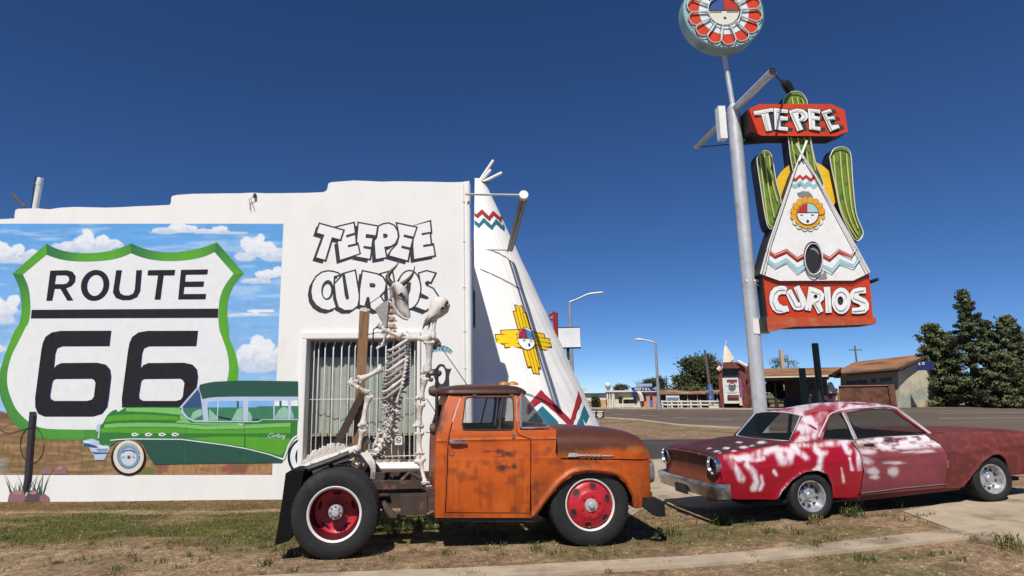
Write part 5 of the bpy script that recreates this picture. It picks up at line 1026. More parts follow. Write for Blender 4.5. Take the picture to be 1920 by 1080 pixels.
def cpaint(V, kind):
    V = np.array(V, float); Wd = V @ np.array(CMAT.to_3x3()).T+np.array(CMAT.translation); px, py = proj(Wd); px, py = (px-1220)*2.743, (py-720)*2.743
    x, y, z = V.T; near = (y < .35)
    n1 = fbm(x*4+z*2+7, y*4+z*5, 5); n2 = fbm(x*14+3*y, z*15+9*y, 4); wob = (fbm(px*.02, py*.02, 4)-.5)*26+(n2-.5)*14
    if kind in ('quarter', 'roof', 'deck'):
        c = RED*(.8+.35*n1[:, None]); 
        if kind == 'deck':
            e = nsm(n1+.25*(1-np.abs(y)/.9), .36, .5); c = c+(DRK*(.8+.5*n2[:, None])-c)*(e*(np.abs(y) < .70+.1*n2)*nsm(x, .12, -.02))[:, None]*.95
            for ax, ay, r_ in ((340, 345, 16), (390, 330, 20), (430, 345, 14), (480, 325, 22), (520, 318, 14), (455, 300, 16), (570, 300, 26), (300, 330, 12), (360, 352, 10)):
                e = 1-np.hypot((px-ax)/r_, (py-ay)/(r_*.35))+wob*.02; c = c+(WHT-c)*(nsm(e, 0, .4)*.8)[:, None]
        else:
            a = np.zeros(len(px))
            for L, r_ in smears: a = np.maximum(a, 1-nsm(dist_line(px, py, L)+wob*(.35+.035*r_), .1*r_, r_*1.75))
            if kind == 'roof': a = np.maximum(a, nsm(n1, .25, .45)*.9)
            for L, r_ in reds: a = a*(nsm(dist_line(px, py, L)+wob*.5, r_*.3, r_*1.1))
            sk = fbm(px*.045+3, py*.013+px*.006, 4); a = (1.15*a*(.25+.75*nsm(sk, .3, .55)+.35*(n2-.4))).clip(0, 1)
            wcol = WHT*(.86+.2*n2[:, None]); c = c+(wcol-c)*(a*near*.93)[:, None]
            if kind == 'quarter':
                dr = nsm(n2*.5+fbm(x*20, z*2)*.5, .62, .72)*.25; c = c+(np.array(lin(150, 20, 50))*.8-c)*dr[:, None]
    elif kind == 'door':
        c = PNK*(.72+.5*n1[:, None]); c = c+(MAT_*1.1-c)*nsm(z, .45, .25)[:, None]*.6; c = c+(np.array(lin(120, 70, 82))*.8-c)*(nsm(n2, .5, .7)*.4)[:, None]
        e = nsm(z, .79, .85)*nsm(n1*.5+fbm(x*6, z*26)*.6, .40, .56); c = c+(WHT*.95-c)*(e*.95)[:, None]
        e = nsm(z, .85, .93)*nsm(fbm(x*9+4, z*30, 4), .5, .62); c = c+(DRK*.7-c)*(e*.9)[:, None]; e = nsm(z, .83, .9)*nsm(x, 1.2, .92)*nsm(n2, .35, .5); c = c+(RST*.8-c)*(e*.8)[:, None]
        for ax, ay, rx, ry in ((1140, 450, 50, 22), (1110, 400, 40, 26), (1260, 405, 70, 10), (1245, 450, 40, 30), (1330, 350, 90, 8), (1150, 480, 40, 12), (1430, 345, 60, 12), (1130, 350, 60, 20)):
            e = 1-np.hypot((px-ax)/rx, (py-ay)/ry)+wob*.03; c = c+(WHT*.85-c)*(nsm(e, 0, .7)*.75)[:, None]
        e = np.exp(-((px-1105)/26)**2)*nsm(n2, .3, .6)*nsm(z, .5, .7); c = c+(WHT*.8-c)*(e*.4)[:, None]
    else:
        c = MAT_*(.72+.5*n1[:, None]); c = c+(np.array(lin(152, 78, 72))*.8-c)*(nsm(n2, .52, .7)*.5)[:, None]; c = c+(np.array(lin(96, 50, 52))*.8-c)*(nsm(n1, .5, .68)*.6)[:, None]
    return c.clip(.002, 1)
M_cargloss = pmat('glossy_car_paint', (.4, .01, .03), .38, .04, 14, attr=True, spec=.4, coat=.25)
M_carmatt = pmat('faded_car_paint', (.2, .06, .05), .62, .06, 14, .05, 80, attr=True, spec=.3)
M_strim = pmat('dull_bright_trim', (.62, .62, .64), .35, .1, 20, metal=.25)
M_liner = pmat('wheel_well_black', (.008, .008, .008), .9, .2)
archR = CB([(1461, 937), (1467, 922), (1486, 899), (1508, 885), (1532, 882), (1550, 890), (1560, 911), (1565, 934)]); archF = CB([(1811, 914), (1827, 887), (1843, 865), (1860, 853.5), (1876, 852), (1888, 862), (1895, 879), (1898, 893)])
topR = CB([(1352, 857), (1366, 853), (1418, 844), (1440, 841), (1475, 834), (1533, 827), (1570, 824.5), (1602, 826)])
seamR = CB([(1602, 826), (1613, 849), (1618, 883), (1616, 921), (1614, 934)]); seamF = CB([(1749, 815.5), (1766, 834), (1777, 854), (1779, 879), (1776, 916)])
botR = CB([(1389, 938), (1459, 937)]); rearE = [(topR[0][0]-.01, topR[0][1]-.04), (topR[0][0]+.01, .56), (topR[0][0]+.05, .40)]
quarter = topR+seamR[1:]+archR[::-1]+botR[::-1]+rearE[::-1]
quarter = topR+seamR[1:]+[archR[-1]]+archR[::-1][1:]+[botR[0]]+rearE[::-1]
doorp = CB([(1606, 826), (1660, 820), (1735, 816.5), (1747, 816)])+[(x-.012, z) for x, z in seamF[1:]]+CB([(1775, 916), (1618, 930)])+[(x+.012, z) for x, z in seamR[1:4][::-1]]
nose = 3.70
topF = [seamF[0]]+CB([(1774, 811), (1840, 810), (1919, 810.5)]); zh = topF[-1][1]
fend = topF+[(nose-.10, zh-.012), (nose, zh-.04), (nose+.01, .58), (nose-.04, .40), (nose-.12, .33)]+archF[::-1]+CB([(1776, 917)])+seamF[::-1][1:-1]
ART = [np.array(p) for p in archR+archF]; ARD = [np.array(p) for p in spline(archR, 4)+spline(archF, 4)]
def cs(x, z):
    d = min(math.hypot(x-p[0], z-p[1]) for p in ARD); return bl(z, x)+.018*math.exp(-((d-.012)/.02)**2)+.006*math.exp(-((z-.745)/.012)**2)
for sgn, st in ((-1, .02), (1, .05)):
    side = lambda off: (lambda x, z: (x, sgn*(cs(x, z)+off), z))
    def wells(b, ar):
        b.loft([[(x, sgn*(cs(x, z)-.001), z) for x, z in ar], [(x, sgn*.52, z+.01) for x, z in ar]], 1, closed=False)
        b.add([(x, sgn*.55, z) for x, z in ar], [tuple(range(len(ar)))], 1)
    b = MB(); b.poly([quarter], side(0), (), 0, st); wells(b, archR); KB(b, 'rear_quarter_panel', [M_cargloss, M_liner], colors=cpaint(b.v, 'quarter'))
    b = MB(); b.poly([doorp], side(.004), (), 0, st); d = KB(b, 'door', M_carmatt, colors=cpaint(b.v, 'door'))
    h = CB([(1628, 834), (1642, 833.5)]); b = MB(); yl = cs(*h[0]); b.tube([(h[0][0]-.02, sgn*(yl+.01), h[0][1]), (h[0][0], sgn*(yl+.03), h[0][1]), (h[1][0], sgn*(yl+.03), h[1][1])], .014, 8); KB(b, 'door_handle', M_black, d)
    b = MB(); t = CB([(1618, 925.5), (1700, 915), (1776, 908)]); b.tube([(x, sgn*(cs(x, z)+.01), z) for x, z in t], .006, 6); KB(b, 'sill_trim', M_dull, d)
    b = MB(); b.poly([fend], side(0), (), 0, st); wells(b, archF); KB(b, 'front_fender', [M_carmatt, M_liner], colors=cpaint(b.v, 'fender'))
    # rocker
    b = MB(); rk = CB([(1612, 932), (1776, 918), (1811, 913), (1811, 920), (1620, 942), (1560, 945)]); b.poly([rk], lambda x, z: (x, sgn*(bl(z)-.02), z), m=0, step=.06); KB(b, 'sill', M_carmatt, colors=cpaint(b.v, 'fender'))
# greenhouse
rw = CG([(1542, 823.5), (1549, 800), (1558, 778), (1577, 774.5), (1590, 800), (1601, 823.5)]); dw = CG([(1583, 774.5), (1610, 769.5), (1648, 766.5), (1664, 766.5), (1676, 770), (1690, 781), (1737, 813), (1660, 818.5), (1606, 823)])
rail = CG([(1534, 820), (1543, 800), (1553, 779), (1560, 774), (1573, 770), (1602, 766), (1648, 762.5), (1664, 762), (1680, 766), (1693, 777), (1741, 812.5)])
cp = CT(1481, 824, -.72)
roofz = spline(CG([(1500, 781), (1553, 768), (1602, 763.5), (1648, 761.5), (1672, 765), (1690, 777)]), 3)
gx0, gx1 = rail[0][0], rail[-1][0]
rwb = (-.02+CT(1477, 826, -.62)[0], CT(1477, 826, -.62)[1]); rwt = CT(1502, 780, -.545)
for sgn, st in ((-1, .016), (1, .05)):
    pil = [rwb, (rwb[0]+.01, rwb[1]+.01), rwt]+CG([(1530, 772), (1556, 768.5)])+[(rail[5][0], rail[5][1]+.012), (rail[6][0], rail[6][1]+.012), (rail[7][0], rail[7][1]+.01), (rail[8][0]+.02, rail[8][1]), (rail[9][0]+.02, rail[9][1]), (rail[10][0]+.03, rail[10][1])]+[(rail[10][0], .80), (rail[0][0]-.02, .80), (rwb[0]+.03, .82)]
    b = MB(); b.poly([pil], lambda x, z: (x, sgn*gl(z), z), [rw, dw], 0, st)
    KB(b, 'pillar_frame', M_cargloss, colors=cpaint(b.v, 'quarter'))
    b = MB(); b.poly([pil], lambda x, z: (x, sgn*(gl(z)-.022), z), [rw, dw]); KB(b, 'pillar_lining', M_liner, smooth=None)
    b = MB(); b.poly([offs(rw, .004)], lambda x, z: (x, sgn*(gl(z)-.012), z)); b.poly([offs(dw, .004)], lambda x, z: (x, sgn*(gl(z)-.012), z)); KB(b, 'side_window', glass('smoky_glass', (.03, .038, .036), .32), smooth=None)
    b = MB(); b.tube([(x, sgn*(gl(z)+.008), z) for x, z in rail], .011, 6); b.tube([(x, sgn*(gl(z)+.006), z) for x, z in CG([(1602, 824), (1589, 795), (1579.5, 774)])], .014, 6); b.tube([(x, sgn*(gl(z)+.006), z) for x, z in CG([(1606, 823), (1593, 795), (1584, 775)])], .007, 6); KB(b, 'window_trim', M_strim)
    b = MB(); b.tube([(x, sgn*(gl(z)+.004), z) for x, z in dw], .007, 6, closed=True); b.tube([(x, sgn*(gl(z)+.004), z) for x, z in rw], .007, 6, closed=True); KB(b, 'window_seal', pmat('dark_rubber_seal', (.03, .026, .024), .7, .3, 20))
# roof skin with crown
b = MB(); rings = []
rx = np.linspace(rwt[0]-.01, rail[8][0]+.03, 40)
rpx = [rwt[0]-.02]+[p[0] for p in rail[4:9]]+[rail[8][0]+.04]; rpz = [rwt[1]]+[p[1]+.012 for p in rail[4:9]]+[rail[8][1]+.0]
for x in rx:
    z0 = interp(x, rpx, rpz); y0 = gl(z0)-.002; q = (x-rx[0])/(rx[-1]-rx[0]); cr = .065*(math.sin(math.pi*min(1, max(0, .08+.84*q)))**.5)
    rings.append([(x, s*y0, z0+cr*(1-abs(s)**2.6)) for s in np.linspace(-1, 1, 41)])
b.loft(rings, closed=False); KB(b, 'roof', M_cargloss, colors=cpaint(b.v, 'roof'), smooth=60)
# rear window, windscreen
def glassband(a, c, nm, nmt):
    b = MB(); g = lambda t, k: [(p[0]*(1-t)+q[0]*t-(0 if True else 0), p[1]*(1-t)+q[1]*t, p[2]*(1-t)+q[2]*t+k*math.sin(math.pi*t)) for p, q in zip(a, c)]
    b.loft([g(t, .012) for t in np.linspace(0, 1, 9)], closed=False); o = KB(b, nm, glass('smoky_glass', (.03, .038, .036), .32), smooth=180)
    b = MB(); b.tube(g(0, 0)+g(1, 0)[::-1], .012, 6, closed=True); KB(b, nmt, M_strim, o)
ss = np.linspace(-1, 1, 17)
zt0 = interp(rx[0], rpx, rpz); y0 = gl(zt0)
glassband([(rwb[0]+.02-.14*(1-s*s), s*.66, rwb[1]-.005) for s in ss], [(rx[0]-.0, s*y0*.97, zt0+.045*(1-abs(s)**2.6)) for s in ss], 'rear_window', 'rear_window_trim')
ze = interp(rx[-1], rpx, rpz); ye = gl(ze)
glassband([(rail[-1][0]+.03+.16*(1-s*s), s*.74, rail[-1][1]-.01) for s in ss], [(rx[-1], s*ye*.98, ze+.05*(1-abs(s)**2.6)) for s in ss], 'windscreen', 'windscreen_trim')
# deck, tail panel, hood, nose
def deck(x0, x1, zf, n, nm, mat, kind, crown, lip=0):
    b = MB(); rings = []
    for x in np.linspace(x0, x1, n):
        z = zf(x); y = bl(z, x)+.001
        rings.append([(x, s*y, z+crown*(1-abs(s)**3)-.0) for s in np.linspace(-1, 1, 33)])
    b.loft(rings, closed=False); return KB(b, nm, mat, colors=cpaint(b.v, kind), smooth=50)
tzx, tzz = [p[0] for p in topR], [p[1] for p in topR]
deck(topR[0][0]-.005, rwb[0]+.03, lambda x: interp(x, tzx, tzz)-.004, 30, 'boot_lid', M_carmatt, 'deck', .03)
fzx, fzz = [p[0] for p in topF]+[nose], [p[1] for p in topF]+[zh-.03]
deck(rail[-1][0]-.12, nose-.02, lambda x: interp(x, fzx, fzz)-.004, 30, 'bonnet', M_carmatt, 'fender', .035)
xt = topR[0][0]; zt_ = topR[0][1]
b = MB(); rings = []
for k, (dx, z) in enumerate(((-.005, zt_-.004), (-.03, zt_-.03), (.012, zt_-.06), (.02, .62), (-.005, .58), (.0, .44))):
    rings.append([(xt+dx-.03*(1-abs(s)**4), s*(bl(z, xt)-.0), z+(.03*(1-abs(s)**3) if k < 2 else 0)) for s in np.linspace(-1, 1, 25)])
b.loft(rings, closed=False); V = np.array(b.v); n1 = fbm(V[:, 1]*4+3, V[:, 2]*7, 5)[:, None]; n2 = fbm(V[:, 1]*15, V[:, 2]*20, 4)[:, None]
c = RST*(.55+.6*n1); c = c+(DRK*.8-c)*nsm(V[:, 2], zt_-.10, zt_-.03)[:, None]*.75; c = c+(np.array(lin(176, 78, 40))*.8-c)*nsm(n2, .5, .68)*.5; c = c+(RED-c)*nsm(np.abs(V[:, 1]), .72, .76)[:, None]
KB(b, 'tail_panel', M_carmatt, colors=c.clip(.002, 1), smooth=50)
for s in (-1, 1):
    Mt = Matrix.Translation((xt-.005, s*.70, zt_-.125)) @ Matrix.Rotation(-math.pi/2, 4, 'Y'); b = MB()
    b.lathe([(.127, -.03), (.126, .03), (.121, .050), (.112, .054), (.104, .04), (.098, .015)], Mt, 36); tlo = KB(b, 'taillight', M_chrome, smooth=45)
    b = MB(); b.lathe([(.098, .015), (.07, .0), (.05, -.01), (.03, -.005), (.0, 0)], Mt, 28); KB(b, 'lamp_bowl', pmat('dark_lamp_bowl', (.05, .05, .055), .25, .3, 9, metal=.6), tlo, 45)
bp = []
for t in np.linspace(-1, 1, 25):
    w_ = abs(t); x = xt-.155+.05*w_**4+.13*sm(w_, .93, 1.0); y = t*.93 if w_ < .95 else math.copysign(.8835+.03*(w_-.95)/.05, t)
    bp.append([(x+.05, y*.97, .575), (x+.005, y, .575), (x-.012, y, .555), (x-.02, y, .53), (x+.012, y, .45), (x+.02, y, .385), (x+.05, y*.97, .385)])
b = MB(); b.loft(bp, closed=True, cap=True); 
bo = KB(b, 'rear_bumper', pmat('grimy_chrome', (.40, .41, .43), .22, .25, 5, metal=.85, col2=(.13, .13, .135), sc2=3, lo=.42, hi=.62), smooth=35)
b = MB(); b.box((xt-.15, .06, .41), (.03, .34, .12)); KB(b, 'plate_recess', M_black, bo, None)
b = MB(); b.tube([(xt+.02, -.35, .30), (xt+.5, -.35, .30), (.3, -.3, .3)], .033, 12); KB(b, 'exhaust_pipe', pmat('rusty_exhaust', (.17, .11, .08), .6, .3, 14, metal=.4))
b = MB(); rings = [[(nose+dx, s*(bl(.7, nose)-.02), z) for s in np.linspace(-1, 1, 9)] for dx, z in ((-.03, zh-.02), (.0, zh-.05), (.0, .5), (-.06, .36))]; b.loft(rings, closed=False); KB(b, 'front_grille', M_black)
for s in (-1, 1):
    b = MB(); b.lathe([(.105, -.02), (.105, .02), (.09, .03), (0, .05)], Matrix.Translation((nose, s*.64, .68)) @ Matrix.Rotation(math.pi/2, 4, 'Y'), 24); KB(b, 'headlight', M_chrome)
b = MB(); bp2 = []
for t in np.linspace(-1, 1, 21):
    w_ = abs(t); x = nose+.10-.05*w_**4-.18*sm(w_, .92, 1); bp2.append([(x-.04, t*.9, .52), (x, t*.92, .52), (x+.02, t*.92, .45), (x, t*.92, .38), (x-.04, t*.9, .38)])
b.loft(bp2, closed=True, cap=True); KB(b, 'front_bumper', M_chrome, smooth=35)
b = MB(); b.box((1.25, 0, .27), (4.2, 1.5, .05)); b.box((-.62, 0, .43), (1.1, 1.62, .06)); b.box((-.62, 0, .34), (.8, .7, .16)); b.box((.15, 0, .55), (.05, 1.5, .5)); b.box((2.1, 0, .6), (.05, 1.5, .5)); b.tube([(0, -.7, .31), (0, .7, .31)], .05, 8); KB(b, 'underbody', M_liner)
b = MB(); b.box((.55, 0, .52), (.5, 1.3, .22)); b.box((.30, 0, .72), (.14, 1.3, .36)); b.box((1.35, 0, .5), (.5, 1.35, .2)); b.box((1.13, 0, .72), (.13, 1.35, .44)); o = KB(b, 'seats', pmat('black_vinyl', (.014, .014, .015), .5, .2), smooth=None); md = o.modifiers.new('soft', 'BEVEL'); md.width = .04; md.segments = 3
b = MB(); b.box((2.0, 0, .84), (.25, 1.4, .12)); KB(b, 'dashboard', M_black, smooth=None)
b = MB(); Ms = Matrix.Translation((1.72, .36, .88)) @ Matrix.Rotation(R(-62), 4, 'Y'); b.tube([Ms @ Vector((.19*math.cos(t), .19*math.sin(t), 0)) for t in np.linspace(0, 2*math.pi, 24, False)], .013, 6, closed=True); b.tube([Ms @ Vector((-.18, 0, 0)), Ms @ Vector((.18, 0, 0))], .012, 6); KB(b, 'steering_wheel', M_black)
b = MB(); b.box((.18, 0, .84), (.5, 1.42, .03)); KB(b, 'parcel_shelf', M_black, smooth=None)
M_slot = pmat('polished_wheel', (.56, .56, .57), .36, .1, 20, metal=.65, col2=(.26, .25, .24), sc2=9, lo=.5, hi=.75)
def car_wheel(x, s):
    M = wheel_m(x, s*.76, .315, s); b = MB(); tyre_mesh(b, M, .318, .198, .094, 64, False); o = KB(b, 'wheel', M_tyre, smooth=40)
    b = MB(); b.lathe([(.196, .06), (.206, .082), (.203, .09), (.190, .086), (.182, .06), (.176, .01), (.165, -.012), (.14, -.005), (.10, .012), (.075, .016), (.062, .018)], M, 48)
    b.lathe([(.062, .016), (.058, .05), (.05, .062), (.03, .068), (0, .07)], M, 24)
    for k in range(5): a = 2*math.pi*k/5; b.lathe([(0, .036), (.010, .034), (.011, .014)], M @ Matrix.Translation((.083*math.cos(a), .083*math.sin(a), 0)), 6)
    for k in range(10):
        a = 2*math.pi*(k+.5)/10; L = M @ Matrix.Rotation(a, 4, 'Z') @ Matrix.Translation((.135, 0, -.001)) @ Matrix.Rotation(.28, 4, 'Y')
        b.add([L @ Vector((.022*math.cos(t), .024*math.sin(t), .006)) for t in np.linspace(0, 2*math.pi, 14, False)], [tuple(range(14))], 1)
    KB(b, 'rim', [M_slot, M_black], o, 40)
for x in (0.0, 2.82):
    for s in (-1, 1): car_wheel(x, s)

# ------------------------------------------------------------------ the neon sign on its pole
YS = 13.2
sb = onY(1421, 800, 13.5); NX = onY(1410, 600, 13.5).x
sign = thing('neon_sign', 'tall neon cactus and tepee sign with a sun drum on top of its silver pole', 'sign', (NX, 13.5, ground(NX, 13.5)))
def NB(b, name, mats, parent=sign, smooth=None): return b.build(name, mats, parent, smooth)
def ext(f, d): return lambda x, y: f(x, y)+Vector((0, d, 0))
def sp(off, dx=0, dy=0): return lambda x, y: onY(x+dx, y+dy, YS-off)
M_silver = pmat('silver_painted_pole', (.58, .59, .60), .42, .1, 3, metal=.35, col2=(.48, .48, .47), sc2=4, lo=.5, hi=.7)
M_sor = pmat('orange_sign_paint', tuple(c*.82 for c in lin(222, 64, 12)), .5, .12, 5, col2=tuple(c*.8 for c in lin(200, 70, 26)), sc2=3, lo=.5, hi=.75); M_swh = pmat('white_sign_enamel', (.78, .78, .76), .5, .05, 6, col2=(.68, .66, .62), sc2=5, lo=.55, hi=.75)
M_sbk = pmat('dark_sign_side', (.018, .018, .022), .6, .25, 5); M_saq = pmat('aqua_sign_paint', tuple(c*.85 for c in lin(150, 205, 212)), .5, .1, 6, col2=tuple(c*.8 for c in lin(120, 160, 165)), sc2=4, lo=.5, hi=.8)
M_sye = pmat('yellow_sign_paint', tuple(c*.85 for c in lin(248, 200, 40)), .5, .08, 6); M_scac = pmat('cactus_green', tuple(c*.85 for c in lin(112, 144, 62)), .45, .15, 8, spec=.5, col2=tuple(c*.8 for c in lin(84, 114, 46)), sc2=6, lo=.45, hi=.7); M_tube = pmat('neon_glass_tube', (.72, .71, .66), .25, .08, 20); M_tuby = pmat('yellow_neon_tube', tuple(c*.85 for c in lin(226, 220, 118)), .25, .1, 20); M_grey = pmat('bare_grey_patch', (.22, .22, .23), .7, .2, 9)
M_lsh = pmat('letter_side_charcoal', (.03, .032, .04), .6, .2, 9)
zg = ground(NX, 13.5)
b = MB(); zj = onY(1372, 205, 13.5).z; ztp = onY(1357, 108, 13.5).z
b.tube([(NX, 13.5, zg-.1), (NX, 13.5, zj)], .148, 24); b.tube([(NX, 13.5, zj), (NX, 13.5, zj+.12)], [.15, .07], 20); NB(b, 'pole', M_silver, smooth=40)
b = MB(); b.tube([(NX, 13.5, zj+.05), (onY(1357, 108, 13.5).x, 13.5, ztp+.3)], .058, 14); NB(b, 'top_pipe', M_silver, smooth=40)
b = MB(); c0, c1 = onY(1347, 202, 13.45), onY(1361, 262, 13.45); b.box(((c0.x+c1.x)/2-.02, 13.45, (c0.z+c1.z)/2), (.16, .2, c0.z-c1.z)); NB(b, 'transformer_box', M_swh)
pn, pf = onY(1449, 134, 11.75), onY(1306, 275, 15.65); b = MB()
b.tube([pn, pf], .085, 16, 0, cap=False); d = (pn-pf).normalized(); b.tube([pn-d*.01, pn-d*.02], .083, 16, 1); b.tube([pf+d*.01, pf+d*.02], .083, 16, 1); NB(b, 'cross_beam', [M_silver, M_black], smooth=40)
b = MB(); b.tube([onY(1452, 139, 11.9), onY(1464, 152, 12.6), onY(1476, 163, 13.2)], .022, 6); b.tube([onY(1468, 153, 12.9), onY(1474, 158, 13.1), onY(1482, 172, 13.3)], [.06, .11, .10], 8); NB(b, 'guy_chain', M_black, smooth=50); b = MB(); b.tube([onY(1306, 276, 15.6), onY(1388, 269, 14.2)], .014, 6); NB(b, 'guy_wire', M_black, smooth=50); b = MB(); b.tube([onY(1386, 268.5, 13.5), onY(1482, 261, 13.45)], .05, 6); NB(b, 'sign_arm', M_black, smooth=50)
b = MB(); q0, q1 = onY(1410, 612, 13.4), onY(1440, 612, 13.4); b.box(((q0.x+q1.x)/2, 13.42, q0.z), (q1.x-q0.x, .16, .33)); NB(b, 'bracket', M_swh); b = MB(); b.tube([onY(1398, 527, 13.4), onY(1440, 526, 13.4)], .035, 8); b.tube([onY(1400, 519, 13.4), onY(1430, 541, 13.4)], .012, 6); NB(b, 'clamp_rod', M_swh); b = MB(); b.tube([onY(1625, 531, 13.35), onY(1645, 524, 13.0)], .04, 8); NB(b, 'support_stub', M_black)
# yellow disc behind, cacti, tepee panel, lettered boxes
b = MB(); b.prism(ell(1510, 360, 59, 59, 56), sp(-.10), ext(sp(-.10), .08), m=0, mside=1); NB(b, 'yellow_disc', [M_sye, M_sbk])
def boxed(name, outline, f0, depth, mats, parent=sign): b = MB(); b.prism(outline, sp(f0), ext(sp(f0), depth), m=0, mside=1); return NB(b, name, mats, parent)
cact = {'cactus_trunk': ([(1467, 215), (1467, 196), (1470, 183), (1479, 174), (1490, 170.5), (1502, 173), (1511, 183), (1515, 198), (1521, 262), (1531, 308), (1546, 352), (1500, 352), (1483, 305), (1477, 256)], [[(1476, 196), (1483, 256), (1492, 310)], [(1485, 182), (1487, 196), (1495, 256), (1504, 300)], [(1494, 182), (1497, 196), (1508, 256), (1516, 310)], [(1502, 184), (1507, 196), (1518, 256), (1529, 320)]]),
    'left_cactus_arm': ([(1419, 305), (1421, 292), (1428, 284), (1437, 282), (1446, 288), (1450, 303), (1457, 345), (1466, 382), (1456, 424), (1448, 431), (1440, 426), (1434, 405), (1427, 360)], [[(1425, 292), (1431, 345), (1437, 395), (1441, 418), (1449, 428)], [(1433, 288), (1440, 345), (1447, 385), (1452, 408)], [(1442, 292), (1448, 340), (1458, 378)]]),
    'right_cactus_arm': ([(1556, 302), (1557, 290), (1563, 279), (1574, 275), (1586, 276), (1594, 284), (1597, 298), (1600, 345), (1606, 400), (1617, 428), (1619, 440), (1611, 452), (1601, 449), (1588, 425), (1575, 395), (1566, 350)], [[(1563, 292), (1568, 345), (1577, 392), (1592, 424), (1606, 446)], [(1575, 284), (1580, 345), (1588, 392), (1600, 425), (1609, 440)], [(1587, 288), (1592, 345), (1598, 395), (1609, 428)]])}
for nm, (L, tubes) in cact.items():
    Ls = spline(L, 3, True) if 'arm' in nm else L; o = boxed(nm.replace('left_', '').replace('right_', ''), Ls, -.0, .30, [M_scac, M_sbk])
    b = MB()
    for T in tubes: b.tube([sp(.03)(*q) for q in spline(T, 5)], .017, 6)
    NB(b, 'stripe_tubing', M_tuby, o, 60); b = MB(); b.tube([sp(.05)(*q) for q in spline(offs(L, -.8), 3, True)], .012, 6, closed=True); NB(b, 'outline_tubing', M_tube, o, 60)
tri_ = [(1502, 287), (1484, 330), (1441, 454), (1425, 513), (1441, 519), (1462, 526.5), (1600, 526), (1631, 511), (1592, 440), (1530, 330)]
tp = boxed('tepee_panel', tri_, .10, .40, [M_swh, M_sbk])
R1 = lambda L: crop(L, 1390, 160, 5.4); R2 = lambda L: crop(L, 1400, 330, 5.144)
fl = lambda L, off, m: b.poly(L, sp(.10+off), (), m)
MTP = [M_sbk, pmat('sign_red', tuple(c*.85 for c in lin(196, 50, 30)), .5, .1, 6), M_saq, M_grey]
b = MB()
fl([[(1502, 288), (1508, 299.5), (1492, 309.5)]], .006, 0)
NB(b, 'smoke_flap', MTP, tp); b = MB()
fl([R1([(506, 930), (548, 942), (595, 900), (622, 932), (655, 903), (702, 942), (742, 908), (756, 934), (705, 978), (655, 938), (620, 964), (595, 932), (550, 978), (498, 955)])], .006, 1)
fl([R1([(492, 985), (545, 1005), (600, 960), (640, 1000), (680, 965), (730, 1010), (775, 975), (788, 1000), (735, 1050), (690, 1015), (640, 1045), (600, 1010), (550, 1045), (480, 1015)])], .006, 2)
NB(b, 'upper_zigzag', MTP, tp); b = MB()
fl([R2([(195, 690), (270, 750), (385, 700), (490, 782), (560, 742), (560, 792), (490, 832), (385, 747), (275, 797), (186, 722)]), R2([(735, 742), (800, 778), (890, 702), (1010, 762), (1046, 684), (1068, 722), (1015, 792), (890, 747), (800, 827), (738, 787)])], .006, 1)
fl([R2([(180, 775), (275, 845), (385, 790), (490, 882), (570, 840), (570, 892), (490, 937), (385, 837), (280, 887), (170, 815)]), R2([(735, 850), (825, 892), (900, 802), (1030, 852), (1088, 770), (1110, 800), (1040, 887), (900, 852), (825, 937), (735, 882)])], .006, 2)
NB(b, 'lower_zigzag', MTP, tp); b = MB()
fl([R2([(485, 165), (540, 145), (600, 150), (635, 190), (642, 215), (560, 215), (500, 195)]), R2([(495, 80), (520, 62), (525, 90), (500, 108)]), R2([(660, 985), (725, 950), (762, 908), (778, 990), (720, 997)])], .010, 3)
NB(b, 'bare_patch', MTP, tp)
fcx, fcy = 1514.6, 401; b = MB()
for k in range(16):
    a = 2*math.pi*k/16+.2; c, s = math.cos(a), math.sin(a); ex, ey = fcx+25*c, fcy+25*s; low = s > .45
    P_ = ell(ex, ey, 8, 6.2, 14, a); b.poly([P_], sp(.112+.0012*k), (), 1 if low else 0); b.poly([offs(P_, .5)], sp(.1115+.0012*k), [P_], 2)
    if low: b.poly([ell(fcx+23*c, fcy+23*s, 5, 5.6, 12, a)], sp(.133+.0005*k), (), 0)
b.poly([ell(fcx, fcy, 21, 21, 40)], sp(.146), (), 2); b.poly([ell(fcx, fcy, 19.6, 19.6, 40)], sp(.149), (), 1)
b.poly([[(fcx-1, fcy-2.5)]+ell(fcx, fcy, 19.2, 19.2, 12, 0, math.pi*1.04, math.pi*1.485, False)], sp(.152), (), 3); b.poly([[(fcx-1, fcy-2.5)]+ell(fcx, fcy, 19.2, 19.2, 12, 0, math.pi*1.485, math.pi*1.96, False)], sp(.152), (), 4)
b.poly([stroke([(fcx-19.4, fcy-2.6), (fcx+19.4, fcy-2.6)], 1.3)], sp(.156), (), 2); b.poly([stroke([(fcx-1.5, fcy-19.4), (fcx-1.5, fcy-2.6)], 1.1)], sp(.159), (), 2)
b.poly([stroke([(fcx-14, fcy+1.8), (fcx-9, fcy+1.8)], 1.3), stroke([(fcx+6, fcy+1.8), (fcx+12, fcy+1.8)], 1.3), ell(fcx, fcy+13.5, 2.6, 2.6, 12)], sp(.159), (), 2)
NB(b, 'sun_face', [pmat('sign_gold', tuple(c*.85 for c in lin(240, 172, 30)), .5, .1, 6), M_swh, M_sbk, pmat('sign_red', (0, 0, 0)), pmat('sign_pale_blue', tuple(c*.85 for c in lin(176, 214, 220)), .5, .05, 6)], tp)
b = MB(); dc = R2([(640, 785)])[0]; b.poly([ell(*dc, 15.2, 28, 36, -.06)], sp(.125), (), 0); b.poly([R2([(590, 700), (660, 720), (730, 790), (728, 770), (690, 700), (640, 680)])], sp(.128), (), 2)
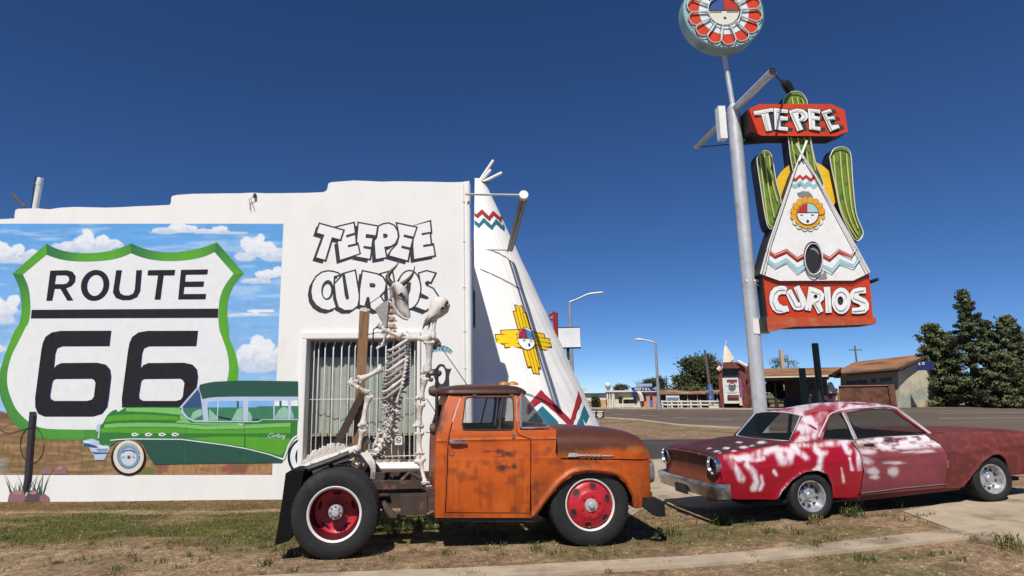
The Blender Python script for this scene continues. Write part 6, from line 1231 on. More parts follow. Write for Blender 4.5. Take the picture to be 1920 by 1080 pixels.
b.tube([sp(.16)(*q) for q in ell(*dc, 15.6, 28.4, 36, -.06)], .022, 6, 0, closed=True); b.tube([sp(.18)(*q) for q in ell(dc[0]+1.2, dc[1]+3, 16.5, 29, 36, -.06)], .012, 6, 1, closed=True); NB(b, 'door_oval', [M_sbk, M_tube, M_grey], tp, 60)
b = MB()
for L in ([(1502, 286), (1485, 331), (1443, 454), (1428, 512)], [(1502, 286), (1531, 331), (1593, 440), (1631, 510)], [(1506, 292), (1534, 340), (1590, 444), (1624, 508)], [(1497, 300), (1484, 340), (1446, 456), (1434, 510)]): b.tube([sp(.15)(*q) for q in L], .013, 6)
for L in ([(190, 700), (272, 765), (385, 715), (490, 797), (560, 760)], [(735, 757), (800, 795), (890, 717), (1012, 777), (1050, 700)], [(200, 810), (278, 870), (385, 815), (490, 925), (570, 870)], [(735, 880), (825, 922), (900, 830), (1035, 875), (1095, 790)]): b.tube([sp(.15)(*q) for q in R2(L)], .009, 5)
NB(b, 'outline_tubing', M_tube, tp, 60)
b = MB(); b.tube([sp(.14)(1498, 302), sp(.14)(1513, 264)], .026, 6); b.tube([sp(.16)(1507, 298), sp(.16)(1493, 269)], .022, 6); NB(b, 'tent_pole', M_swh, tp)
P1 = R1([(180, 190), (910, 190), (1045, 250), (1078, 470), (960, 515), (210, 510), (90, 465), (55, 250)])
tb = boxed('name_box', P1, .12, .42, [M_sor, M_sbk]); G2 = lambda L: crop(L, 1390, 180, 9.143); G3 = lambda L: crop(L, 1420, 510, 8.348)
TEP = [[(205, 262), (540, 205), (548, 262), (462, 285), (525, 590), (425, 605), (345, 325), (228, 335)], [(555, 205), (800, 235), (795, 292), (660, 290), (665, 340), (800, 360), (795, 420), (668, 430), (672, 525), (800, 535), (795, 600), (575, 575), (560, 290)],
    [(815, 255), (950, 215), (1060, 230), (1135, 290), (1145, 370), (1090, 430), (1005, 440), (1060, 570), (960, 605)], [(1140, 215), (1355, 235), (1345, 300), (1250, 290), (1255, 340), (1350, 360), (1345, 420), (1260, 415), (1265, 525), (1360, 530), (1350, 600), (1165, 570)],
    [(1370, 270), (1530, 220), (1555, 275), (1460, 310), (1480, 360), (1590, 345), (1612, 400), (1510, 420), (1545, 500), (1665, 490), (1690, 550), (1525, 610)]]
TEPh = [[(975, 300), (1010, 300), (1035, 335), (1020, 380), (985, 395)]]
CUR = [[(470, 250), (430, 218), (350, 215), (262, 240), (207, 310), (187, 400), (197, 500), (240, 590), (310, 642), (380, 645), (502, 612), (472, 525), (405, 532), (345, 492), (316, 430), (332, 370), (380, 343), (440, 350)], [(450, 345), (480, 285), (530, 268), (635, 468), (650, 480), (664, 468), (568, 245), (655, 207), (760, 420), (762, 510), (712, 585), (640, 600), (570, 582), (530, 520)],
    [(805, 225), (900, 245), (1000, 290), (1050, 350), (1040, 430), (985, 480), (1035, 610), (950, 655), (880, 510), (862, 500), (835, 610), (740, 590), (780, 400)], [(1035, 235), (1140, 230), (1165, 635), (1070, 640), (1060, 400)], ell(1314, 450, 150, 207, 36),
    [(1695, 240), (1705, 332), (1600, 335), (1578, 362), (1620, 385), (1700, 420), (1748, 490), (1745, 580), (1690, 640), (1590, 655), (1480, 650), (1480, 560), (1590, 555), (1615, 530), (1590, 505), (1500, 470), (1452, 400), (1450, 330), (1500, 265), (1600, 240)]]
CURh = [ell(912, 385, 32, 32, 14), ell(1300, 450, 46, 70, 20)]
def letters(name, parent, Ls, Hs, G, sh, f0, tubes):
    b = MB()
    b.poly([[(x+sh[0]*k, y+sh[1]*k) for x, y in G(L)] for L in Ls for k in (1, .75, .5, .25)]+[offs(G(L), 1.25) for L in Ls], sp(f0+.004), (), 1)
    for i, L in enumerate(Ls):
        hs_ = [G(h) for h in Hs if inside(np.array([h[0]]), L)[0]]; b.prism(G(L), sp(f0+.03+.002*i), ext(sp(f0+.03+.002*i), .024), holes=hs_, m=0, mside=1)
    o = NB(b, name, [M_swh, M_lsh], parent); b = MB()
    for T in tubes: b.tube([sp(f0+.055)(*q) for q in G(T)], .008, 5)
    NB(b, 'letter_tubing', M_tube, o, 60); return o
letters('lettering', tb, TEP, TEPh, G2, (9, 1.4), .12, [[(230, 300), (520, 240)], [(410, 300), (470, 580)], [(385, 320), (440, 590)], [(600, 250), (780, 270)], [(600, 260), (620, 555), (780, 575)], [(640, 385), (790, 395)], [(860, 270), (1000, 580)], [(870, 265), (960, 245), (1050, 265), (1100, 330), (1060, 395), (990, 410)], [(1180, 250), (1330, 270)], [(1190, 250), (1210, 550), (1340, 575)], [(1220, 385), (1340, 395)], [(1400, 290), (1540, 250)], [(1410, 290), (1550, 580), (1680, 530)], [(1480, 395), (1600, 372)]])
P2 = [(1430, 511), (1441, 515), (1462, 521), (1600, 521), (1629, 506), (1637, 596), (1440, 600)]
cb_ = boxed('lower_box', P2, .04, .34, [M_sor, M_sbk])
letters('lettering', cb_, CUR, CURh, G3, (1.2, 1.4), .04, [[(440, 260), (330, 265), (260, 330), (240, 450), (290, 570), (400, 600)], [(490, 320), (600, 530), (690, 520), (610, 260)], [(820, 260), (800, 570)], [(840, 290), (990, 340), (960, 440), (890, 470), (980, 610)], [(1090, 270), (1115, 600)], ell(1308, 450, 100, 150, 16), [(1670, 280), (1520, 310), (1500, 400), (1690, 480), (1680, 590), (1500, 610)]])
b = MB(); b.poly([stroke([(1433, 524), (1462, 534.5), (1600, 535.5), (1629, 520)], 1.0)], sp(.046), (), 0); NB(b, 'painted_line', M_sbk, cb_)
b = MB(); ls = [(1437, 594), (1643, 595.5), (1642, 607.5), (1600, 609.5), (1488, 612.5), (1440, 621.5)]; b.prism(ls, sp(.22), ext(sp(.22), .56), m=0, mside=1); NB(b, 'bottom_ledge', [pmat('weathered_orange', tuple(c*.8 for c in lin(196, 82, 44)), .65, .2, 6, col2=tuple(c*.8 for c in lin(190, 110, 76)), sc2=4, lo=.45, hi=.7), M_sbk], cb_)
# the sun drum on top
DC = onY(1357, 22, 13.15); DR = .955; b = MB()
Md = Matrix.Translation(DC) @ Matrix.Rotation(math.pi/2, 4, 'X')
b.lathe([(DR*.97, .02), (DR, .0), (DR, -.33), (DR*.97, -.35), (0, -.35)], Md, 72); b.lathe([(0, .0), (DR*.97, .0)], Md, 72, 1); drum = NB(b, 'sun_drum', [pmat('teal_grey_drum', (.28, .40, .42), .4, .15, 3, metal=.2, col2=(.2, .3, .31), sc2=2, lo=.45, hi=.7), M_saq], smooth=50)
dk = 1/9/75.5*DR
def dp(off): return lambda x, y: Vector((DC.x+x*DR/642, DC.y-off, DC.z-y*DR/642))
b = MB(); F2 = dp
b.poly([ell(0, 0, 620, 620, 60)], dp(.004), [ell(0, 0, 392, 392, 48)], 0) if False else None
tubes = []
for k in range(14):
    a = R(96-4+180/7*0)+2*math.pi*k/14-R(5); c, s = math.cos(a), math.sin(a); rot = lambda L: [(x*c-y*s, x*s+y*c) for x, y in L]
    hw = 392*math.tan(math.pi/14)*.90; ho = 500*math.tan(math.pi/14)*.97
    b.poly([rot([(392, -hw), (500, -ho)]+ell(500, 0, 88, ho, 12, 0, -math.pi/2, math.pi/2, False)[1:-1]+[(500, ho), (392, hw)])], dp(.006), (), 1)
    b.poly([rot([(255, -255*.19), (392, -hw*1.1), (392, hw*1.1), (255, 255*.19)])], dp(.006), (), 2)
    for q in (-1, 1): b.poly([rot(stroke([(262, q*262*.15), (560, q*ho*.82)], 9))], dp(.010), (), 3)
    b.poly([rot(stroke([(500, -ho-10), (575, -ho*.66), (604, 0), (575, ho*.66), (500, ho+10)], 12))], dp(.008), (), 3)
    tubes.append(rot([(262, -262*.20), (500, -ho)]+ell(500, 0, 92, ho, 12, 0, -math.pi/2, math.pi/2, False)[1:-1]+[(500, ho), (262, 262*.20)]))
b.poly([ell(0, 0, 256, 256, 48)], dp(.014), (), 3); 
b.poly([ell(0, -20, 232, 232, 24, 0, math.pi, 1.5*math.pi-.03, False)+[(-7, -20)]], dp(.018), (), 4); b.poly([ell(0, -20, 232, 232, 24, 0, 1.5*math.pi+.03, 2*math.pi, False)+[(7, -20)]], dp(.018), (), 5)
b.poly([ell(0, -8, 236, 236, 30, 0, .02, math.pi-.02, False)], dp(.018), (), 6); b.poly([[(-225, 5), (-40, 5), (-40, 22), (-222, 22)], [(40, 5), (225, 5), (222, 22), (40, 22)], ell(5, 118, 24, 22, 14), [(-236, -24), (236, -24), (236, -12), (-236, -12)]], dp(.022), (), 3)
NB(b, 'sun_face', [M_saq, M_sor, pmat('sign_ice_white', (.66, .76, .78), .5, .05, 6), M_lsh, pmat('sign_blue', tuple(c*.85 for c in lin(52, 86, 150)), .5, .1, 6), pmat('sign_red', (0, 0, 0)), pmat('sign_cream', (.70, .68, .56), .5, .06, 6)], drum)
b = MB()
for T in tubes: b.tube([dp(.055)(*q) for q in T], .011, 6)
b.tube([dp(.06)(*q) for q in ell(0, 0, 262, 262, 40)], .013, 6, closed=True); NB(b, 'outline_tubing', M_tube, drum, 60)

# ------------------------------------------------------------------ across the road
class Spot:                                            # a place on the ground seen at a pixel, and points above it
    def __init__(s, px, py, Y=None):
        if Y is None: s.p = onG(px, py)
        else: q = onY(px, py, Y); s.p = Vector((q.x, Y, ground(q.x, Y)))
        s.Y = s.p.y; s.ppm = F/(s.Y*_cp)
        s.n = Vector((s.p.x, s.p.y, 0)).normalized(); s.t = Vector((s.n.y, -s.n.x, 0))   # things over there face the shop
    def at(s, px, py, dy=0.0): return onP(px, py, s.p+s.n*dy, s.n)
    def back(s, v, d, z): q = v+s.n*d; return Vector((q.x, q.y, z))
def pbox(b, s, x0, y0, x1, y1, depth=.3, dy=0.0, m=0):  # a box whose front face covers the given part of the picture at the spot's distance
    xm, ym = (x0+x1)/2, (y0+y1)/2; a, c = s.at(x0, ym, dy), s.at(x1, ym, dy); z1, z0 = s.at(xm, y0, dy).z, s.at(xm, y1, dy).z; m_ = (a+c)/2+s.n*(depth/2)
    b.box((m_.x, m_.y, (z0+z1)/2), (abs((c-a).dot(s.t)), depth, abs(z1-z0)), m, rz=math.atan2(s.t.y, s.t.x)); return b
R3e = lambda x, y: (1090+x/9.143, 690+y/9.143); R4e = lambda x, y: (1250+x/7.2, 640+y/7.2); R5e = lambda x, y: (1450+x/6.194, 640+y/6.194)
def eb(b, s, C, x0, y0, x1, y1, depth=.3, dy=0.0, m=0): return pbox(b, s, *C(x0, y0), *C(x1, y1), depth, dy, m)
pc = lambda nm, r_, g, b_, k=.72, **kw: pmat(nm, tuple(c*k for c in lin(r_, g, b_)), kw.pop('rough', .8), kw.pop('var', .12), kw.pop('sc', 1.5), **kw)
M_w = pc('white_wall_paint', 244, 240, 228); M_cream = pc('cream_wall', 236, 226, 186); M_tan = pc('tan_wall', 222, 176, 120); M_pink = pc('salmon_stucco', 226, 156, 132); M_dkw = pmat('dark_window', (.02, .022, .026), .3, .2, 3); M_blue = pc('blue_paint', 70, 126, 190); M_navy = pc('navy_sign', 22, 40, 110); M_roofl = pc('roof_edge_white', 240, 240, 236); M_or = pc('amber_window', 196, 120, 50); M_dkroof = pc('dark_roof_edge', 70, 66, 64)
def bpart(nm, root, mats, *boxes, spot=None, C=R3e):
    b = MB()
    for q in boxes: eb(b, spot, C, *q)
    return b.build(nm, mats, root)
s = Spot(1116, 764.5)
r = thing('storage_building', 'long low building, white above tan, beyond the teepee edge', 'building', s.p)
bpart('wall', r, [M_w, M_tan], (-300, 452, 424, 550, 8, 0, 0), (-300, 550, 424, 700, 8, 0, 1), spot=s); bpart('roof', r, M_dkroof, (-310, 432, 428, 452, 8.6, -.3), spot=s)
bpart('door', r, M_w, (90, 570, 185, 700, .1, -.12), spot=s); bpart('sign_board', r, M_or, (60, 572, 200, 582, .06, -.24), spot=s)
s = Spot(1160, 764)
r = thing('motel_office', 'cream and salmon pink motel office with white columns and a flat white roof', 'motel', s.p)
bpart('wall', r, [M_cream, M_pink], (425, 415, 1040, 690, 10, .25, 0), (1040, 415, 1300, 690, 10, .15, 1), spot=s)
o = bpart('roof', r, M_roofl, (398, 385, 880, 412, 11, -.35), (872, 398, 1305, 412, 11, -.2), spot=s)
for x in (428, 452, 490, 532, 560): bpart('column', r, M_w, (x-10, 412, x+12, 690, .4, -.2), spot=s)
bpart('window', r, M_dkw, (640, 500, 700, 600, .1, .18), spot=s); o = bpart('window', r, M_dkw, (735, 540, 890, 612, .1, .18), spot=s); bpart('pane', o, M_or, (805, 560, 878, 606, .06, .13), spot=s); bpart('awning', r, M_cream, (715, 508, 892, 538, .7, -.4), spot=s)
bpart('window', r, M_dkw, (1045, 460, 1110, 560, .1, .08), spot=s); o = bpart('door', r, M_blue, (1175, 470, 1225, 690, .1, .08), spot=s); bpart('pane', o, M_dkw, (1180, 480, 1220, 545, .05, .04), spot=s); bpart('neon_trim', r, M_roofl, (600, 440, 900, 446, .1, .18), spot=s)
s = Spot(1262, 764.5)
r = thing('motel_wing', 'long motel wing under a rusty tan roof behind the big tree', 'motel', s.p)
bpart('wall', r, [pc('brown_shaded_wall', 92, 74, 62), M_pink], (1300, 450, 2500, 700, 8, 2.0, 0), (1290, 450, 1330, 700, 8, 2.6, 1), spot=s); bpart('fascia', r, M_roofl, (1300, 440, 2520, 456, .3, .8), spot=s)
b = MB(); a0_, a1_ = s.at(*R3e(1290, 440), .6), s.at(*R3e(2520, 440), .6); h0_, h1_ = s.at(*R3e(1330, 375), 6), s.at(*R3e(2500, 360), 6); b.add([a0_, a1_, h1_, h0_], [(0, 1, 2, 3)]); k0_, k1_ = s.back(a0_, 11, a0_.z), s.back(a1_, 11, a1_.z); b.add([h0_, h1_, k1_, k0_], [(0, 1, 2, 3)]); b.build('roof', pc('rusty_tan_roof', 206, 164, 126, col2=tuple(c*.6 for c in lin(150, 100, 70)), sc2=.8, lo=.4, hi=.6), r)
for x in (1400, 1560, 1720, 1900, 2080, 2260): bpart('window', r, M_dkw, (x, 500, x+60, 620, .1, 1.9), spot=s)
for x in (1340, 1500, 1660, 1820, 1990, 2160, 2330): bpart('porch_post', r, M_w, (x, 456, x+10, 700, .12, 1.0), spot=s)
s = Spot(1190, 763.8)
r = thing('motel_sign', 'blue motel sign with a bird outline on a light blue post', 'sign', s.p)
bpart('post', r, [M_blue, M_w], (890, 396, 940, 640, .6, 0, 0), (880, 640, 950, 672, .9, -.2, 1), spot=s); bd = bpart('sign_board', r, M_navy, (860, 330, 1262, 394, .5, -.1), spot=s)
b = MB(); q = lambda x, y: s.at(*R3e(x, y), -.16)
ML = {'M': [[(0, 40), (0, 0), (9, 0), (20, 18), (31, 0), (40, 0), (40, 40), (31, 40), (31, 14), (20, 32), (9, 14), (9, 40)]], 'O': [ell(20, 20, 20, 20, 18)], 'T': [[(0, 0), (38, 0), (38, 9), (24, 9), (24, 40), (14, 40), (14, 9), (0, 9)]], 'E': [[(0, 0), (36, 0), (36, 9), (10, 9), (10, 16), (32, 16), (32, 24), (10, 24), (10, 31), (36, 31), (36, 40), (0, 40)]], 'L': [[(0, 0), (10, 0), (10, 31), (36, 31), (36, 40), (0, 40)]]}
for k, ch in enumerate('MOTEL'): b.poly([[(918+k*58+x*1.15, 342+y*1.05) for x, y in L] for L in ML[ch]], q, [[(918+58+x*1.15, 342+y*1.05) for x, y in ell(20, 20, 10, 11, 14)]] if ch == 'O' else ())
b.build('lettering', M_w, bd); bpart('arrow', r, pc('pale_blue', 170, 190, 226), (1225, 345, 1300, 366, .3, -.25), (1265, 325, 1320, 385, .3, -.2), spot=s)
up_ = bpart('upper_board', r, pc('sky_blue_board', 150, 180, 224), (932, 268, 1214, 322, .4, 0), spot=s)
b = MB(); wv = [(945+i*8, 297+14*math.sin(i*1.35)+3*math.sin(i*.7)) for i in range(33)]; b.poly([stroke(wv, 6)], lambda x, y: s.at(*R3e(x, y), -.05)); b.build('script_lettering', M_w, up_)
b = MB(); bird = [(870, 195), (925, 225), (950, 245), (985, 200), (1000, 190), (985, 235), (1020, 245), (1080, 215), (1050, 250), (1000, 268), (950, 272), (905, 262), (930, 250), (890, 220)]; b.prism(bird, lambda x, y: s.at(*R3e(x, y), 0), lambda x, y: s.at(*R3e(x, y), 0)+s.n*.25); b.build('bird_outline', pc('pale_blue', 0, 0, 0), r)
b = MB(); b.tube([s.at(*R3e(x, y), -.3) for x, y in spline([(965, 415), (1005, 445), (1030, 500), (1042, 565)], 4)], .22, 6); b.tube([s.at(*R3e(915, 450), -.3), s.at(*R3e(915, 451), -.5)], .3, 14, 1); b.build('curved_trim', [M_w, M_navy], r)
def far_car(nm, label, px, py, C, x0, y0, x1, y1, body, group=None):
    s = Spot(px, py); a, c = s.at(*C(x0, y0)), s.at(*C(x1, y1)); wd = (c-a).dot(s.t); h = a.z-c.z; m_ = (a+c)/2
    r = thing(nm, label, 'car', (m_.x, m_.y, c.z), math.atan2(s.t.y, s.t.x), group); xm = zb_ = 0; rings = []
    for y, w0_, w1_, h0_, h1_ in ((0, .42, .46, .22, .50), (.12, .5, .5, .2, .58), (1.5, .5, .5, .2, .62), (1.9, .5, .40, .2, .97), (3.2, .5, .40, .2, 1.0), (3.8, .5, .46, .2, .64), (4.6, .47, .45, .22, .56)):
        rings.append([(xm-wd*w0_, y, zb_+h*h0_), (xm-wd*w0_, y, zb_+h*min(.56, h1_)), (xm-wd*w1_, y, zb_+h*h1_), (xm+wd*w1_, y, zb_+h*h1_), (xm+wd*w0_, y, zb_+h*min(.56, h1_)), (xm+wd*w0_, y, zb_+h*h0_)])
    b = MB(); b.loft(rings, cap=True); b.build('body', body, r, 30, world=False)
    b = MB(); b.add([(xm-wd*.42, 1.47, zb_+h*.63), (xm+wd*.42, 1.47, zb_+h*.63), (xm+wd*.34, 1.84, zb_+h*.93), (xm-wd*.34, 1.84, zb_+h*.93)], [(0, 1, 2, 3)]); b.build('windscreen', M_dkw, r, world=False)
    for q in (-1, 1):
        for y in (.9, 3.7): b = MB(); b.lathe([(0, .12), (h*.2, .12), (h*.2, -.12), (0, -.12)], Matrix.Translation((xm+q*wd*.43, y, zb_+h*.2)) @ Matrix.Rotation(math.pi/2, 4, 'Y'), 14); b.build('wheel', M_tyre, r, world=False)
        b = MB(); b.lathe([(0, .05), (h*.09, .03), (h*.09, -.05)], Matrix.Translation((xm+q*wd*.33, -.02, zb_+h*.42)) @ Matrix.Rotation(math.pi/2, 4, 'X'), 10); b.build('headlight', M_w, r, world=False)
    b = MB(); b.box((xm, -.08, zb_+h*.27), (wd*.96, .2, h*.1)); b.build('bumper', M_dull, r, world=False)
far_car('vintage_car', 'white vintage car with a rounded roof parked facing the road beside the motel sign', 1208, 763.5, R3e, 1002, 555, 1165, 668, pc('ivory_car_paint', 226, 228, 214, rough=.35))
far_car('parked_car', 'dark car with a yellow fender behind the low white rail by the motel office', 1170, 763.3, R3e, 655, 570, 800, 662, pc('dark_car_paint', 70, 78, 60, rough=.4, col2=tuple(c*.7 for c in lin(196, 190, 70)), sc2=.8, lo=.5, hi=.6))
def rail_fence(nm, label, x0, x1, py, top, low, step, group='white rail fences along the far kerb'):
    s0 = Spot(x0, py); r = thing(nm, label, 'fence', s0.p, 0, group); xs = np.arange(x0, x1+.1, step); P = [onG(x, py+(x-x0)*.004) for x in xs]; h = s0.at(x0, top).z-s0.p.z
    for p in P: b = MB(); b.box((p.x, p.y, p.z+h*.55), (.16, .16, h*1.1)); b.build('fence_post', M_w, r)
    for f in low:
        b = MB(); b.loft([[(p.x, p.y-.1-.03*k, p.z+h*f+z) for k, z in ((0, -.07), (1, -.07), (1, .07), (0, .07))] for p in P], cap=True); b.build('fence_rail', M_w, r)
rail_fence('rail_fence', 'short white rail fence in front of the motel office columns', 1152.5, 1189, 764, 757.5, (.9, .4), 12)
rail_fence('rail_fence', 'long white rail fence between the street lamp and the brick pylon', 1242, 1352, 765.2, 752, (.95, .5), 18)
rail_fence('rail_fence', 'white rail fence seen just right of the silver sign pole', 1424, 1474, 764, 747.5, (.95, .5), 16)
s = Spot(1262, 764.8); r = thing('blue_board', 'white and blue sign board standing behind the long white fence', 'sign', s.at(1262, 764.8, 1.5)); bpart('board', r, [pc('sky_blue_board', 0, 0, 0), M_w, M_navy], (1452, 465, 1680, 560, .2, 1.5, 1), (1462, 500, 1670, 522, .1, 1.44, 0), (1470, 540, 1662, 552, .1, 1.44, 2), spot=s)
for x in (1475, 1655): bpart('leg', r, M_w, (x, 560, x+12, 680, .12, 1.6), spot=s)
s = Spot(1117, 764.2)
# street furniture
M_galv = pmat('galvanised_lamp_pole', (.36, .37, .38), .5, .12, 3, metal=.4)
def lamp(label, px, pyb, pyt, arm, Yd=None, rad=.11):
    s = Spot(px, pyb, Yd); P0 = s.p; P1 = s.at(px-(.0), pyt); P1.x = P0.x; r = thing('street_lamp', label, 'street lamp', P0, 0, 'curved-arm street lamps along the road'); b = MB()
    b.tube([P0, P1], [rad, rad*.6], 12); b.tube([P0, P0+Vector((0, 0, .5))], rad*1.6, 12); b.build('pole', M_galv, r, 40)
    A = [Vector((P1.x, s.Y, P1.z))]+[s.at(*q) for q in arm]; b = MB(); b.tube([tuple(q) for q in spline([tuple(v) for v in A], 4)], rad*.42, 8); b.build('arm', M_galv, r, 40)
    e, f = A[-1], A[-2]; d = (e-f); d.z *= .4; d.normalize(); b = MB(); L = 15.0/s.ppm; q_ = 2.2/s.ppm; b.tube([e-d*.1, e+d*L*.2, e+d*L*.7, e+d*L], [q_*.5, q_, q_*1.1, q_*.3], 10); b.build('lamp_head', pmat('pale_lamp_head', (.6, .6, .58), .4, .1), r, 60)
lamp('tall street lamp rising behind the blank white signboard, its arm to the right', 1076.5, 800, 566, [(1082, 561), (1102, 552), (1117, 549.5)], 33, .12)
lamp('street lamp in front of the motel, its arm curving to the left', 1236, 768, 648, [(1229, 643), (1216, 639), (1206, 637)], None, .16)
s = Spot(1067, 790, 27); r = thing('blank_signboard', 'blank white signboard with a dark frame on a black post beside the teepee', 'sign', s.p)
b = MB(); pbox(b, s, 1065, 652, 1070, 800, .12); b.build('post', M_black, r); b = MB(); pbox(b, s, 1045, 613, 1088.5, 653, .3, -.1, 0); o = b.build('frame', M_black, r); b = MB(); pbox(b, s, 1047, 615, 1088, 651, .1, -.15); b.build('panel', pc('blank_white_panel', 244, 246, 248, .85), o); b = MB(); pbox(b, s, 1058, 676, 1068, 684, .2, -.1); b.build('lamp', M_w, r)
s = Spot(1043, 700, 24); r = thing('red_lattice_mast', 'red steel lattice sign frame peeking out behind the teepee', 'mast', s.p); M_rd = pc('red_steel', 170, 46, 44)
b = MB()
for L in ([(1029, 592), (1036, 588), (1039, 584)], [(1030, 600), (1036, 598), (1040, 606)], [(1039, 584), (1040, 640), (1040, 800)], [(1028, 592), (1042, 650)], [(1027, 601), (1042, 652)]): b.tube([s.at(*q) for q in L], .05, 6)
b.tube([s.at(1043, 586), s.at(1044, 650)], .07, 6); b.build('frame', M_rd, r, 50)
s = Spot(1119, 800, 30); r = thing('route_marker_board', 'small black highway marker board with white shields beside the teepee edge', 'sign', s.p)
b = MB(); pbox(b, s, 1103, 769, 1132.5, 783.5, .06, 0); o = b.build('board', M_black, r); b = MB()
for x in (1106, 1119.5):
    b.poly([[(x, 770.5), (x+11, 770.5), (x+11, 773), (x, 773)]], lambda X, Y: s.at(X, Y, -.02))
    b.poly([[(x+1, 775), (x+5, 774.5), (x+9, 775), (x+10, 779), (x+8, 782), (x+5, 783), (x+2, 782), (x, 779)]], lambda X, Y: s.at(X, Y, -.02), [stroke([(x+3, 777), (x+7, 777.5), (x+7, 780), (x+3, 780)], .9)])
b.build('shields', M_w, o); b = MB(); pbox(b, s, 1112, 783, 1114, 802, .06, .03); b.build('post', M_dull, r); b = MB(); pbox(b, s, 1125, 783, 1127, 802, .06, .03); b.build('post', M_dull, r)
# brick pylon with the tall sign
M_brk = pmat('red_brown_brick', tuple(c*.72 for c in lin(132, 70, 58)), .85, .25, 3, .5, 8, col2=tuple(c*.7 for c in lin(104, 52, 44)), sc2=2, lo=.45, hi=.6); M_brw = pc('brown_brick', 128, 86, 62, col2=tuple(c*.6 for c in lin(104, 62, 44)), sc2=1.5, lo=.45, hi=.6)
s = Spot(1372, 766.5); r = thing('brick_pylon', 'red brick pylon holding a white sign, with a white cone on its roof', 'pylon', s.p); B4 = dict(spot=s, C=R4e)
bpart('wall', r, [M_brk], (705, 280, 755, 905, 5, 0), (985, 280, 1075, 905, 5, .2), (755, 282, 985, 365, 5, 0), (755, 365, 985, 905, 1, 1.2), **B4); bpart('side_wall', r, M_brk, (1075, 300, 1135, 890, 6, 1), **B4); bpart('dark_panel', r, M_dkw, (757, 372, 984, 492, .2, .5), **B4)
o = bpart('sign_panel', r, pc('white_sign_panel', 242, 240, 236), (764, 492, 980, 838, .3, .1), **B4); b = MB(); q4 = lambda off: (lambda x, y: s.at(*R4e(x, y), off))
b.poly([[(810, 516), (950, 516), (950, 530), (810, 530)], [(810, 534), (950, 534), (950, 550), (810, 550)]], q4(.05), (), 0); b.poly([ell(884, 614, 52, 56, 28)], q4(.05), [ell(884, 614, 45, 49, 28)], 1); b.poly([[(850, 590), (866, 596), (884, 588), (902, 596), (918, 590), (924, 610), (914, 640), (884, 652), (854, 640), (844, 610)]], q4(.05), [stroke([(868, 606), (868, 632)], 9), stroke([(894, 606), (894, 632)], 9)], 1)
b.poly([[(820, 725), (975, 725), (975, 796), (820, 796)]], q4(.05), (), 2); b.poly([stroke([(840+i*9, 750+12*math.sin(i*1.7)) for i in range(14)], 7)], q4(.0), (), 3)
b.poly([stroke([(790, 600+i*0), (830, 604)], 4), stroke([(940, 604), (972, 600)], 4), stroke([(800, 684), (970, 684)], 4), stroke([(830, 700), (940, 700)], 4)], q4(.05), (), 4); b.build('sign_print', [pc('print_red', 176, 40, 48), M_black, pc('print_brown', 74, 44, 40), pc('print_orange', 220, 120, 90), pc('print_grey', 150, 150, 150)], o)
bpart('purple_strip', r, [pc('purple_strip', 150, 92, 150), M_cream], (984, 500, 1018, 760, .3, -.15, 0), (984, 760, 1020, 865, .3, -.15, 1), **B4)
b = MB(); ap = s.at(*R4e(792, 60), 1.2); bs = [s.at(*R4e(x, y), dy) for x, y, dy in ((760, 282, .2), (860, 280, -.1), (915, 236, .6), (880, 282, 2.0), (780, 282, 2.2))]; b.add([ap+Vector((.1, 0, 0)), ap-Vector((.1, 0, 0))]+bs, [(0, 2, 3), (0, 3, 4), (0, 4, 5), (0, 5, 6), (0, 6, 1), (1, 6, 2), (0, 1, 2)]); b.tube([ap, ap+Vector((.15, 0, .5))], .05, 5); b.build('roof_cone', pc('cream_canvas', 240, 222, 196), r)
b = MB(); a = s.at(*R4e(960, 268), -.1); c = s.at(*R4e(1090, 335), -.2); b.tube([a, c], .16, 6); b.build('eave_trim', M_w, r); b = MB(); a = s.at(*R4e(692, 388), -.1); c = s.at(*R4e(732, 345), -.1); b.tube([a, c], .2, 6); b.build('eave_trim', M_w, r)
for x0, x1, lab in ((570, 748, 'left'), (785, 922, 'right')):
    s2 = Spot(*R4e((x0+x1)/2, 905)); r = thing('planter', 'low white planter %s' % ('at the foot of the leaning banner pole' if lab == 'left' else 'directly below the white pylon sign'), 'planter', s2.p); b = MB(); eb(b, s2, R4e, x0, 872, x1, 905, .8); b.build('box', M_w, r); b = MB()
    for i in range(40):
        p = s2.at(*R4e(random.uniform(x0, x1), 868), random.uniform(.1, .7)); b.tube([p, p+Vector((random.uniform(-.2, .2), 0, random.uniform(.1, .5)))], [.06, .02], 4)
    b.build('flowers', pc('planter_leaves', 120, 140, 80), r)
s = Spot(*R4e(620, 900)); r = thing('leaning_pole', 'leaning dark utility pole with a blue banner wrapped round its foot', 'pole', s.p); b = MB(); b.tube([s.p, s.at(*R4e(515, 118))], [.17, .12], 8); b.build('shaft', pc('grey_brown_wood', 112, 98, 90), r, 40); b = MB(); b.tube([s.at(*R4e(618, 850), -.05), s.at(*R4e(578, 582), -.05)], .26, 8); b.build('banner', pc('banner_blue', 84, 110, 170, col2=tuple(c*.7 for c in lin(160, 180, 220)), sc2=2, lo=.5, hi=.6), r, 40)
s = Spot(*R4e(1345, 895)); r = thing('hydrant', 'small red fire hydrant by the white fence right of the sign pole', 'hydrant', s.p); h = s.at(*R4e(1345, 825)).z-s.p.z; b = MB(); b.lathe([(.0, h), (.2, h*.92), (.28, h*.8), (.28, h*.72), (.22, h*.7), (.22, .1), (.32, .08), (.32, 0)], Matrix.Translation(s.p), 14); b.build('barrel', pc('hydrant_red', 196, 60, 36), r, 40); b = MB(); b.tube([s.p+Vector((-.4, 0, h*.55)), s.p+Vector((.4, 0, h*.55))], .1, 8); b.build('nozzle', pc('hydrant_red', 0, 0, 0), r, 40)
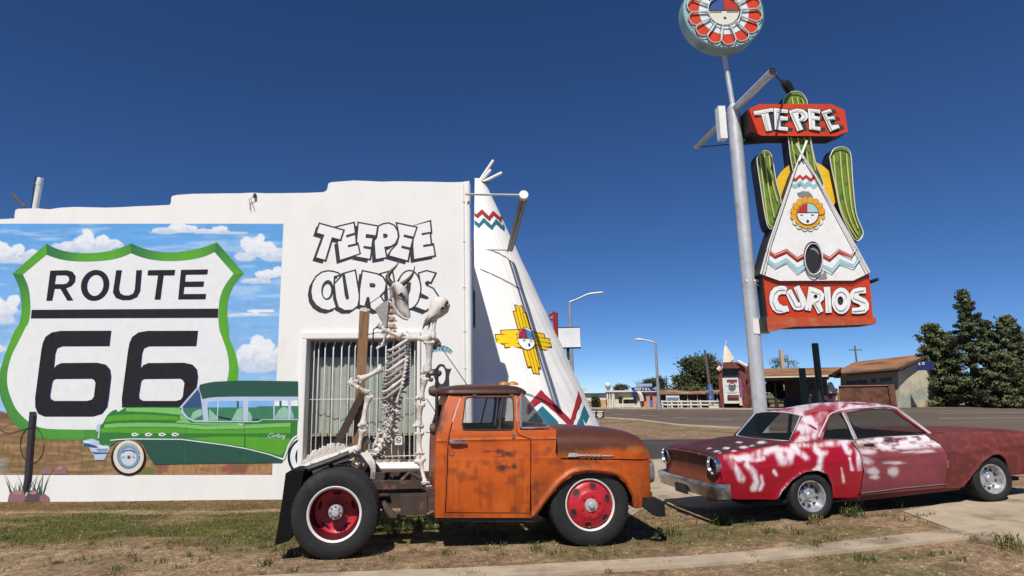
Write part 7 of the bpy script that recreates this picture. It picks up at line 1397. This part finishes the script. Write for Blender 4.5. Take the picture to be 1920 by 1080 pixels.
# canopy building and the brown-roofed shop on the right
s = Spot(1500, 768); r = thing('canopy_building', 'filling station canopy with a brown shingle roof and white fascia', 'canopy', s.p); B5 = dict(spot=s, C=R5e); M_shg = pmat('brown_shingles', tuple(c*.72 for c in lin(176, 126, 86)), .9, .22, 1.2, .5, 3, col2=tuple(c*.6 for c in lin(128, 90, 62)), sc2=.6, lo=.45, hi=.65, stretch=(1, 1, 3))
b = MB(); e0, e1 = s.at(*R5e(-170, 402), -1), s.at(*R5e(650, 390), -1); t0, t1 = s.at(*R5e(-150, 320), 4), s.at(*R5e(800, 300), 4); b.add([e0, e1, t1, t0], [(0, 1, 2, 3)]); b.add([t0, t1, s.back(t1, 6, e0.z), s.back(t0, 6, e0.z)], [(0, 1, 2, 3)]); b.add([e1, t1, s.back(t1, 6, e0.z)], [(0, 1, 2)]); b.build('roof', M_shg, r)
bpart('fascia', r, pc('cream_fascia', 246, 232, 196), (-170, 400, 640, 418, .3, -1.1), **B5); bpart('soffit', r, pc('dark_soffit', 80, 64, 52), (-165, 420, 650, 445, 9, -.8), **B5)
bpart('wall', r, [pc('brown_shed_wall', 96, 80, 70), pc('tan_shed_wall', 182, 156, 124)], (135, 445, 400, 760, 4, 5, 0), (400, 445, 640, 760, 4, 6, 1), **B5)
for x in (-120, 20, 405): bpart('post', r, M_dkroof, (x, 445, x+14, 760, .2, .2), **B5)
bpart('window', r, M_dkw, (430, 490, 600, 560, .1, 5.9), **B5); bpart('pump', r, [pc('pump_blue', 90, 110, 160), M_w], (415, 640, 455, 720, .5, 1, 0), (420, 615, 445, 640, .5, 1, 1), **B5)
s = Spot(1558, 765.5); r = thing('shield_sign', 'red and white roadside sign with a highway shield below a white scroll frame', 'sign', s.p); B5 = dict(spot=s, C=R5e)
o = bpart('board', r, [pc('sign_red_board', 188, 40, 48), pc('sign_cream_board', 244, 222, 190)], (584, 604, 748, 720, .3, 0, 0), (590, 630, 742, 680, .1, -.06, 1), **B5); q5 = lambda off: (lambda x, y: s.at(*R5e(x, y), off)); b = MB(); b.poly([[(640, 620), (662, 626), (684, 620), (692, 645), (680, 668), (662, 674), (644, 668), (632, 645)]], q5(-.08), [stroke([(650, 640), (650, 660)], 8), stroke([(672, 640), (672, 660)], 8)], 0); b.poly([stroke([(620+i*12, 690+3*math.sin(i*2)) for i in range(10)], 8)], q5(-.05), (), 1); b.build('shield', [M_rd, M_w], o)
b = MB(); random.seed(5)
for i in range(9): c = (660+i*8+random.uniform(-8, 8), 590-i*2 if i > 4 else 500+i*18); b.tube([s.at(*R5e(x, y), 0) for x, y in ell(c[0], c[1], 18, 16, 12)], .09, 5, closed=True)
b.tube([s.at(*R5e(645, 610)), s.at(*R5e(650, 485)), s.at(*R5e(680, 490))], .12, 5); b.build('scroll_frame', M_w, r, 60)
s = Spot(1632, 765); r = thing('brown_roof_shop', 'low shop with a brown shingle gable roof and brick front, beside the dark conifers', 'shop', s.p); B5 = dict(spot=s, C=R5e)
GE = (s.at(*R5e(640, 395), -1.2), s.at(*R5e(1445, 330), -1.2)); ez = GE[0].z
rg0, rg1 = s.at(*R5e(940, 240), 6), s.at(*R5e(1900, 128), 6); e0 = s.at(*R5e(640, 396), -1.2); e1 = s.at(*R5e(1455, 328), -1.2); e1b = s.at(*R5e(1900, 300), 12.5)
b = MB(); b.add([e0, e1, rg1, rg0], [(0, 1, 2, 3)]); bk0 = s.back(e0, 13, e0.z); bk1 = s.back(rg1, 7, e0.z); b.add([rg0, rg1, bk1, bk0], [(0, 1, 2, 3)]); b.add([e0, rg0, bk0], [(0, 1, 2)]); b.build('roof', M_shg, r)
M_shw = pc('grey_cream_wall', 172, 162, 138); b = MB(); w0_, w1_ = s.at(*R5e(780, 405), 0), s.at(*R5e(1450, 345), 0); g0, g1 = s.at(*R5e(780, 780), 0), s.at(*R5e(1450, 780), 0)
b.add([w0_, w1_, g1, g0], [(0, 1, 2, 3)]); W2 = s.at(*R5e(1700, 330), 6); b.add([w1_, Vector((rg1.x, rg1.y, w1_.z)), Vector((rg1.x, rg1.y, g1.z)), g1], [(0, 1, 2, 3)], 1); b.add([w1_, rg1-Vector((0, 0, .15)), Vector((rg1.x, rg1.y, w1_.z))], [(0, 1, 2)], 1); b.add([w0_, g0, s.back(g0, 12, g0.z), s.back(w0_, 12, w0_.z)], [(0, 1, 2, 3)], 0); b.build('wall', [M_shw, pc('painted_gable', 236, 224, 196, .8, col2=tuple(c*.75 for c in lin(200, 206, 190)), sc2=.5, lo=.5, hi=.6)], r)
bpart('eave_board', r, pc('dark_eave', 70, 54, 46), (640, 392, 860, 402, .25, -1.3), **B5); b = MB(); b.tube([e0, e1], .14, 4); b.build('eave_trim', pc('dark_eave', 0, 0, 0), r); b = MB(); b.tube([e1, rg1], .16, 4); b.build('gable_trim', pc('dark_eave', 0, 0, 0), r)
o = bpart('brick_front', r, [M_brw, pc('brick_cap', 170, 120, 100)], (770, 520, 1350, 790, .8, -1.0, 0), (1350, 500, 1425, 790, 1.2, -1.2, 0), (765, 508, 1355, 520, 1.0, -1.1, 1), **B5)
for x0, x1, y in ((850, 965, 458), (975, 1090, 450), (1135, 1195, 436), (1240, 1300, 428), (1310, 1372, 420)): bpart('window', r, M_dkw, (x0, y, x1, y+42, .1, -.06), **B5)
bs_ = bpart('sign_board', r, M_navy, (1670, 232, 1860, 335, .3, -.8), **B5); b = MB(); b.poly([ell(1700, 262, 16, 16, 14), ell(1742, 256, 16, 18, 14)], lambda x, y: s.at(*R5e(x, y), -.84), [ell(1703, 262, 8, 8, 10), ell(1742, 256, 8, 9, 10), [(1703, 255), (1722, 250), (1722, 272), (1703, 268)]]); b.build('lettering', M_w, bs_)
s = Spot(*R5e(1590, 752)); r = thing('bench_frame', 'blue pipe frame leaning before the painted gable wall', 'frame', s.p); b = MB()
for L in ([(1450, 640), (1690, 625), (1735, 740)], [(1450, 640), (1490, 745)], [(1480, 715), (1715, 710)], [(1490, 690), (1705, 685)], [(1545, 640), (1580, 745)]): b.tube([s.at(*R5e(*q), -.2) for q in L], .06, 6)
b.build('pipe_frame', pc('blue_grey_pipe', 84, 92, 130), r, 50)
s = Spot(*R5e(1770, 755)); r = thing('leaning_boards', 'white boards leaning against the painted gable next to the conifers', 'boards', s.p); b = MB(); b.prism([(1690, 575), (1740, 600), (1825, 735), (1790, 755), (1730, 750)], lambda x, y: s.at(*R5e(x, y), 0), lambda x, y: s.at(*R5e(x, y), 0)+s.n*.25); b.build('panel', M_w, r); b = MB(); b.lathe([(0, .1), (.3, .1), (.3, -.1), (0, -.1)], Matrix.Translation(s.at(*R5e(1790, 735), -.3)) @ Matrix.Rotation(math.pi/2, 4, 'X'), 14); b.build('wheel', M_tyre, r)
# green pipe posts behind the coupe, utility poles
M_grn = pmat('dark_green_pipe', (.012, .034, .022), .5, .2, 5)
for px, py, lab in ((1528, 645, 'taller of the two dark green pipe posts behind the red coupe roof'), (1503.5, 692, 'shorter of the two dark green pipe posts behind the red coupe roof')):
    P1 = onY(px, py, 16.5); P0 = Vector((P1.x, 16.5, ground(P1.x, 16.5))); r = thing('pipe_post', lab, 'post', P0, 0, 'dark green pipe posts'); b = MB(); b.tube([P0, P1], .083, 16); b.lathe([(.083, 0), (.07, .02), (0, .025)], Matrix.Translation(P1), 16); b.build('pipe', M_grn, r, 40)
M_pw = pc('pole_wood', 116, 100, 88)
for px, pyt, pyb, arm, Y, lab in ((1612, 648, 762, 12, 130, 'wooden utility pole with a crossarm above the brown roof of the shop'), (1481.5, 671, 762, 8, 150, 'utility pole with a crossarm above the canopy roof, by a bare tree'), (1248.5, 704, 762, 5, 170, 'thin utility pole between the trees behind the motel'), ):
    P0 = onY(px+4, pyb, Y); P0.z = ground(P0.x, Y); P1 = onY(px, pyt, Y); P1.x = P0.x; r = thing('utility_pole', lab, 'utility pole', P0, 0, 'utility poles behind the roofs'); b = MB(); b.tube([P0, P1], [.22, .15], 8); b.build('shaft', M_pw, r, 40); b = MB(); w_ = arm*Y/F; b.box((P1.x, Y, P1.z-.9), (2*w_, .15, .18)); b.build('crossarm', M_pw, r)
Y = 90; P1 = onY(1464, 656, Y); P0 = Vector((P1.x, Y, ground(P1.x, Y))); r = thing('pale_post', 'pale square post rising above the canopy roof', 'post', P0); b = MB(); b.box((P1.x, Y, (P0.z+P1.z)/2), (.42, .42, P1.z-P0.z)); b.build('shaft', pc('pale_post_wood', 214, 184, 160), r)
Y = 150; P1 = onY(1140, 723, Y); P0 = Vector((P1.x, Y, ground(P1.x, Y))); r = thing('water_tower', 'small white ball water tower behind the motel office', 'water tower', P0); b = MB(); b.tube([P0, P1], [.5, .35], 10); b.build('stem', M_galv, r, 40); b = MB(); b.lathe([(0, .75), (.45, .62), (.72, .25), (.75, 0), (.6, -.45), (.3, -.7)], Matrix.Translation(P1), 18); b.build('tank', M_w, r, 60)
s = Spot(1097, 760, 120); r = thing('roadside_board', 'small pale roadside board on a post at the left end of the motel row', 'sign', s.p); b = MB(); pbox(b, s, 1085, 728.5, 1100, 733, .3); b.build('board', M_cream, r); b = MB(); pbox(b, s, 1093, 733, 1094.5, 762, .3); b.build('post', M_dkroof, r)

# ------------------------------------------------------------------ trees and plants
M_leaf = {k: pmat('foliage_'+k, c, .8, .3, 3, attr=True, spec=.2) for k, c in (('conifer', (.03, .05, .03)), ('broad', (.05, .08, .03)))}
M_bark = pmat('dark_bark', (.05, .038, .03), .9, .3, 8, .5, 20)
def leaves(name, C, size, cols, mat, parent, rs, flat_=1.0):
    n = len(C); ang = rs.rand(n)*6.283; a = rs.normal(size=(n, 3)); a /= np.linalg.norm(a, axis=1)[:, None]; b_ = rs.normal(size=(n, 3)); b_ -= a*(a*b_).sum(1)[:, None]; b_ /= np.linalg.norm(b_, axis=1)[:, None]
    sz = size*(.6+.8*rs.rand(n))[:, None]; V = np.concatenate([C-a*sz, C+b_*sz*.55, C+a*sz, C-b_*sz*.55], 1).reshape(-1, 3); m = MB(); m.v = V.tolist(); m.f = [(4*i, 4*i+1, 4*i+2, 4*i+3) for i in range(n)]; m.m = [0]*n
    return m.build(name, mat, parent, colors=np.repeat(cols, 4, 0))
def conifer(label, px, py, ptop, wpx_, seed, bushy=0.0, n=9000, Y=None):
    s = Spot(px, py, Y); H_ = s.at(px, ptop).z-s.p.z; W_ = wpx_/s.ppm; rs = np.random.RandomState(seed); r = thing('conifer_tree', label, 'tree', s.p, 0, 'dark conifers by the brown-roofed shop')
    b = MB(); b.tube([s.p, s.p+Vector((0, 0, H_*.5)), s.p+Vector((0, 0, H_*.96))], [.35, .2, .03], 8)
    C = []; cl = []
    nb = int(120+70*bushy)
    for i in range(nb):
        t = rs.rand()**.8*.97+.02; az = rs.rand()*6.283; prof = (1-t)**(.85-.45*bushy)*(.55+.45*min(1, t*7+.35)) if True else 0
        L = W_*prof*(.6+.65*rs.rand()); z0 = t*H_; d = np.array([math.cos(az), math.sin(az), .25+.5*bushy*rs.rand()-.35*(1-t)]); tone = .5+1.1*rs.rand()**1.3
        if i % 4 == 0: b.tube([s.p+Vector((0, 0, z0)), s.p+Vector((0, 0, z0))+Vector(d)*L*.8], [.07, .02], 4)
        k = max(6, int(1.7*n/nb*(.35+1.3*L/W_))); u = rs.rand(k)**.6; off = rs.normal(size=(k, 3))*(.10+.13*(1-u)[:, None])*np.array([1, 1, .7])*max(.9, L*.5)
        C.append(np.array([0, 0, z0])+d*L*u[:, None]+off); cl.append(np.full(k, tone))
    C = np.concatenate(C)+np.array(s.p); C[:, 2] = np.maximum(C[:, 2], s.p.z+.15); tone = np.concatenate(cl)[:, None]; base = np.array([.092, .115, .054])*(1+.5*bushy*np.array([.9, .55, .1])); mixc = np.where(rs.rand(len(C), 1) < .25, np.array([.12, .125, .08]), base)
    b.build('trunk', M_bark, r, 60); leaves('crown', C, .125, (mixc*tone*(.8+.4*rs.rand(len(C), 1))).clip(.002, 1), M_leaf['conifer'], r, rs)
conifer('bushy green conifer, leftmost of the clump, overlapping the shop gable', 1766, 763, 608, 46, 1, .75, 9000)
conifer('small bushy conifer filling the gap below the tallest one', 1795, 762, 622, 36, 2, .7, 7000, 82)
conifer('tallest dark conifer with a pointed narrow top', 1836, 764, 540, 54, 3, .15, 11000)
conifer('dark conifer just right of the tallest one', 1872, 763, 598, 44, 4, .35, 9000)
conifer('broad dark conifer at the right edge of the view', 1912, 764, 592, 50, 5, .55, 9000)
conifer('low bushy conifer in front at the right edge', 1895, 765.5, 660, 42, 6, .8, 6000)
conifer('conifer at the far right cut off by the frame', 1965, 763, 600, 50, 7, .5, 7000)
def broadtree(label, px, py, ptop, pl, pr, seed, n=5000, tone=1.0, Y=None, sparse=1.0, group='leafy trees beyond the road'):
    s = Spot(px, py, Y); H_ = s.at(px, ptop).z-s.p.z; W_ = (pr-pl)/2/s.ppm; rs = np.random.RandomState(seed); cx = s.at((pl+pr)/2, py).x-s.p.x; r = thing('broadleaf_tree', label, 'tree', s.p, 0, group); b = MB(); tk = max(.12, W_*.06)
    b.tube([s.p, s.p+Vector((cx*.3, 0, H_*.22)), s.p+Vector((cx*.8, 0, H_*.45))], [tk, tk*.8, tk*.5], 8); C = []; tn_ = []
    for i in range(34):
        a = rs.rand()*6.283; q = rs.rand()**.5; zz = .30+.68*rs.rand(); rr = W_*q*math.sqrt(max(.05, 1-((zz-.52)/.52)**2)); c = np.array([cx+rr*math.cos(a), rr*math.sin(a)*.8, H_*zz]); k = int(1.6*n/34*(.5+rs.rand())); sc_ = W_*(.13+.13*rs.rand())
        b.tube([s.p+Vector((cx*.6, 0, H_*.33)), s.p+Vector((cx*.6+(c[0]-cx*.6)*.5, c[1]*.4, H_*(.33+(zz-.33)*.6))), s.p+Vector(c)], [tk*.4, tk*.2, .02], 4)
        C.append(c+rs.normal(size=(k, 3))*sc_*np.array([.8, .75, .6])); tn_.append(np.full(k, .65+.7*rs.rand()))
    C = np.concatenate(C)+np.array(s.p); C[:, 2] = np.maximum(C[:, 2], s.p.z+.3); t_ = np.concatenate(tn_)[:, None]; base = np.array([.085, .10, .045])*tone; b.build('trunk', M_bark, r, 60); leaves('crown', C, .15*sparse, (base*t_*(.7+.6*rs.rand(len(C), 1))).clip(.002, 1), M_leaf['broad'], r, rs)
broadtree('spreading leafy tree left of the brick pylon, branches showing through', 1316, 762, 676, 1260, 1362, 11, 9000, .9)
broadtree('rounded tree right behind the motel sign', 1227, 762, 709, 1206, 1262, 12, 4000, .8, 115)
broadtree('low tree tops behind the motel office roof', 1164, 762, 722, 1150, 1180, 13, 1500, .8, 130)
broadtree('sparse small tree above the canopy roof', 1478, 762, 668, 1448, 1502, 14, 1600, .9, 110, .8)
broadtree('dark bush by the tan wall of the long low building', 1117, 764.6, 747, 1110, 1125, 15, 900, .6)
broadtree('small tree under the canopy behind the sign pole', 1458, 764, 712, 1436, 1475, 16, 1500, 1.0)
broadtree('shrub between the pylon and the silver sign pole', 1400, 765.5, 747, 1388, 1412, 17, 700, 1.0)

def blades(b, cols, x, y, h, n, spread, lean, rs, colr, w_=.006):
    for i in range(n):
        a = rs.rand()*6.283; q = rs.rand()**.7*spread; px_, py_ = x+q*math.cos(a), y+q*math.sin(a); z = ground(px_, py_); hh = h*(.45+.75*rs.rand()); la = rs.rand()*6.283; ll = lean*hh*rs.rand(); dx, dy = math.cos(la)*ll, math.sin(la)*ll; wx, wy = w_*math.sin(la+1), w_*math.cos(la+1)
        b.add([(px_-wx, py_-wy, z-.01), (px_+wx, py_+wy, z-.01), (px_+dx*.5+wx*.7, py_+dy*.5+wy*.7, z+hh*.6), (px_+dx*.5-wx*.7, py_+dy*.5-wy*.7, z+hh*.6), (px_+dx, py_+dy, z+hh)], [(0, 1, 2, 3), (3, 2, 4)])
        c = colr*(.65+.7*rs.rand()); cols += [c]*5
M_bl = pmat('grass_blades', (.08, .1, .03), .7, .2, 5, attr=True, spec=.2)
GRN = [np.array(lin(*q))*.55 for q in ((112, 120, 58), (132, 132, 76), (150, 136, 84), (92, 108, 56), (172, 148, 108), (140, 112, 78))]
rs = np.random.RandomState(21); b = MB(); cols = []
k = 0
while k < 15000:
    x, y = rs.uniform(-9, 3.2), rs.uniform(7.2, 11.35); g_ = fbm(np.array([x*.9]), np.array([y*1.6]), 5)[0]; inl = 7.9 < y < 10.9
    if rs.rand() > (.9 if g_ > .5 and inl else .22 if inl else .10 if y < 7.9 else .45): continue
    green = g_ > .5 and inl; blades(b, cols, x, y, .034 if green else .026, 2, .05, 1.6, rs, GRN[rs.randint(2)] if green and rs.rand() < .55 else GRN[4+rs.randint(2)], .004); k += 1
for i in range(170):
    x, y = rs.uniform(-7.5, 6.5), rs.uniform(6.6, 8.6)
    blades(b, cols, x, y, .035+.03*rs.rand(), 16, .05+.07*rs.rand(), 1.3, rs, GRN[[0, 3, 3, 2][rs.randint(4)]], .005)
tag(b.build('grass', M_bl, colors=np.array(cols)), kind='stuff')
weeds = [((1240, 1006), .12, 'weed tuft on the gravel just right of the truck front wheel'), ((1262, 1004), .10, 'low weed tuft nearest the gap between truck bumper and coupe'), ((1352, 983), .13, 'small leafy weed at the edge of the coupe rear shadow'), ((1412, 985), .10, 'low green weeds left of the coupe rear wheel'), ((1581, 962), .26, 'tall leafy weed growing behind the coupe rear wheel'), ((1530, 981), .12, 'dry tuft under the coupe rear tyre'), ((1600, 968), .13, 'spreading low weed under the coupe door'), ((1680, 950), .14, 'weed under the front part of the coupe door'), ((1530, 1028), .09, 'small weed alone on the gravel before the kerb walk'), ((1622, 1052), .08, 'weed growing from a crack in the kerb walk'), ((1892, 1026), .14, 'dry twiggy weed at the right end of the kerb walk'), ((1902, 1034), .10, 'leafy weed beside the dry twiggy one'), ((1010, 1030), .06, 'flat weed in front of the truck cab shadow'), ((545, 1042), .10, 'weed tuft at the left of the truck rear tyre'), ((500, 1060), .08, 'small weed near the bottom edge left of the truck'), ((665, 1040), .07, 'weed at the front of the truck rear tyre'), ((745, 1000), .18, 'green weed under the truck frame behind the rear wheel'), ((790, 990), .16, 'weed under the truck just behind the cab'), ((1440, 1000), .08, 'low weed patch on the gravel between truck and coupe'), ((840, 1040), .05, 'flat weed between the truck wheels')]
for (px, py), h, lab in weeds:
    p = onG(px, py); r_ = np.random.RandomState(int(px)); b = MB(); cols = []; r = thing('weed_clump', lab, 'weed', p, 0, 'weeds in the gravel'); leafy = h > .11
    blades(b, cols, p.x, p.y, h, 46 if leafy else 34, h*.9+.04, 1.1, r_, GRN[3] if 'dry' not in lab else GRN[2], .006)
    if leafy:
        for i in range(40):
            a, q = r_.rand()*6.283, r_.rand()*h*.8; c = Vector((p.x+q*math.cos(a), p.y+q*math.sin(a), p.z+h*(.2+.7*r_.rand()))); d = Vector(r_.normal(size=3)).normalized(); e = d.cross(Vector((0, 0, 1))).normalized(); s_ = .022*(.6+r_.rand()); b.add([c-d*s_, c+e*s_*.5, c+d*s_, c-e*s_*.5], [(0, 1, 2, 3)]); cols += [GRN[r_.randint(2)]*(.6+.7*r_.rand())]*4
    b.build('leaves', M_bl, r, colors=np.array(cols))
rs = np.random.RandomState(5); b = MB(); cols = []
for i in range(9000):
    x, y = rs.uniform(-7, 9), 6.0+5.3*rs.rand()**1.4
    if 1.6 < x and y > 9.6: continue
    z = ground(x, y); s_ = .005+.016*rs.rand()**4; a = rs.rand()*6.28
    b.add([(x+s_*math.cos(a), y+s_*math.sin(a), z-.003), (x-s_*math.sin(a), y+s_*math.cos(a), z-.003), (x-s_*math.cos(a), y-s_*math.sin(a), z-.003), (x+s_*math.sin(a), y-s_*math.cos(a), z-.003), (x+.2*s_, y, z+s_*.9)], [(0, 1, 4), (1, 2, 4), (2, 3, 4), (3, 0, 4)])
    c = np.array(lin(*[(186, 160, 130), (150, 122, 100), (120, 100, 84), (200, 182, 156)][rs.randint(4)]))*.6; cols += [c]*5
tag(b.build('gravel', pmat('pebbles', (.3, .25, .2), .9, .2, 5, attr=True, spec=.2), colors=np.array(cols)), kind='stuff')
